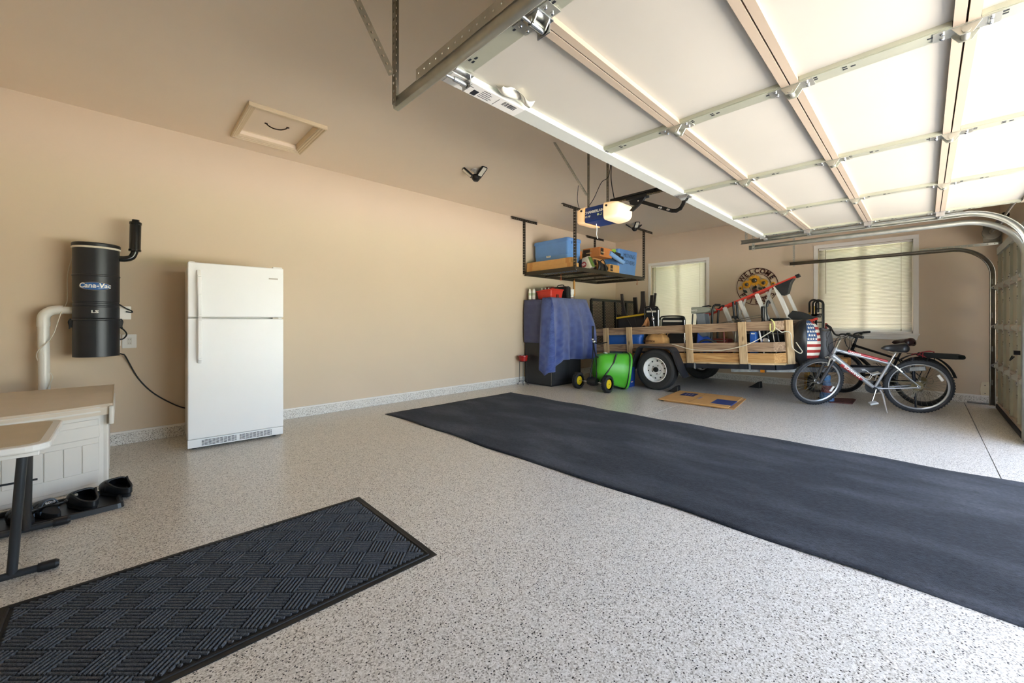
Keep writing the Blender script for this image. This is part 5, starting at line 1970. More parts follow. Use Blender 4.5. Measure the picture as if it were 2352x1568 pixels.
# wheels
M_wrim = mat('white_wheel_steel', 'dfdedb', rough=.35, var=.03)
def twheel(xo, sg):
    """xo: outer face, sg: direction from outside to inside"""
    c = V(xo + sg * .1, AY + .012, AZ)
    ax = V(-sg, 0, 0)
    b = MB()
    pr = [(.19, .075), (.205, .088), (.24, .098), (.29, .099), (.318, .090), (.332, .076), (.340, .05), (.341, 0), (.340, -.05), (.332, -.076), (.318, -.09), (.29, -.099), (.24, -.098), (.205, -.088), (.19, -.075)]
    b.lathe(c, ax, pr, 48, caps=False)
    w_ = b.build('tyre', mat('trailer_tyre_rubber', '2a2a2a', rough=.7, var=.1), trl)
    b = MB()
    for q in (-.045, -.015, .015, .045):
        b.lathe(c + ax * q, ax, [(.3405, -.008), (.3435, -.007), (.3435, .007), (.3405, .008)], 48, caps=False)
    b.build('tread_rib', mat('trailer_tyre_rubber'), w_, kind='stuff')
    b = MB()
    b.lathe(c, ax, [(.204, .085), (.208, .090), (.200, .094), (.192, .086), (.186, .06), (.178, .03), (.165, .018), (.155, .022), (.125, .036), (.10, .038), (.085, .030), (.05, .030), (.048, .038), (.0, .038)], 48, caps=False)
    rm = b.build('rim', M_wrim, trl, label='white steel wheel rim')
    A, B = b.frame(ax)
    for k in range(10):
        a = 2 * PI * k / 10 + .2
        p = c + (A * math.cos(a) + B * math.sin(a)) * .145
        MB().cyl(p + ax * .02, p + ax * .0315, .013, n=12).build('vent_hole', M_ink, rm)
    for k in range(5):
        a = 2 * PI * k / 5 + .5
        p = c + (A * math.cos(a) + B * math.sin(a)) * .072
        MB().cyl(p + ax * .028, p + ax * .046, .008, n=6).build('lug_nut', M_blackm, rm)
    MB().lathe(c + ax * .03, ax, [(.042, 0), (.042, .03), (.036, .045), (.02, .05)], 20).build('hub_cap', M_blackm, rm)
twheel(6.395, 1)
twheel(8.52, -1)
MB().cyl((6.6, AY, AZ), (8.35, AY, AZ), .03, n=12).build('axle', M_blackm, trl)
# fenders
M_fend = mat('satin_black_fender', '2a2b30', rough=.4, metal=.1, var=.12)
def fender(xa, xb):
    pf = [(3.60, .30), (3.535, .52), (3.47, .68), (3.43, .715), (3.38, .728), (2.93, .728), (2.88, .712), (2.84, .66), (2.72, .36), (2.66, .255)]
    b = MB()
    n_ = len(pf)
    vs = []
    for y, z in pf:
        vs += [(xa, y, z), (xb, y, z)]
    b.add(vs, [(2 * i, 2 * i + 1, 2 * i + 3, 2 * i + 2) for i in range(n_ - 1)])
    # lip
    vs = []
    for y, z in pf:
        d = V(0, y - AY, z - AZ).normalized()
        vs += [(xa, y, z), (xa, y - d.y * .028, z - d.z * .028)]
    b.add(vs, [(2 * i, 2 * i + 1, 2 * i + 3, 2 * i + 2) for i in range(n_ - 1)])
    b.build('fender', M_fend, trl, solid=.006)
fender(6.375, 6.60)
fender(8.53, 8.30)
# rear ramp gate, folded up
GT = Matrix.Translation((0, 4.52, .42)) @ Matrix.Rotation(math.radians(-1.5), 4, 'X')
gx0, gx1, gz1 = 6.58, 8.32, 1.16
b = MB(GT)
def gbar(p, q, w=.045):
    MB(GT).beam(p, q, .035, w).build('gate_bar', M_blackm, trl)
gbar((gx0, 0, .0), (gx0, 0, gz1))
gbar((gx1, 0, .0), (gx1, 0, gz1))
gbar((gx0, 0, gz1), (gx1, 0, gz1))
gbar((gx0, 0, .02), (gx1, 0, .02))
for x in (7.02, 7.46, 7.9):
    gbar((x, 0, 0), (x, 0, gz1), .05)
b = MB(GT)
sp = .042
W_, Hh = gx1 - gx0, gz1
for sg in (1, -1):
    k = -int(Hh / sp) - 1
    while k * sp < W_ + Hh:
        # lines x = k*sp + sg*z*.8
        pts = []
        x_a = k * sp if sg > 0 else k * sp
        z0_, z1_ = 0.0, Hh
        def xz(z): return (x_a + (z * .75 if sg > 0 else (Hh - z) * .75))
        zs = [z for z in [i * Hh / 60 for i in range(61)] if 0 <= xz(z) <= W_]
        if len(zs) > 2:
            b.beam((gx0 + xz(zs[0]), .012, zs[0]), (gx0 + xz(zs[-1]), .012, zs[-1]), .003, .007)
        k += 1
b.build('gate_mesh', M_blackm, trl, kind='stuff')
# rope and yellow tie on the near side
b = MB()
b.tube(bez([(6.585, 1.50, 1.02), (6.585, 1.685, .886), (6.575, 1.80, .82), (6.572, 1.913, .775), (6.585, 2.155, .712), (6.585, 2.41, .695), (6.572, 2.60, .70), (6.572, 2.69, .712), (6.585, 2.86, .754), (6.6, 2.95, .77)]), .007, 6)
b.build('tie_rope', mat('white_rope', 'd9d3bf', rough=.9, bump=.4, bscale=200), label='thin white rope tied along the near side of the trailer', cat='rope')
b = MB()
b.tube(bez([(6.60, 1.52, 1.18), (6.585, 1.49, 1.15), (6.585, 1.475, 1.10), (6.585, 1.478, 1.04), (6.59, 1.50, 1.01), (6.60, 1.53, 1.03), (6.60, 1.53, 1.12)]), .009, 6)
b.build('yellow_strap', mat('pale_yellow_webbing', 'd9d487', rough=.8), label='pale yellow webbing loop over the top trailer board', cat='strap')
b = MB()
b.tube(bez([(6.62, 1.47, 1.06), (6.62, 1.42, 1.02), (6.66, 1.40, 1.0), (6.72, 1.36, 1.01), (6.72, 1.31, .98), (6.74, 1.30, .84), (6.74, 1.29, .78), (6.74, 1.24, .73), (6.74, 1.20, .71), (6.74, 1.18, .735), (6.75, 1.20, .77), (6.76, 1.255, .86)]), .007, 6)
b.build('tie_rope', mat('white_rope'), label='white cord loop hanging from the front corner post of the trailer', cat='rope')

# wheel chocks
def chock(x, y, rz, label):
    t = thing('wheel_chock', label, 'wheel chock', (x, y, 0), (0, 0, rz), 'black wheel chocks')
    T = root_matrix(t)
    b = MB(T)
    pf = [(0, 0), (.19, 0), (.185, .105), (.165, .112), (.13, .085), (.08, .045), (.03, .012)]
    b.prism(pf, (0, -.06, 0), (1, 0, 0), (0, 0, 1), (0, .12, 0))
    b.build('wedge', M_black, t, bevel=.004)
    MB(T).box(.187, .1895, -.058, -.05, .005, .10).build('edge', M_galvd, t)
    return t
chock(6.47, 2.965, -PI / 2, 'black wheel chock wedged against the near trailer wheel')
chock(7.94, 2.16, -PI / 2 - .1, 'black wheel chock standing loose on the floor under the trailer front')

# ================================================================== LOAD ON THE TRAILER
DZ = .475
t = tote('trailer_tote', 'bright blue tote seen between the slats at the rear of the trailer', 6.72, 7.10, 3.58, 4.30, DZ + .04 - .06, .93 - .04, M_blue, M_blue, taper=.08)
# paper refuse bag with print
t = thing('paper_bag', 'tan printed paper bag full of crumpled paper seen between the trailer boards', 'bag', (6.85, 3.33, DZ + .02))
b = MB()
def pb(u, v):
    a = 2 * PI * u
    e = lambda q: math.copysign(abs(q) ** .6, q)
    k = 1 - .12 * v ** 2 - (.35 * max(0, v - .88) / .12 if v > .88 else 0)
    w = 1 + .05 * math.sin(7 * a) * v
    return V(6.86 + .14 * k * w * e(math.cos(a)), 3.325 + .21 * k * w * e(math.sin(a)), DZ + .015 + .44 * v + .012 * math.sin(5 * a) * v)
b.grid(pb, 32, 12, wrap=True)
b.build('sack', mat('kraft_paper', 'c8995f', rough=.8, var=.12, scale=12), t)
text('FIRMTECH', .047, basis((6.712, 3.415, .80), (0, -1, 0), (0, 0, 1)), mat('brown_ink', '5a3a22', rough=.7), t, ext=.0005, fat=.001)
for i in range(7):
    b = MB()
    cc = V(6.80 + .12 * random.random(), 3.18 + .05 * i, .905 + .02 * random.random())
    R_ = Matrix.Rotation(random.random() * 3, 3, 'Z') @ Matrix.Rotation(random.uniform(-.6, .6), 3, 'X')
    b.grid(lambda u, v: cc + R_ @ V((u - .5) * .10, (v - .5) * .09 + .02 * math.sin(6 * u), .022 * math.sin(5 * u + 3 * v) + .02 * v), 6, 6)
    b.build('paper_wad', mat('pale_kraft', 'dcb987', rough=.8), t, solid=.002)
# leather glove / paper tuft on top
b = MB()
b.grid(lambda u, v: V(6.80 + .05 * math.sin(3 * u), 3.60 - .14 * u - .05 * v * (1 - u), 1.06 + .19 * v * (1 - .75 * abs(u - .45) * 2) + .015 * math.sin(9 * u)), 10, 8)
b.build('work_glove', mat('tan_leather', 'b07a4c', rough=.7, var=.15), label='tan leather glove standing above the rear trailer board', cat='glove', solid=.012)

# upturned black plastic chair: three legs in the air
t = thing('upturned_chair', 'black plastic chair lying upside down in the trailer with legs pointing up', 'chair', (7.05, 3.88, .5))
M_bp = mat('brown_black_resin', '231f1c', rough=.45, var=.1)
b = MB()
b.grid(lambda u, v: V(6.90 + .5 * v, 4.16 - .62 * u, 1.20 + .05 * math.sin(PI * u) + .0 * v), 12, 10)
b.build('seat', M_bp, t, solid=.03)
b = MB()
b.grid(lambda u, v: V(6.92, 4.18 - .63 * u, .55 + .74 * v - .03 * math.sin(PI * u)), 12, 8)
b.build('backrest', M_bp, t, solid=.03)
def cleg(p0, p1, w0, w1, flare):
    b = MB()
    p0, p1 = V(p0), V(p1)
    n_ = 8
    rows = []
    for i in range(n_ + 1):
        s_ = i / n_
        w = w0 + (w1 - w0) * s_ ** .5 + flare * (1 - s_) ** 4
        p = p0.lerp(p1, s_)
        rows.append([p + V(-.02, -w / 2, 0), p + V(.02, -w / 2, 0), p + V(.02, w / 2, 0), p + V(-.02, w / 2, 0)])
    vs = [v for r_ in rows for v in r_]
    fs = [(i * 4 + k, i * 4 + (k + 1) % 4, (i + 1) * 4 + (k + 1) % 4, (i + 1) * 4 + k) for i in range(n_) for k in range(4)]
    fs += [(3, 2, 1, 0), (n_ * 4, n_ * 4 + 1, n_ * 4 + 2, n_ * 4 + 3)]
    b.add(vs, fs)
    b.build('leg', M_bp, t, bevel=.004)
cleg((6.98, 4.055, 1.20), (6.98, 4.115, 1.685), .10, .045, .05)
cleg((7.30, 3.98, 1.20), (7.32, 4.02, 1.63), .10, .075, .03)
cleg((6.98, 3.66, 1.20), (6.98, 3.675, 1.715), .10, .07, .22)
cleg((7.35, 3.70, 1.20), (7.36, 3.68, 1.66), .10, .06, .15)
# yellow bar
b = MB()
b.tube([(6.88, 4.17, 1.215), (6.88, 3.54, 1.29)], .018, 10)
b.build('yellow_bar', mat('mustard_tube', 'c2a02c', rough=.4), label='mustard yellow bar tied across the upturned chair', cat='bar')
b = MB()
b.tube(bez([(6.90, 3.82, 1.36), (6.89, 3.80, 1.28), (6.88, 3.77, 1.15), (6.9, 3.75, 1.05)]), .004, 5)
b.tube(bez([(6.90, 4.0, 1.24), (6.88, 3.94, 1.2), (6.88, 3.88, 1.1), (6.9, 3.85, 1.02)]), .004, 5)
b.build('bungee_cord', mat('dark_cord', '3a3733', rough=.8), label='dark bungee cord hanging from the yellow bar', cat='cord')

# folded black camp chairs
def camp(name, label, y0, y1, z1, x, upright):
    t = thing(name, label, 'folding chair', (x, (y0 + y1) / 2, .5), group='folded black chairs in the trailer')
    b = MB()
    b.prism(rrect(y0, y1, .55, z1, .05, 4), (x, 0, 0), (0, 1, 0), (0, 0, 1), (.05, 0, 0))
    b.build('fabric_panel', mat('black_canvas', '191b1e', rough=.75, var=.15), t, bevel=.01)
    for yy in (y0 - .005, y1 + .005):
        b = MB()
        b.tube([(x - .02, yy, .52), (x - .02, yy, z1 - .04)], .011, 8)
        b.build('tube', M_chrome if yy < y0 else M_blackm, t)
    b = MB()
    b.tube(bez([(x - .03, y0, z1 - .05), (x - .03, y0 + .01, z1 + .005), (x - .03, (y0 + y1) / 2, z1 + .02), (x - .03, y1 - .01, z1 + .005), (x - .03, y1, z1 - .05)]), .013, 8)
    b.build('top_tube', M_blackm, t)
    MB().box(x - .014, x - .006, y0 + .04, y1 - .03, z1 - .085, z1 - .055).build('white_strip', mat('pale_strip', 'cfcabd', rough=.6), t)
    return t
camp('folding_chair', 'tall folded black canvas chair beside the upturned chair in the trailer', 3.31, 3.56, 1.40, 6.86, True)
camp('folding_chair', 'low folded black chair with pale strip in the middle of the trailer', 2.87, 3.28, 1.225, 6.92, False)
b = MB()
b.prism([(3.49, 1.38), (3.455, 1.38), (3.42, 1.665), (3.445, 1.675)], (6.98, 0, 0), (0, 1, 0), (0, 0, 1), (.035, 0, 0))
b.build('black_stake', M_bp, label='black tapered post sticking up in front of the first window', cat='post')
b = MB()
b.tube(bez([(6.84, 3.46, 1.40), (6.83, 3.42, 1.33), (6.83, 3.40, 1.22), (6.84, 3.38, 1.02), (6.84, 3.35, .6)]), .008, 6)
b.ball((6.83, 3.40, 1.2), (.018, .03, .05), 8, 6)
b.build('chrome_strut', M_chrome, label='bright metal strut with joint on the tall folded chair', cat='strut')

# grey folding step / stool
t = thing('folding_stool', 'grey plastic folding stool standing above the trailer boards', 'stool', (7.0, 2.6, .5))
b = MB()
b.prism([(2.77, 1.285), (2.77, 1.39), (2.55, 1.392), (2.46, 1.372), (2.445, 1.335), (2.52, 1.30)], (6.93, 0, 0), (0, 1, 0), (0, 0, 1), (.26, 0, 0))
b.build('seat', mat('sage_grey_plastic', '8b8f83', rough=.45), t, bevel=.012)
text('NVO', .045, basis((6.929, 2.715, 1.335), (0, -1, 0), (0, 0, 1)), M_white, t, ext=.0006)
for xx in (6.95, 7.15):
    MB().prism([(2.69, 1.285), (2.56, 1.285), (2.48, .52), (2.62, .52)], (xx, 0, 0), (0, 1, 0), (0, 0, 1), (.02, 0, 0)).build('leg_panel', mat('blue_grey_plastic', '7d848c', rough=.4), t, bevel=.004)
    MB().tube([(xx, 2.745, 1.28), (xx, 2.79, .55)], .012, 8).build('leg', M_blackm, t)
MB().tube([(6.98, 2.60, 1.395), (6.98, 2.50, 1.41), (6.98, 2.46, 1.40)], .012, 8).build('handle', M_black, t)
# walker with hooked grip
t = thing('walking_frame', 'black walking frame with hooked hand grip beside the grey stool', 'walking frame', (7.0, 2.38, .5))
b = MB()
b.tube(bez([(6.92, 2.44, .55), (6.92, 2.43, 1.0), (6.92, 2.42, 1.30), (6.92, 2.405, 1.39), (6.92, 2.37, 1.42)]), .018, 10)
b.build('upright', M_blackm, t)
b = MB()
b.tube([(6.92, 2.38, 1.42), (6.92, 2.30, 1.415)], .02, 10)
b.build('grip', M_rubber, t)
MB().tube(bez([(7.2, 2.44, .55), (7.2, 2.43, 1.2), (7.2, 2.40, 1.38), (7.2, 2.33, 1.41)]), .016, 10).build('upright', M_blackm, t)
b = MB()
b.tube(bez([(6.91, 2.37, 1.36), (6.91, 2.33, 1.34), (6.91, 2.29, 1.36), (6.91, 2.27, 1.39)]), .008, 6)
b.build('brake_lever', M_red, t)
# upright black tubes with clamps
t = thing('folded_stand', 'black upright folded stand between the ladder rungs', 'stand', (7.0, 2.1, .5))
for dy in (0, .05):
    MB().tube([(6.98, 2.13 - dy, 1.465), (6.98, 2.11 - dy, 1.22), (6.98, 2.04 - dy, 1.10), (6.98, 1.98 - dy, .55)], .016, 8).build('tube', M_blackm, t)
b = MB()
b.box(6.95, 7.0, 2.07, 2.14, 1.2, 1.24)
b.box(6.95, 7.0, 2.03, 2.10, 1.13, 1.17)
b.build('clamp', M_black, t)
t = thing('floor_pump', 'black upright pump with lever standing before the ladder', 'pump', (6.95, 1.68, .5))
MB().lathe((6.95, 1.69, .52), (0, .02, 1), [(.03, 0), (.03, .62), (.02, .66), (.025, .70), (.028, .84), (.022, .86)], 14).build('barrel', M_blackm, t)
b = MB()
b.tube(bez([(6.95, 1.64, 1.17), (6.95, 1.655, 1.27), (6.95, 1.66, 1.36), (6.95, 1.65, 1.44), (6.95, 1.63, 1.46), (6.95, 1.61, 1.42)]), .011, 8)
b.tube([(6.95, 1.655, 1.37), (6.95, 1.64, 1.45)], .017, 8)
b.build('lever', M_black, t)
b = MB()
b.tube([(6.92, 2.35, 1.11), (6.92, 1.72, 1.25)], .008, 6)
b.tube([(6.95, 2.33, 1.10), (6.95, 1.72, 1.22)], .006, 6)
b.build('grey_rods', M_galvd, label='thin grey rods lying along the top of the trailer load', cat='rods', kind='stuff')
t = thing('black_grille', 'black ribbed plastic tray on top of the load by the front corner', 'tray', (7.1, 1.55, 1.15))
b = MB()
b.box(6.95, 7.3, 1.42, 1.63, 1.13, 1.185)
b.build('tray', M_black, t)
for i in range(9):
    MB().box(6.94, 7.3, 1.43 + i * .022, 1.44 + i * .022, 1.185, 1.20).build('rib', M_blackm, t)

# ---- step ladder lying on its side: red rails, aluminium steps
t = thing('step_ladder', 'red fibreglass step ladder with aluminium steps lying slanted in the trailer', 'ladder', (7.3, 1.9, .6))
M_lad = mat('red_fibreglass', 'c2392a', rough=.45, var=.06)
M_alu = mat('ladder_aluminium', 'dedcd6', rough=.5, metal=.15, var=.06)
LX = 7.30
A0, A1 = V(LX, 2.75, 1.235), V(LX, 1.335, 1.835)
dl = (A1 - A0).normalized()
Wd = V(0, -.243, -.64)
MB().beam(A0, A1, .07, .03, dl.cross(V(1, 0, 0))).build('rail', M_lad, t)
B1 = A1 + Wd * 1.0
B0 = B1 - dl * 1.35
MB().beam(B0, B1, .07, .03, dl.cross(V(1, 0, 0))).build('rail', M_lad, t)
for s_ in (.42, .68, .94, 1.22):
    p = A0 + dl * s_
    q = p + Wd * .98
    b = MB()
    for dx in (-.03, .03):
        b.beam(p + V(dx, 0, 0), q + V(dx, 0, 0), .008, .05, dl)
    b.beam(p + dl * .016, q + dl * .016, .075, .004, dl)
    b.build('step', M_alu, t)
# rear frame: bars and diagonal braces behind the steps
RXl = LX + .18
for s_ in (.55, 1.05, 1.30):
    p = A0 + dl * s_ + V(.18, 0, 0)
    q = p + Wd * .98
    MB().beam(p, q, .035, .04, dl).build('rear_bar', M_alu, t)
for s_, k in ((.78, .35), (1.17, .38)):
    p = A0 + dl * s_ + V(.0, 0, 0)
    q = p + Wd * k - dl * .20
    MB().beam(p, q, .012, .03, dl).build('brace', mat('dull_aluminium', 'b4b4ae', rough=.45, metal=.5), t)
MB().beam(A0 + V(.18, 0, 0), A1 - dl * .1 + V(.18, 0, 0), .05, .028, dl.cross(V(1, 0, 0))).build('rear_rail', M_lad, t)
b = MB()
e1 = A1 - dl * .05
b.prism([(-.27, .012), (.0, .012), (-.06, .06), (-.15, .19), (-.23, .19)], e1 + V(-.05, 0, 0), dl, Wd.normalized(), V(.15, 0, 0))
b.build('foot_pad', mat('black_ladder_pad', '1d1f20', rough=.5), t, bevel=.005)
MB().beam(A1 - dl * .02, A1 + dl * .03, .08, .045, dl.cross(V(1, 0, 0))).build('end_cap', M_black, t)
b = MB()
b.prism([(-.30, .10), (-.20, .08), (-.08, .03), (.02, .0), (.03, .04), (-.05, -.03), (-.30, -.04), (-.36, .02)], B1 + V(-.05, 0, .02), V(0, -1, 0), V(0, 0, 1), V(.15, 0, 0))
b.build('foot_pad', mat('black_ladder_pad'), t, bevel=.005)
b = MB()
for s_ in (.42, .68, .94, 1.22):
    b.lathe(A0 + dl * s_ + V(-.036, 0, -.004), (-1, 0, 0), [(.008, 0), (.006, .004)], 8)
b.build('rivet', M_chrome, t, kind='stuff')

# ---- odds and ends seen through the slots
b = MB()
b.grid(lambda u, v: V(6.80 + .12 * v, 2.63 - .24 * u, .66 + .28 * math.sin(PI * v) * (1 - .3 * u) + .02 * math.sin(9 * u + 4 * v)), 14, 10)
b.build('blue_tarp', mat('blue_tarp_sheet', '24479c', rough=.45, var=.25), label='crumpled blue tarp between the trailer boards beside the middle post', cat='tarp', solid=.01)
t = thing('hose_coil', 'dark coiled hose lying between the trailer boards', 'hose', (6.85, 2.45, .7))
for k in range(4):
    b = MB()
    b.tube([(6.80 + .03 * k + .0 * i, 2.46 + .13 * math.cos(2 * PI * i / 24), .76 + .09 * math.sin(2 * PI * i / 24)) for i in range(24)], .014, 6, closed=True)
    b.build('coil', mat('dark_hose', '3c3d3c', rough=.6), t)
def ibox(nm, lab, cat, x0, x1, y0, y1, z0, z1, m, det):
    t = thing(nm, lab, cat, ((x0 + x1) / 2, (y0 + y1) / 2, z0))
    MB().box(x0, x1, y0, y1, z0, z1).build('body', m, t, bevel=.01)
    MB().box(x0 - .002, x0 + .02, y0 + .02, y1 - .02, z1 - .04, z1 - .02).build('trim', det, t)
    return t
ibox('red_toolbox', 'dark red box deep among the trailer load', 'box', 6.95, 7.2, 2.20, 2.42, DZ, .87, mat('brick_red_box', '7a2b20', rough=.5), M_galvd)
ibox('blue_jug', 'bright blue jug behind the front half of the trailer boards', 'jug', 6.78, 6.9, 1.75, 1.84, DZ, 1.0, M_blue, M_white)
ibox('dark_crate', 'black crate filling the middle of the trailer behind the boards', 'crate', 6.9, 7.5, 2.75, 3.2, DZ, .98, M_black, M_galvd)
ibox('dark_crate', 'black crate at the front end of the trailer load', 'crate', 7.02, 7.6, 1.42, 1.98, DZ, 1.0, M_black, M_galvd)
for i, (y, tilt) in enumerate(((2.21, .02), (2.04, -.02), (1.72, .10), (1.62, .09), (1.55, .08), (1.49, .07))):
    b = MB()
    b.tube([(6.80, y - tilt, .50), (6.80, y, 1.02)], .010 if i > 2 else .012, 8)
    b.build('frame_pole', (mat('dull_red_pole', '7e3a33', rough=.5), M_galvd, M_white, M_blackm, M_galvd, M_blackm)[i],
            label=('dull red pole just behind the rope on the trailer side', 'grey pole upright between the middle trailer posts', 'white slim pole slanting beside the blue jug', 'black pole slanting next to the white slim pole', 'grey pole slanting near the front corner boards', 'black pole nearest the front corner post')[i], cat='pole', group='poles behind the trailer boards')
b = MB()
b.tube(bez([(6.76, 2.20, .80), (6.75, 2.05, .805), (6.75, 1.97, .83), (6.76, 1.94, .87), (6.77, 1.96, .90)]), .011, 8)
b.build('white_hook_pipe', M_white, label='white bent pipe lying on the middle trailer board', cat='pipe')
b = MB()
b.lathe((6.80, 1.63, .86), (-1, 0, 0), [(.01, 0), (.045, .004), (.05, .012), (.04, .02), (.02, .024)], 18)
b.build('round_disc', M_chrome, label='round bright metal mirror behind the front trailer boards', cat='disc')  # chrome cap: a plain shiny metal disc
b = MB()
b.lathe((6.83, 2.82, .86), (-1, 0, 0), [(.02, 0), (.022, .02)], 12)
for k in range(8):
    a = 2 * PI * k / 8
    b.box(6.80, 6.83, 2.735 + .035 * math.cos(a) - .007, 2.735 + .035 * math.cos(a) + .007, .885 + .035 * math.sin(a) - .007, .885 + .035 * math.sin(a) + .007)
b.build('metal_sprocket', M_chrome, label='bright toothed metal part beside the middle trailer post', cat='hardware', kind='stuff')
# ================================================================== FRONT OF THE TRAILER, BICYCLES, SIGN
# ---- black cover bag with a flag print
t = thing('flag_bag', 'bulging black cover with a stars and stripes panel at the trailer front', 'bag', (7.02, 1.18, .5))
fc, frr = V(7.02, 1.195, .845), (.23, .175, .335)
def fb(a, h, k=1.0):
    w = 1 + .025 * math.sin(6 * a + 3 * h) + .02 * math.sin(11 * a - 5 * h)
    kk = max(.02, 1 - abs(h) ** 2.6) ** .5
    return fc + V(frr[0] * kk * w * k * math.cos(a), frr[1] * kk * w * k * math.sin(a), frr[2] * h * (k if abs(h) > .9 else 1))
b = MB()
b.grid(lambda u, v: fb(2 * PI * u, -1 + 2 * v), 40, 24, wrap=True)
b.build('cover', mat('black_vinyl', '1d1f22', rough=.42, var=.15, bump=.4, bscale=14), t)
a0, a1 = math.radians(200), math.radians(292)
h0, h1 = -.62, .93
M_fw, M_frd, M_fbl = mat('flag_white', 'e2ddd0', rough=.7), mat('flag_red', 'a32c28', rough=.7), mat('flag_blue', '2b4a73', rough=.7, var=.12)
b = MB()
ns, na = 13, 16
for i in range(ns):
    for j in range(na):
        ha, hb = h0 + (h1 - h0) * i / ns, h0 + (h1 - h0) * (i + 1) / ns
        aa, ab = a0 + (a1 - a0) * j / na, a0 + (a1 - a0) * (j + 1) / na
        canton = i >= 6 and j < 7
        b.cm = 2 if canton else (1 if i % 2 == 0 else 0)
        q = 3
        for s_ in range(q):
            u0, u1 = ha + (hb - ha) * s_ / q, ha + (hb - ha) * (s_ + 1) / q
            b.add([fb(aa, u0, 1.012), fb(ab, u0, 1.012), fb(ab, u1, 1.012), fb(aa, u1, 1.012)], [(0, 1, 2, 3)], True)
b.build('flag_panel', [M_fw, M_frd, M_fbl], t, label='stars and stripes panel')
b = MB()
for r_ in range(5):
    for c_ in range(4):
        am = a0 + (a1 - a0) * (.05 + .115 * c_ + (.05 if r_ % 2 else 0))
        if am > a0 + (a1 - a0) * .42: continue
        hm = h0 + (h1 - h0) * (6 / 13 + .06 + r_ * .10)
        if hm > .88: continue
        st = []
        for k in range(10):
            rad = .022 if k % 2 == 0 else .009
            an = PI / 2 + k * PI / 5
            st.append(fb(am + rad * math.cos(an) / .20, hm + rad * math.sin(an) / .335, 1.02))
        b.add(st, [tuple(range(10))])
b.build('stars', M_fw, t, kind='stuff')

# grey bundled cloth behind the flag bag
b = MB()
b.grid(lambda u, v: V(7.36 + .16 * math.cos(2 * PI * u) * (1 - .5 * v ** 3), 1.02 + .11 * math.sin(2 * PI * u) * (1 - .4 * v ** 3), .52 + .53 * v + .01 * math.sin(6 * PI * u)), 24, 12, wrap=True)
b.build('grey_duffel', mat('dark_grey_nylon', '55565a', rough=.45, var=.2, bump=.4, bscale=16), label='dark grey wrinkled bag behind the flag cover and the handlebar', cat='bag')

# ---- yellow-handled digger against the far wall
t = thing('post_hole_digger', 'yellow-handled digging tool standing at the wall behind the flag cover', 'digging tool', (8.28, 1.36, 0))
for y0, y1, zb in ((1.39, 1.345, .0), (1.36, 1.29, .25)):
    MB().tube([(8.27, y0, zb), (8.30, y1, 1.41)], .016, 8).build('handle', mat('yellow_shaft', 'd0a53c', rough=.45), t, label='yellow wooden handle')
b = MB()
b.prism([(1.34, 0), (1.42, 0), (1.42, .28), (1.36, .32)], (8.26, 0, 0), (0, 1, 0), (0, 0, 1), (.02, 0, 0))
b.build('blade', mat('tan_blade', 'b58d4a', rough=.6), t)
# ---- hand truck
t = thing('hand_truck', 'black tubular hand truck with looped handles and red base bar at the far wall', 'hand truck', (8.2, 1.22, 0))
def loop(ya, yb, zt, zb, x):
    r_ = (ya - yb) / 2
    pts = [(x, ya, zb)] + [(x, ya, zt - r_ * .9)]
    for k in range(9):
        a = PI * k / 8
        pts.append((x, (ya + yb) / 2 + r_ * math.cos(a), zt - r_ * .9 + r_ * math.sin(a)))
    pts += [(x, yb, zt - r_ * .9), (x, yb, zb)]
    MB().tube(pts, .014, 8).build('loop_frame', M_blackm, t)
loop(1.345, 1.225, 1.505, 1.30, 8.25)
loop(1.29, 1.15, 1.495, .30, 8.20)
loop(1.242, 1.155, 1.48, .30, 8.16)
for z_ in (1.36, 1.14, .9):
    MB().tube([(8.2, 1.31 if z_ < 1.2 else 1.24, z_), (8.2, 1.15, z_)], .009, 8).build('cross_bar', M_blackm, t)
MB().tube(bez([(8.16, 1.20, .99), (8.16, 1.145, .985), (8.16, 1.12, 1.0), (8.16, 1.112, 1.05), (8.16, 1.11, 1.125)]), .016, 8).build('red_handle', mat('dark_red_tube', '8f2f2b', rough=.4), t, label='red bent handle')
MB().box(8.12, 8.24, 1.14, 1.30, .93, .975).build('red_plate', mat('dark_red_tube'), t)
for yy in (1.12, 1.32):
    b = MB()
    b.lathe((8.2, yy, .13), (0, 1, 0), [(.03, -.02), (.11, -.028), (.13, -.01), (.13, .01), (.11, .028), (.03, .02)], 24)
    b.build('wheel', M_rubber, t)
MB().box(7.98, 8.2, 1.15, 1.29, .02, .028).build('toe_plate', M_blackm, t)
MB().cyl((8.2, 1.10, .13), (8.2, 1.34, .13), .01, n=8).build('axle', M_blackm, t)
for yy in (1.16, 1.28):
    MB().tube([(8.2, yy, .03), (8.2, yy, .35)], .012, 8).build('strut', M_blackm, t)

# ---- open cardboard box on the tongue
t = thing('tongue_box', 'brown cardboard box resting on the trailer tongue behind the bicycle wheel', 'cardboard box', (7.55, 1.0, .47))
b = MB()
X0, X1, Y0_, Y1_, Z0_, Z1_ = 7.38, 7.74, .76, 1.24, .475, .615
for bx_ in ((X0, X0 + .005, Y0_, Y1_, Z0_, Z1_), (X1 - .005, X1, Y0_, Y1_, Z0_, Z1_), (X0, X1, Y0_, Y0_ + .005, Z0_, Z1_), (X0, X1, Y1_ - .005, Y1_, Z0_, Z1_), (X0, X1, Y0_, Y1_, Z0_, Z0_ + .005)):
    b.box(*bx_)
b.build('carton', M_card, t)
MB().beam((X0 - .06, (Y0_ + Y1_) / 2, Z1_ - .03), (X0, (Y0_ + Y1_) / 2, Z1_), Y1_ - Y0_, .005, (0, 0, 1)).build('flap', M_cardl, t)
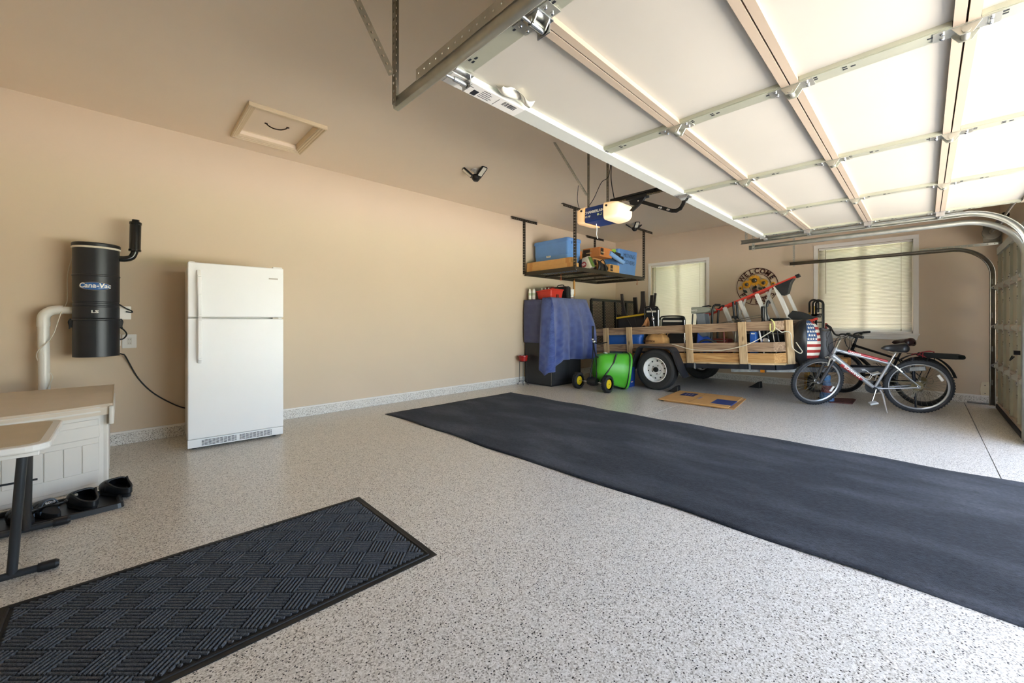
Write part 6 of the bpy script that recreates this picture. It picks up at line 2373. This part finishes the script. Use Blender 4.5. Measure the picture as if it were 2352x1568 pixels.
# bits in the box and hanging at the handlebar: a clear bottle
t = thing('clear_bottle', 'small clear bottle with pale label above the front wheel', 'bottle', (7.40, 1.04, .62))
MB().lathe((7.43, 1.0, .60), (0, 0, 1), [(.03, 0), (.034, .01), (.034, .14), (.018, .18), (.018, .21)], 16).build('bottle', mat('smoky_clear_plastic', '8e9494', rough=.1), t)
MB().lathe((7.43, 1.0, .63), (0, 0, 1), [(.0345, 0), (.0345, .08)], 16, caps=False).build('label', mat('pale_blue_label', 'cfd8de', rough=.5), t)
MB().lathe((7.43, 1.0, .81), (0, 0, 1), [(.02, 0), (.02, .025)], 12).build('cap', mat('dark_teal_cap', '3d4a4c', rough=.4), t)
# blue patterned jug under the tongue
t = thing('patterned_jug', 'blue and red patterned container standing behind the front bicycle wheel', 'container', (7.30, .985, 0))
jm = mat('blue_red_pattern', '5d7fa8', rough=.5, var=.5, scale=16)
MB().lathe((7.30, .985, .0), (0, 0, 1), [(.07, 0), (.085, .01), (.085, .10), (.06, .13), (.055, .2), (.05, .27), (.035, .30)], 22).build('body', jm, t)
MB().lathe((7.30, .985, .13), (0, 0, 1), [(.062, 0), (.060, .05), (.057, .10)], 22, caps=False).build('sleeve', mat('maroon_pattern', '7d4a48', rough=.6, var=.6, scale=26), t)
MB().lathe((7.30, .985, .30), (0, 0, 1), [(.04, 0), (.045, .02), (.045, .07), (.03, .085)], 18).build('cap', mat('bright_blue_cap', '4b86c2', rough=.4), t)
# red-brown board on the floor
t = thing('floor_board', 'flat red-brown board lying on the floor under the silver bicycle', 'board', (7.42, .86, 0))
b = MB()
b.prism([(7.18, .93), (7.50, 1.12), (7.75, .74), (7.70, .70), (7.27, .70)], (0, 0, .001), (1, 0, 0), (0, 1, 0), (0, 0, .012))
b.build('board', wood('red_brown_board', ('3c1f19', '57302a', '6b4035'), 0), t)

# ---- bicycles
def wheel(root, c, axd, r, m_t, m_r, T, reflect=True, cassette=False, knob=False):
    c, axd = V(c), V(axd).normalized()
    b = MB(T)
    tr = .026
    pr = [(r - tr + tr * math.cos(a), tr * math.sin(a)) for a in [PI * 1.5 * k / 12 - PI * .75 for k in range(13)]]
    b.lathe(c, axd, pr, 56, caps=False)
    w = b.build('tyre', m_t, root)
    if knob:
        b = MB(T)
        A, B = b.frame(axd)
        for k in range(60):
            a = 2 * PI * k / 60
            d = A * math.cos(a) + B * math.sin(a)
            for q, hh in ((-.016, -.005), (0, .0), (.016, -.005)):
                b.obox(c + d * (r + hh) + axd * q, (.008, .013, .012), Matrix((d, axd.cross(d), axd)).transposed())
        b.build('knobs', m_t, w, kind='stuff')
    b = MB(T)
    ri = r - .046
    b.lathe(c, axd, [(ri + .006, -.012), (ri - .004, -.012), (ri - .016, -.004), (ri - .016, .004), (ri - .004, .012), (ri + .006, .012)], 56, caps=False)
    b.build('rim', m_r, root)
    b = MB(T)
    b.lathe(c, axd, [(.008, -.05), (.013, -.048), (.013, -.036), (.022, -.034), (.022, -.030), (.012, -.026), (.012, .026), (.022, .030), (.022, .034), (.013, .036), (.013, .048), (.008, .05)], 16)
    b.build('hub', M_chrome, root)
    b = MB(T)
    A, B = b.frame(axd)
    for k in range(32):
        a = 2 * PI * k / 32
        sg = 1 if k % 2 else -1
        a2 = a + (.9 if (k // 2) % 2 else -.9)
        p = c + (A * math.cos(a2) + B * math.sin(a2)) * .02 + axd * sg * .03
        q = c + (A * math.cos(a) + B * math.sin(a)) * (ri - .012)
        b.cyl(p, q, .0013, n=4, caps=False)
    b.build('spokes', M_galvd, root, kind='stuff')
    if reflect:
        for a in (reflect,):
            d = A * math.cos(a) + B * math.sin(a)
            MB(T).obox(c + d * (r - .10), (.03, .085, .012), Matrix((d, axd.cross(d), axd)).transposed()).build('wheel_reflector', M_white, root, bevel=.005)
    if cassette:
        b = MB(T)
        for k, (rr_, o) in enumerate(((.058, .020), (.05, .026), (.042, .032), (.034, .037))):
            b.lathe(c + axd * -o * 1, axd, [(.015, -.001), (rr_, -.001), (rr_, .001), (.015, .001)], 28)
        b.build('cassette', mat('brass_cassette', '8d7f5c', rough=.35, metal=.7), root)

def bike(label, R2, F2, lean, steer, pal, opt):
    R2, F2 = V(R2[0], R2[1], 0), V(F2[0], F2[1], 0)
    wb = (F2 - R2).length
    hd = math.atan2(F2.y - R2.y, F2.x - R2.x)
    t = thing('bicycle', label, 'bicycle', R2, (0, 0, hd), 'bicycles by the trailer')
    T = root_matrix(t) @ Matrix.Rotation(lean, 4, 'X')
    r = .335
    M_f, M_a, M_fork = pal
    RH, FH_ = V(0, 0, r), V(wb, 0, r)
    a = V(-.326, 0, .9454)
    P = FH_ - V(.9454, 0, .326) * .04
    HB, HT, ST = P + a * .375, P + a * .50, P + a * opt.get('stem', .60)
    BB = V(.42, 0, .285)
    SC_ = opt.get('sc', V(.275, 0, .635))
    SP = SC_ + (SC_ - BB).normalized() * opt.get('post', .13)
    # steering rotation about the head axis
    S = T @ Matrix.Translation(P) @ Matrix.Rotation(steer, 4, a) @ Matrix.Translation(-P)
    def tb(nm, p, q, r0, r1, m, M_=T, n=12, lab=None):
        return MB(M_).cyl(p, q, r0, r1, n=n).build(nm, m, t, label=lab)
    wheel(t, RH, (0, 1, 0), r, opt['tyre'], opt['rim'], T, reflect=opt.get('rr', 2.6), cassette=True, knob=opt.get('knob', False))
    wheel(t, FH_, (0, 1, 0), r, opt['tyre'], opt['rim'], S, reflect=opt.get('fr', 1.4), knob=opt.get('knob', False))
    tb('top_tube', HT - a * .02, SC_ - (SC_ - BB).normalized() * .02, opt.get('tt', .019), .017, M_f)
    dt = tb('down_tube', HB + a * .02, BB, opt.get('dt', .026), .022, M_f)
    tb('seat_tube', BB, SC_, .017, .017, M_f)
    tb('head_tube', HB - a * .01, HT + a * .01, .022, .022, M_f)
    tb('seat_post', SC_, SP, .013, .013, M_chrome if opt.get('sil') else M_blackm)
    for sg in (-1, 1):
        tb('chain_stay', BB + V(-.02, sg * .03, 0), RH + V(.01, sg * .062, 0), .010, .008, M_f)
        tb('seat_stay', SC_ + V(-.01, sg * .02, -.02), RH + V(0, sg * .062, .01), .008, .007, M_f)
        lg = FH_ + V(0, sg * .055, 0)
        cr = P + a * .345 + V(0, sg * .055, 0)
        tb('fork_slider', lg, lg.lerp(cr, .62), .019, .023, M_fork, S)
        tb('fork_stanchion', lg.lerp(cr, .5), cr, .016, .016, M_fork, S)
    MB(S).beam(P + a * .345 + V(0, -.07, 0), P + a * .345 + V(0, .07, 0), .03, .035).build('fork_crown', mat('pale_silver', 'cfd0d0', rough=.3, metal=.4) if opt.get('sil') else M_blackm, t, bevel=.008)
    MB(S).tube([P + a * .345, P + a * .36, HB], .016, 10).build('steerer', M_blackm, t)
    # decals
    if opt.get('decal'):
        u = (BB - HB).normalized()
        p0, p1 = HB + (BB - HB) * .22, HB + (BB - HB) * .72
        MB(T).cyl(p0, p1, .0312, .0262, n=14, caps=False).build('frame_decal', M_a, t, label='red down-tube decal')
        q0, q1 = HT + (SC_ - HT) * .22, HT + (SC_ - HT) * .95
        MB(T).cyl(q0, q1, .0222, .0184, n=14, caps=False).build('frame_decal', M_a, t, label='red top-tube decal')
        nrm = V(0, 1, 0)
        up_ = nrm.cross(-u) * -1
        text('SCHWINN', .042, T @ basis((p0 + p1) / 2 + V(0, .031, 0), u, V(0, 1, 0).cross(u)), M_white, t, ext=.0008, fat=.001, sx=1.1)
        w_ = (SC_ - HT).normalized()
        text('RANGER', .026, T @ basis(HT + (SC_ - HT) * .36 + V(0, .0225, 0), w_, V(0, 1, 0).cross(w_)), M_white, t, ext=.0008, fat=.0008, sx=1.2)
    # cockpit
    MB(S).tube([HT, ST, ST + V(.06, 0, .035)], .016, 10).build('stem', M_blackm if not opt.get('sil') else M_galvd, t)
    hb = ST + V(.065, 0, .04)
    pts = [hb + V(-.09, -.31, .045), hb + V(-.06, -.20, .04), hb + V(-.01, -.09, .03), hb + V(0, -.03, 0), hb + V(0, .03, 0), hb + V(-.01, .09, .03), hb + V(-.06, .20, .04), hb + V(-.09, .31, .045)]
    MB(S).tube(bez(pts, 5), .011, 8).build('handlebar', M_blackm, t)
    for sg in (-1, 1):
        g0, g1 = hb + V(-.062, sg * .205, .04), hb + V(-.092, sg * .32, .045)
        MB(S).tube([g0, g1], .017, 10).build('grip', M_rubber, t)
        MB(S).tube(bez([hb + V(-.04, sg * .17, .03), hb + V(.0, sg * .20, .0), hb + V(-.01, sg * .28, -.012)]), .006, 6).build('brake_lever', M_galvd, t)
        MB(S).ball(hb + V(-.045, sg * .17, .02), (.022, .02, .016), 10, 6).build('shifter', M_black, t)
        q = FH_ + V(0, sg * .06, 0)
        MB(S).tube(bez([hb + V(-.02, sg * .15, .03), hb + V(.06, sg * .10, -.02), hb + V(.05, sg * .05, -.16), P + a * .42 + V(.05, 0, 0), P + a * .36 + V(.06, sg * .05, 0)]), .0035, 5).build('cable', M_black, t)
        MB(T).tube(bez([(S_ := T.inverted() @ S) @ (hb + V(-.03, sg * .15, .01)), HT + V(.09, sg * .07, .06), HT + V(.05, sg * .04, -.07), HT + V(-.06, sg * .02, -.035), SC_.lerp(HT, .6) + V(0, 0, -.022)]), .0035, 5).build('cable', M_black, t)
    # saddle
    b = MB(T)
    sd_ = SP + V(0, 0, .045)
    prof_w = [(0, .012), (.05, .055), (.14, .082), (.28, .088), (.42, .072), (.56, .050), (.72, .034), (.88, .027), (.96, .020), (1, .006)]
    def lerp_w(u):
        for (u0, w0), (u1, w1) in zip(prof_w[:-1], prof_w[1:]):
            if u <= u1:
                return w0 + (w1 - w0) * (u - u0) / (u1 - u0)
        return prof_w[-1][1]
    def sad(v, u):
        an = 2 * PI * v
        w = lerp_w(u)
        fat_ = (.062 * (1 - u) ** .7 + .024) * min(1, .25 + 5 * u, .25 + 7 * (1 - u))
        zc = .012 * (1 - u) ** 2 + .010 * u ** 2
        cs, sn = math.cos(an), math.sin(an)
        return sd_ + V(-.13 + .275 * u, w * math.copysign(abs(cs) ** .8, cs), zc + (fat_ if sn > 0 else fat_ * .75) * sn * (1 if sn > 0 else (.5 + .5 * abs(cs))))
    b.grid(sad, 22, 24, wrap=True)
    b.build('saddle', opt['seat'], t)
    b = MB(T)
    for sg in (-1, 1):
        b.tube(bez([sd_ + V(-.10, sg * .03, -.01), sd_ + V(-.04, sg * .022, -.035), sd_ + V(.05, sg * .018, -.035), sd_ + V(.10, sg * .01, -.005)]), .0045, 6)
    b.lathe(SP + V(0, 0, -.005), (0, 0, 1), [(.02, 0), (.02, .025)], 10)
    b.build('saddle_rails', M_galvd, t)
    # drivetrain (right side, -y)
    b = MB(T)
    for rr_, o in ((.085, -.050), (.068, -.043), (.05, -.037)):
        b.lathe(BB + V(0, o, 0), (0, 1, 0), [(.022, -.0015), (rr_, -.0015), (rr_, .0015), (.022, .0015)], 36)
    b.build('chainrings', M_blackm, t)
    for sg, an in ((1, opt.get('crank', -1.2)), (-1, opt.get('crank', -1.2) + PI)):
        e = BB + V(.17 * math.cos(an), sg * .085, .17 * math.sin(an))
        MB(T).beam(BB + V(0, sg * .06, 0), e, .014, .026, (0, 1, 0)).build('crank_arm', M_chrome if opt.get('sil') else M_blackm, t, bevel=.004)
        MB(T).obox(e + V(0, sg * .055, 0), (.085, .09, .024), Matrix.Rotation(.35, 3, 'Y')).build('pedal', mat('pale_pedal', 'c9cac8', rough=.4) if opt.get('sil') else M_black, t, bevel=.006)
    MB(T).cyl(BB + V(0, -.07, 0), BB + V(0, .07, 0), .019, n=14).build('bottom_bracket', M_blackm, t)
    b = MB(T)
    for z0_, z1_ in ((.085, .05), (-.085, -.05)):
        b.tube([BB + V(0, -.045, z0_), RH + V(0, -.045, z1_)], .003, 5)
    b.build('chain', mat('chain_steel'), t)
    b = MB(T)
    b.beam(RH + V(.0, -.055, -.02), RH + V(.02, -.055, -.13), .012, .02, (0, 1, 0))
    b.lathe(RH + V(.01, -.048, -.07), (0, 1, 0), [(.02, -.004), (.02, .004)], 12)
    b.lathe(RH + V(.03, -.048, -.13), (0, 1, 0), [(.02, -.004), (.02, .004)], 12)
    b.tube(bez([RH + V(-.01, -.055, -.03), RH + V(-.09, -.06, -.02), RH + V(-.08, -.06, .05), RH + V(.05, -.06, .03)]), .003, 5)
    b.build('derailleur', M_galvd, t)
    # brakes
    for M_, h_, up_ in ((S, FH_, a), (T, RH, (SC_ - RH).normalized())):
        b = MB(M_)
        for sg in (-1, 1):
            bp = h_ + V(0, sg * .05, 0) + up_ * .25
            b.beam(bp, bp + up_ * .10 + V(0, -sg * .015, 0), .012, .016, (1, 0, 0))
            b.obox(h_ + V(0, sg * .022, 0) + up_ * (r - .048), (.05, .012, .014), Matrix((V(0, 1, 0).cross(up_), V(0, 1, 0), up_)).transposed())
        b.build('brake', M_galv if opt.get('sil') else M_blackm, t)
    # bottle cage on the down tube
    if opt.get('cage'):
        u = (BB - HB).normalized()
        nn = V(0, 1, 0).cross(u)
        if nn.z < 0: nn = -nn
        c0 = HB.lerp(BB, .55) + nn * .028
        b = MB(T)
        pl = [c0, c0 + u * .13, c0 + u * .15 + nn * .03, c0 + u * .13 + nn * .085, c0 + u * .04 + nn * .085, c0 + u * .01 + nn * .06]
        for sg in (-.028, .028):
            b.tube([p + V(0, sg, 0) for p in pl[1:]] , .0035, 6)
            b.tube([pl[0] + V(0, sg * .3, 0), pl[1] + V(0, sg, 0)], .0035, 6)
        b.build('bottle_cage', opt['cage'], t)
    if opt.get('kick'):
        lo_ = T.inverted() @ (root_matrix(t) @ V(.36, .26, .012))
        k0 = BB + V(-.05, .03, -.02)
        MB(T).tube([k0, k0 + V(-.01, .05, -.035), lo_], [.012, .012, .006], 8).build('kickstand', mat('pale_silver'), t)
    if opt.get('rack'):
        z_ = .70
        b = MB(T)
        for sg in (-1, 1):
            b.tube([V(.14, sg * .05, z_), V(-.32, sg * .06, z_)], .006, 6)
            b.tube([RH + V(-.0, sg * .07, .01), V(-.12, sg * .06, z_)], .005, 6)
        b.tube([V(-.32, -.06, z_), V(-.33, 0, z_), V(-.32, .06, z_)], .006, 6)
        b.build('carrier', M_blackm, t)
        b = MB(T)
        b.prism([(-.42, .685), (-.40, .665), (-.02, .66), (.04, .70), (.0, .73), (-.34, .735), (-.41, .72)], (0, -.075, 0), (1, 0, 0), (0, 0, 1), (0, .15, 0))
        b.build('rack_bag', mat('dark_green_bag', '23292a', rough=.7), t, bevel=.012)
        b = MB(T)
        b.tube(bez([(-.06, .085, .665), (-.07, .08, .74), (-.09, -.05, .745), (-.1, -.085, .66)]), .005, 6)
        b.tube(bez([(-.0, .08, .68), (-.05, .08, .735), (-.12, -.02, .745), (-.04, -.085, .70)]), .005, 6)
        b.tube(bez([(.08, .06, .69), (.02, .08, .71), (-.05, .085, .69), (-.10, .085, .665)]), .005, 6)
        b.build('bungee', mat('red_bungee', 'a8303a', rough=.6), t)
        b = MB(T)
        b.grid(lambda u, v: RH + V(.366 * math.cos(.75 + 2.15 * u), -.03 + .06 * v, .366 * math.sin(.75 + 2.15 * u)) * 1.0 + V(0, 0, .006 * math.sin(PI * v)), 30, 4)
        b.build('mudguard', M_black, t, solid=.003)
    return t

M_bsil = mat('silver_frame_paint', 'a2a5a9', rough=.35, metal=.35, var=.03)
M_bred = mat('red_frame_paint', 'a83a3d', rough=.3, metal=.2, var=.05)
M_bblk = mat('gloss_black_frame', '151517', rough=.25, var=.1)
M_tyre = mat('bike_tyre_rubber', '26282c', rough=.7, var=.12)
M_seat = mat('black_saddle_vinyl', '1c1d20', rough=.35, var=.06)
bike('silver and red mountain bicycle parked in front of the other one', (7.20, .07), (6.865, 1.045), math.radians(-6), math.radians(24), (M_bsil, M_bred, mat('dark_grey_fork', '3d3f43', rough=.35, metal=.3)),
     dict(tyre=M_tyre, rim=mat('alloy_rim', 'b8bbbe', rough=.3, metal=.7), seat=M_seat, sil=True, decal=True, cage=mat('white_wire', 'dedede', rough=.4), stem=.66, dt=.034, tt=.023, kick=True, knob=True, crank=math.radians(-75), rr=-2.6, fr=2.6))
bike('black bicycle with rear carrier leaning behind the silver bicycle', (7.82, .04), (8.36, .96), math.radians(2), math.radians(12), (M_bblk, M_bblk, M_bblk),
     dict(tyre=mat('black_street_tyre', '161617', rough=.6), rim=mat('dark_rim', '4b4c4e', rough=.4, metal=.5), seat=mat('maroon_black_saddle', '2a1619', rough=.35), cage=M_blackm, rack=True, stem=.60, post=.17, crank=math.radians(20), rr=0, fr=0))

# ---- flattened cartons on the floor
def flat(label, dz, dx, dy, rz, m):
    t = thing('flattened_carton', label, 'cardboard', (6.06 + dx, 2.27 + dy, dz), (0, 0, rz), 'flattened cartons on the floor')
    T = root_matrix(t)
    MB(T).box(-.46, .44, -.45, .45, 0, .011).build('sheet', m, t)
    b = MB(T)
    b.box(.02, .30, .12, .32, .011, .0116)
    pn = b.build('print_panel', mat('navy_print', '2b3160', rough=.6), t) if dz > .02 else None
    if dz > .02:
        b = MB(T)
        b.box(-.32, .06, -.452, -.20, .011, .0118)
        b.box(-.32, .06, -.4525, -.4495, .0, .0118)
        b.build('blue_panel', mat('blue_print', '2a417c', rough=.6), t)
        b = MB(T)
        b.box(-.10, .08, .0, .03, .011, .0116)
        for i in range(3):
            b.box(.08, .24, .17 + i * .04, .185 + i * .04, .0117, .0121)
        b.build('print_lines', mat('pale_lilac_print', '8f8aa0', rough=.6), t, kind='stuff')
        b = MB(T)
        b.box(-.46, .44, .04, .044, .011, .0114)
        b.build('crease', mat('crease_brown', '8d6539', rough=.8), t)
    return t
flat('bottom sheet of the flattened cardboard cartons on the floor', .001, .05, -.04, .12, M_card)
flat('middle sheet of the flattened cardboard cartons on the floor', .0135, .02, .01, .05, mat('mid_cardboard', 'b5854f', rough=.85, var=.08))
flat('top sheet of the flattened cartons with dark blue print', .026, .0, .0, .09, M_cardl)

# ---- round welcome sign
SY, SZ, SR = 2.21, 1.812, .345
SXp = XR - .03
t = thing('welcome_sign', 'round metal welcome friends sign with sunflowers on the far wall', 'sign', (SXp, SY, SZ))
M_rust = mat('rust_brown_metal', '4a241c', rough=.5, metal=.3, var=.15)
def ring(rad, nm, r_=.006):
    MB().tube([(SXp, SY + rad * math.cos(2 * PI * k / 64), SZ + rad * math.sin(2 * PI * k / 64)) for k in range(64)], r_, 6, closed=True).build(nm, M_rust, t)
ring(SR, 'outer_ring')
ring(.238, 'inner_ring', .005)
def letters(word, ang0, ang1, rad, flip, size):
    n_ = len(word)
    for i, ch in enumerate(word):
        an = math.radians(ang0 + (ang1 - ang0) * i / (n_ - 1))
        # picture right is -Y
        ux = V(0, -1, 0)
        up_ = V(0, 0, 1)
        rad_dir = ux * math.cos(an) + up_ * math.sin(an)
        tang = ux * math.sin(an) - up_ * math.cos(an)
        if flip:
            rad_dir_up, tang_r = -rad_dir, -tang
        else:
            rad_dir_up, tang_r = rad_dir, tang
        o = V(SXp, SY, SZ) + rad_dir * rad
        text(ch, size, basis(o, tang_r, rad_dir_up), M_rust, t, name='letter', ext=.003, fat=.003, sx=.9)
letters('WELCOME', 148, 32, .291, False, .125)
letters('FRIENDS', 212, 328, .291, True, .115)
def flower(dy, dz, rad, lab):
    c = V(SXp - .012, SY - dy, SZ + dz)
    b = MB()
    for lay, (n_, rr_, off, xo) in enumerate(((16, rad, 0, 0), (16, rad * .86, .5, -.006))):
        for k in range(n_):
            an = 2 * PI * (k + off) / n_
            d = V(0, math.cos(an), math.sin(an))
            s_ = V(0, -math.sin(an), math.cos(an))
            w_ = rad * .17
            b.add([c + V(xo, 0, 0) + d * rad * .25, c + V(xo - .006, 0, 0) + d * rr_ * .62 + s_ * w_, c + V(xo, 0, 0) + d * rr_, c + V(xo - .006, 0, 0) + d * rr_ * .62 - s_ * w_], [(0, 1, 2, 3)])
    f_ = b.build('sunflower', mat('sunflower_yellow', 'ecb12f', rough=.5, var=.18, scale=30), t, solid=.002, label=lab)
    MB().lathe(c + V(-.006, 0, 0), (-1, 0, 0), [(rad * .42, 0), (rad * .40, .006), (rad * .32, .010)], 20).build('flower_disc', mat('burnt_orange', '8a3a14', rough=.5, var=.2), f_)
    MB().lathe(c + V(-.014, 0, 0), (-1, 0, 0), [(rad * .38, 0), (rad * .34, rad * .14), (rad * .2, rad * .22), (.001, rad * .25)], 20).build('seed_head', mat('dark_seed_glass', '4a4334', rough=.15, var=.2), f_)
flower(-.035, .115, .115, 'large centre sunflower')
flower(-.165, .045, .085, 'sunflower on the left of the sign')
flower(.115, .058, .085, 'sunflower on the right of the sign')
flower(-.27, -.02, .042, 'small sunflower on the ring')
flower(.27, .03, .042, 'small sunflower on the opposite ring edge')
b = MB()
b.prism([(-.075, -.17), (.03, -.17), (.05, -.05), (.0, -.09), (-.03, -.035), (-.06, -.06), (-.095, -.035)], (SXp - .006, SY - .02, SZ), (0, -1, 0), (0, 0, 1), (.008, 0, 0))
b.build('flower_pot', mat('maroon_enamel', '5f1c1c', rough=.4), t, label='maroon flower pot')
for dy, dz, ra in ((-.19, -.085, .9), (-.02, -.005, .4), (.06, -.045, 1.1), (.12, -.03, .6), (-.04, -.02, 2.2)):
    b = MB()
    lf = [(0, -.045), (.024, -.01), (.018, .02), (0, .045), (-.018, .02), (-.024, -.01)]
    cr, sr = math.cos(ra), math.sin(ra)
    b.prism([(x * cr - z * sr, x * sr + z * cr) for x, z in lf], (SXp - .008, SY - dy, SZ + dz), (0, -1, 0), (0, 0, 1), (.004, 0, 0))
    b.build('leaf', mat('dark_green_enamel', '26302a', rough=.4), t)
for dy in (-.15, -.03, .1):
    MB().tube([(SXp - .004, SY - dy, SZ + .05), (SXp - .004, SY - dy * .6 - .0, SZ - .10)], .004, 6).build('stem', mat('dark_green_enamel'), t)
MB().beam((SXp, SY + .12, SZ - .205), (SXp, SY - .13, SZ - .205), .006, .012).build('pot_bar', M_rust, t)
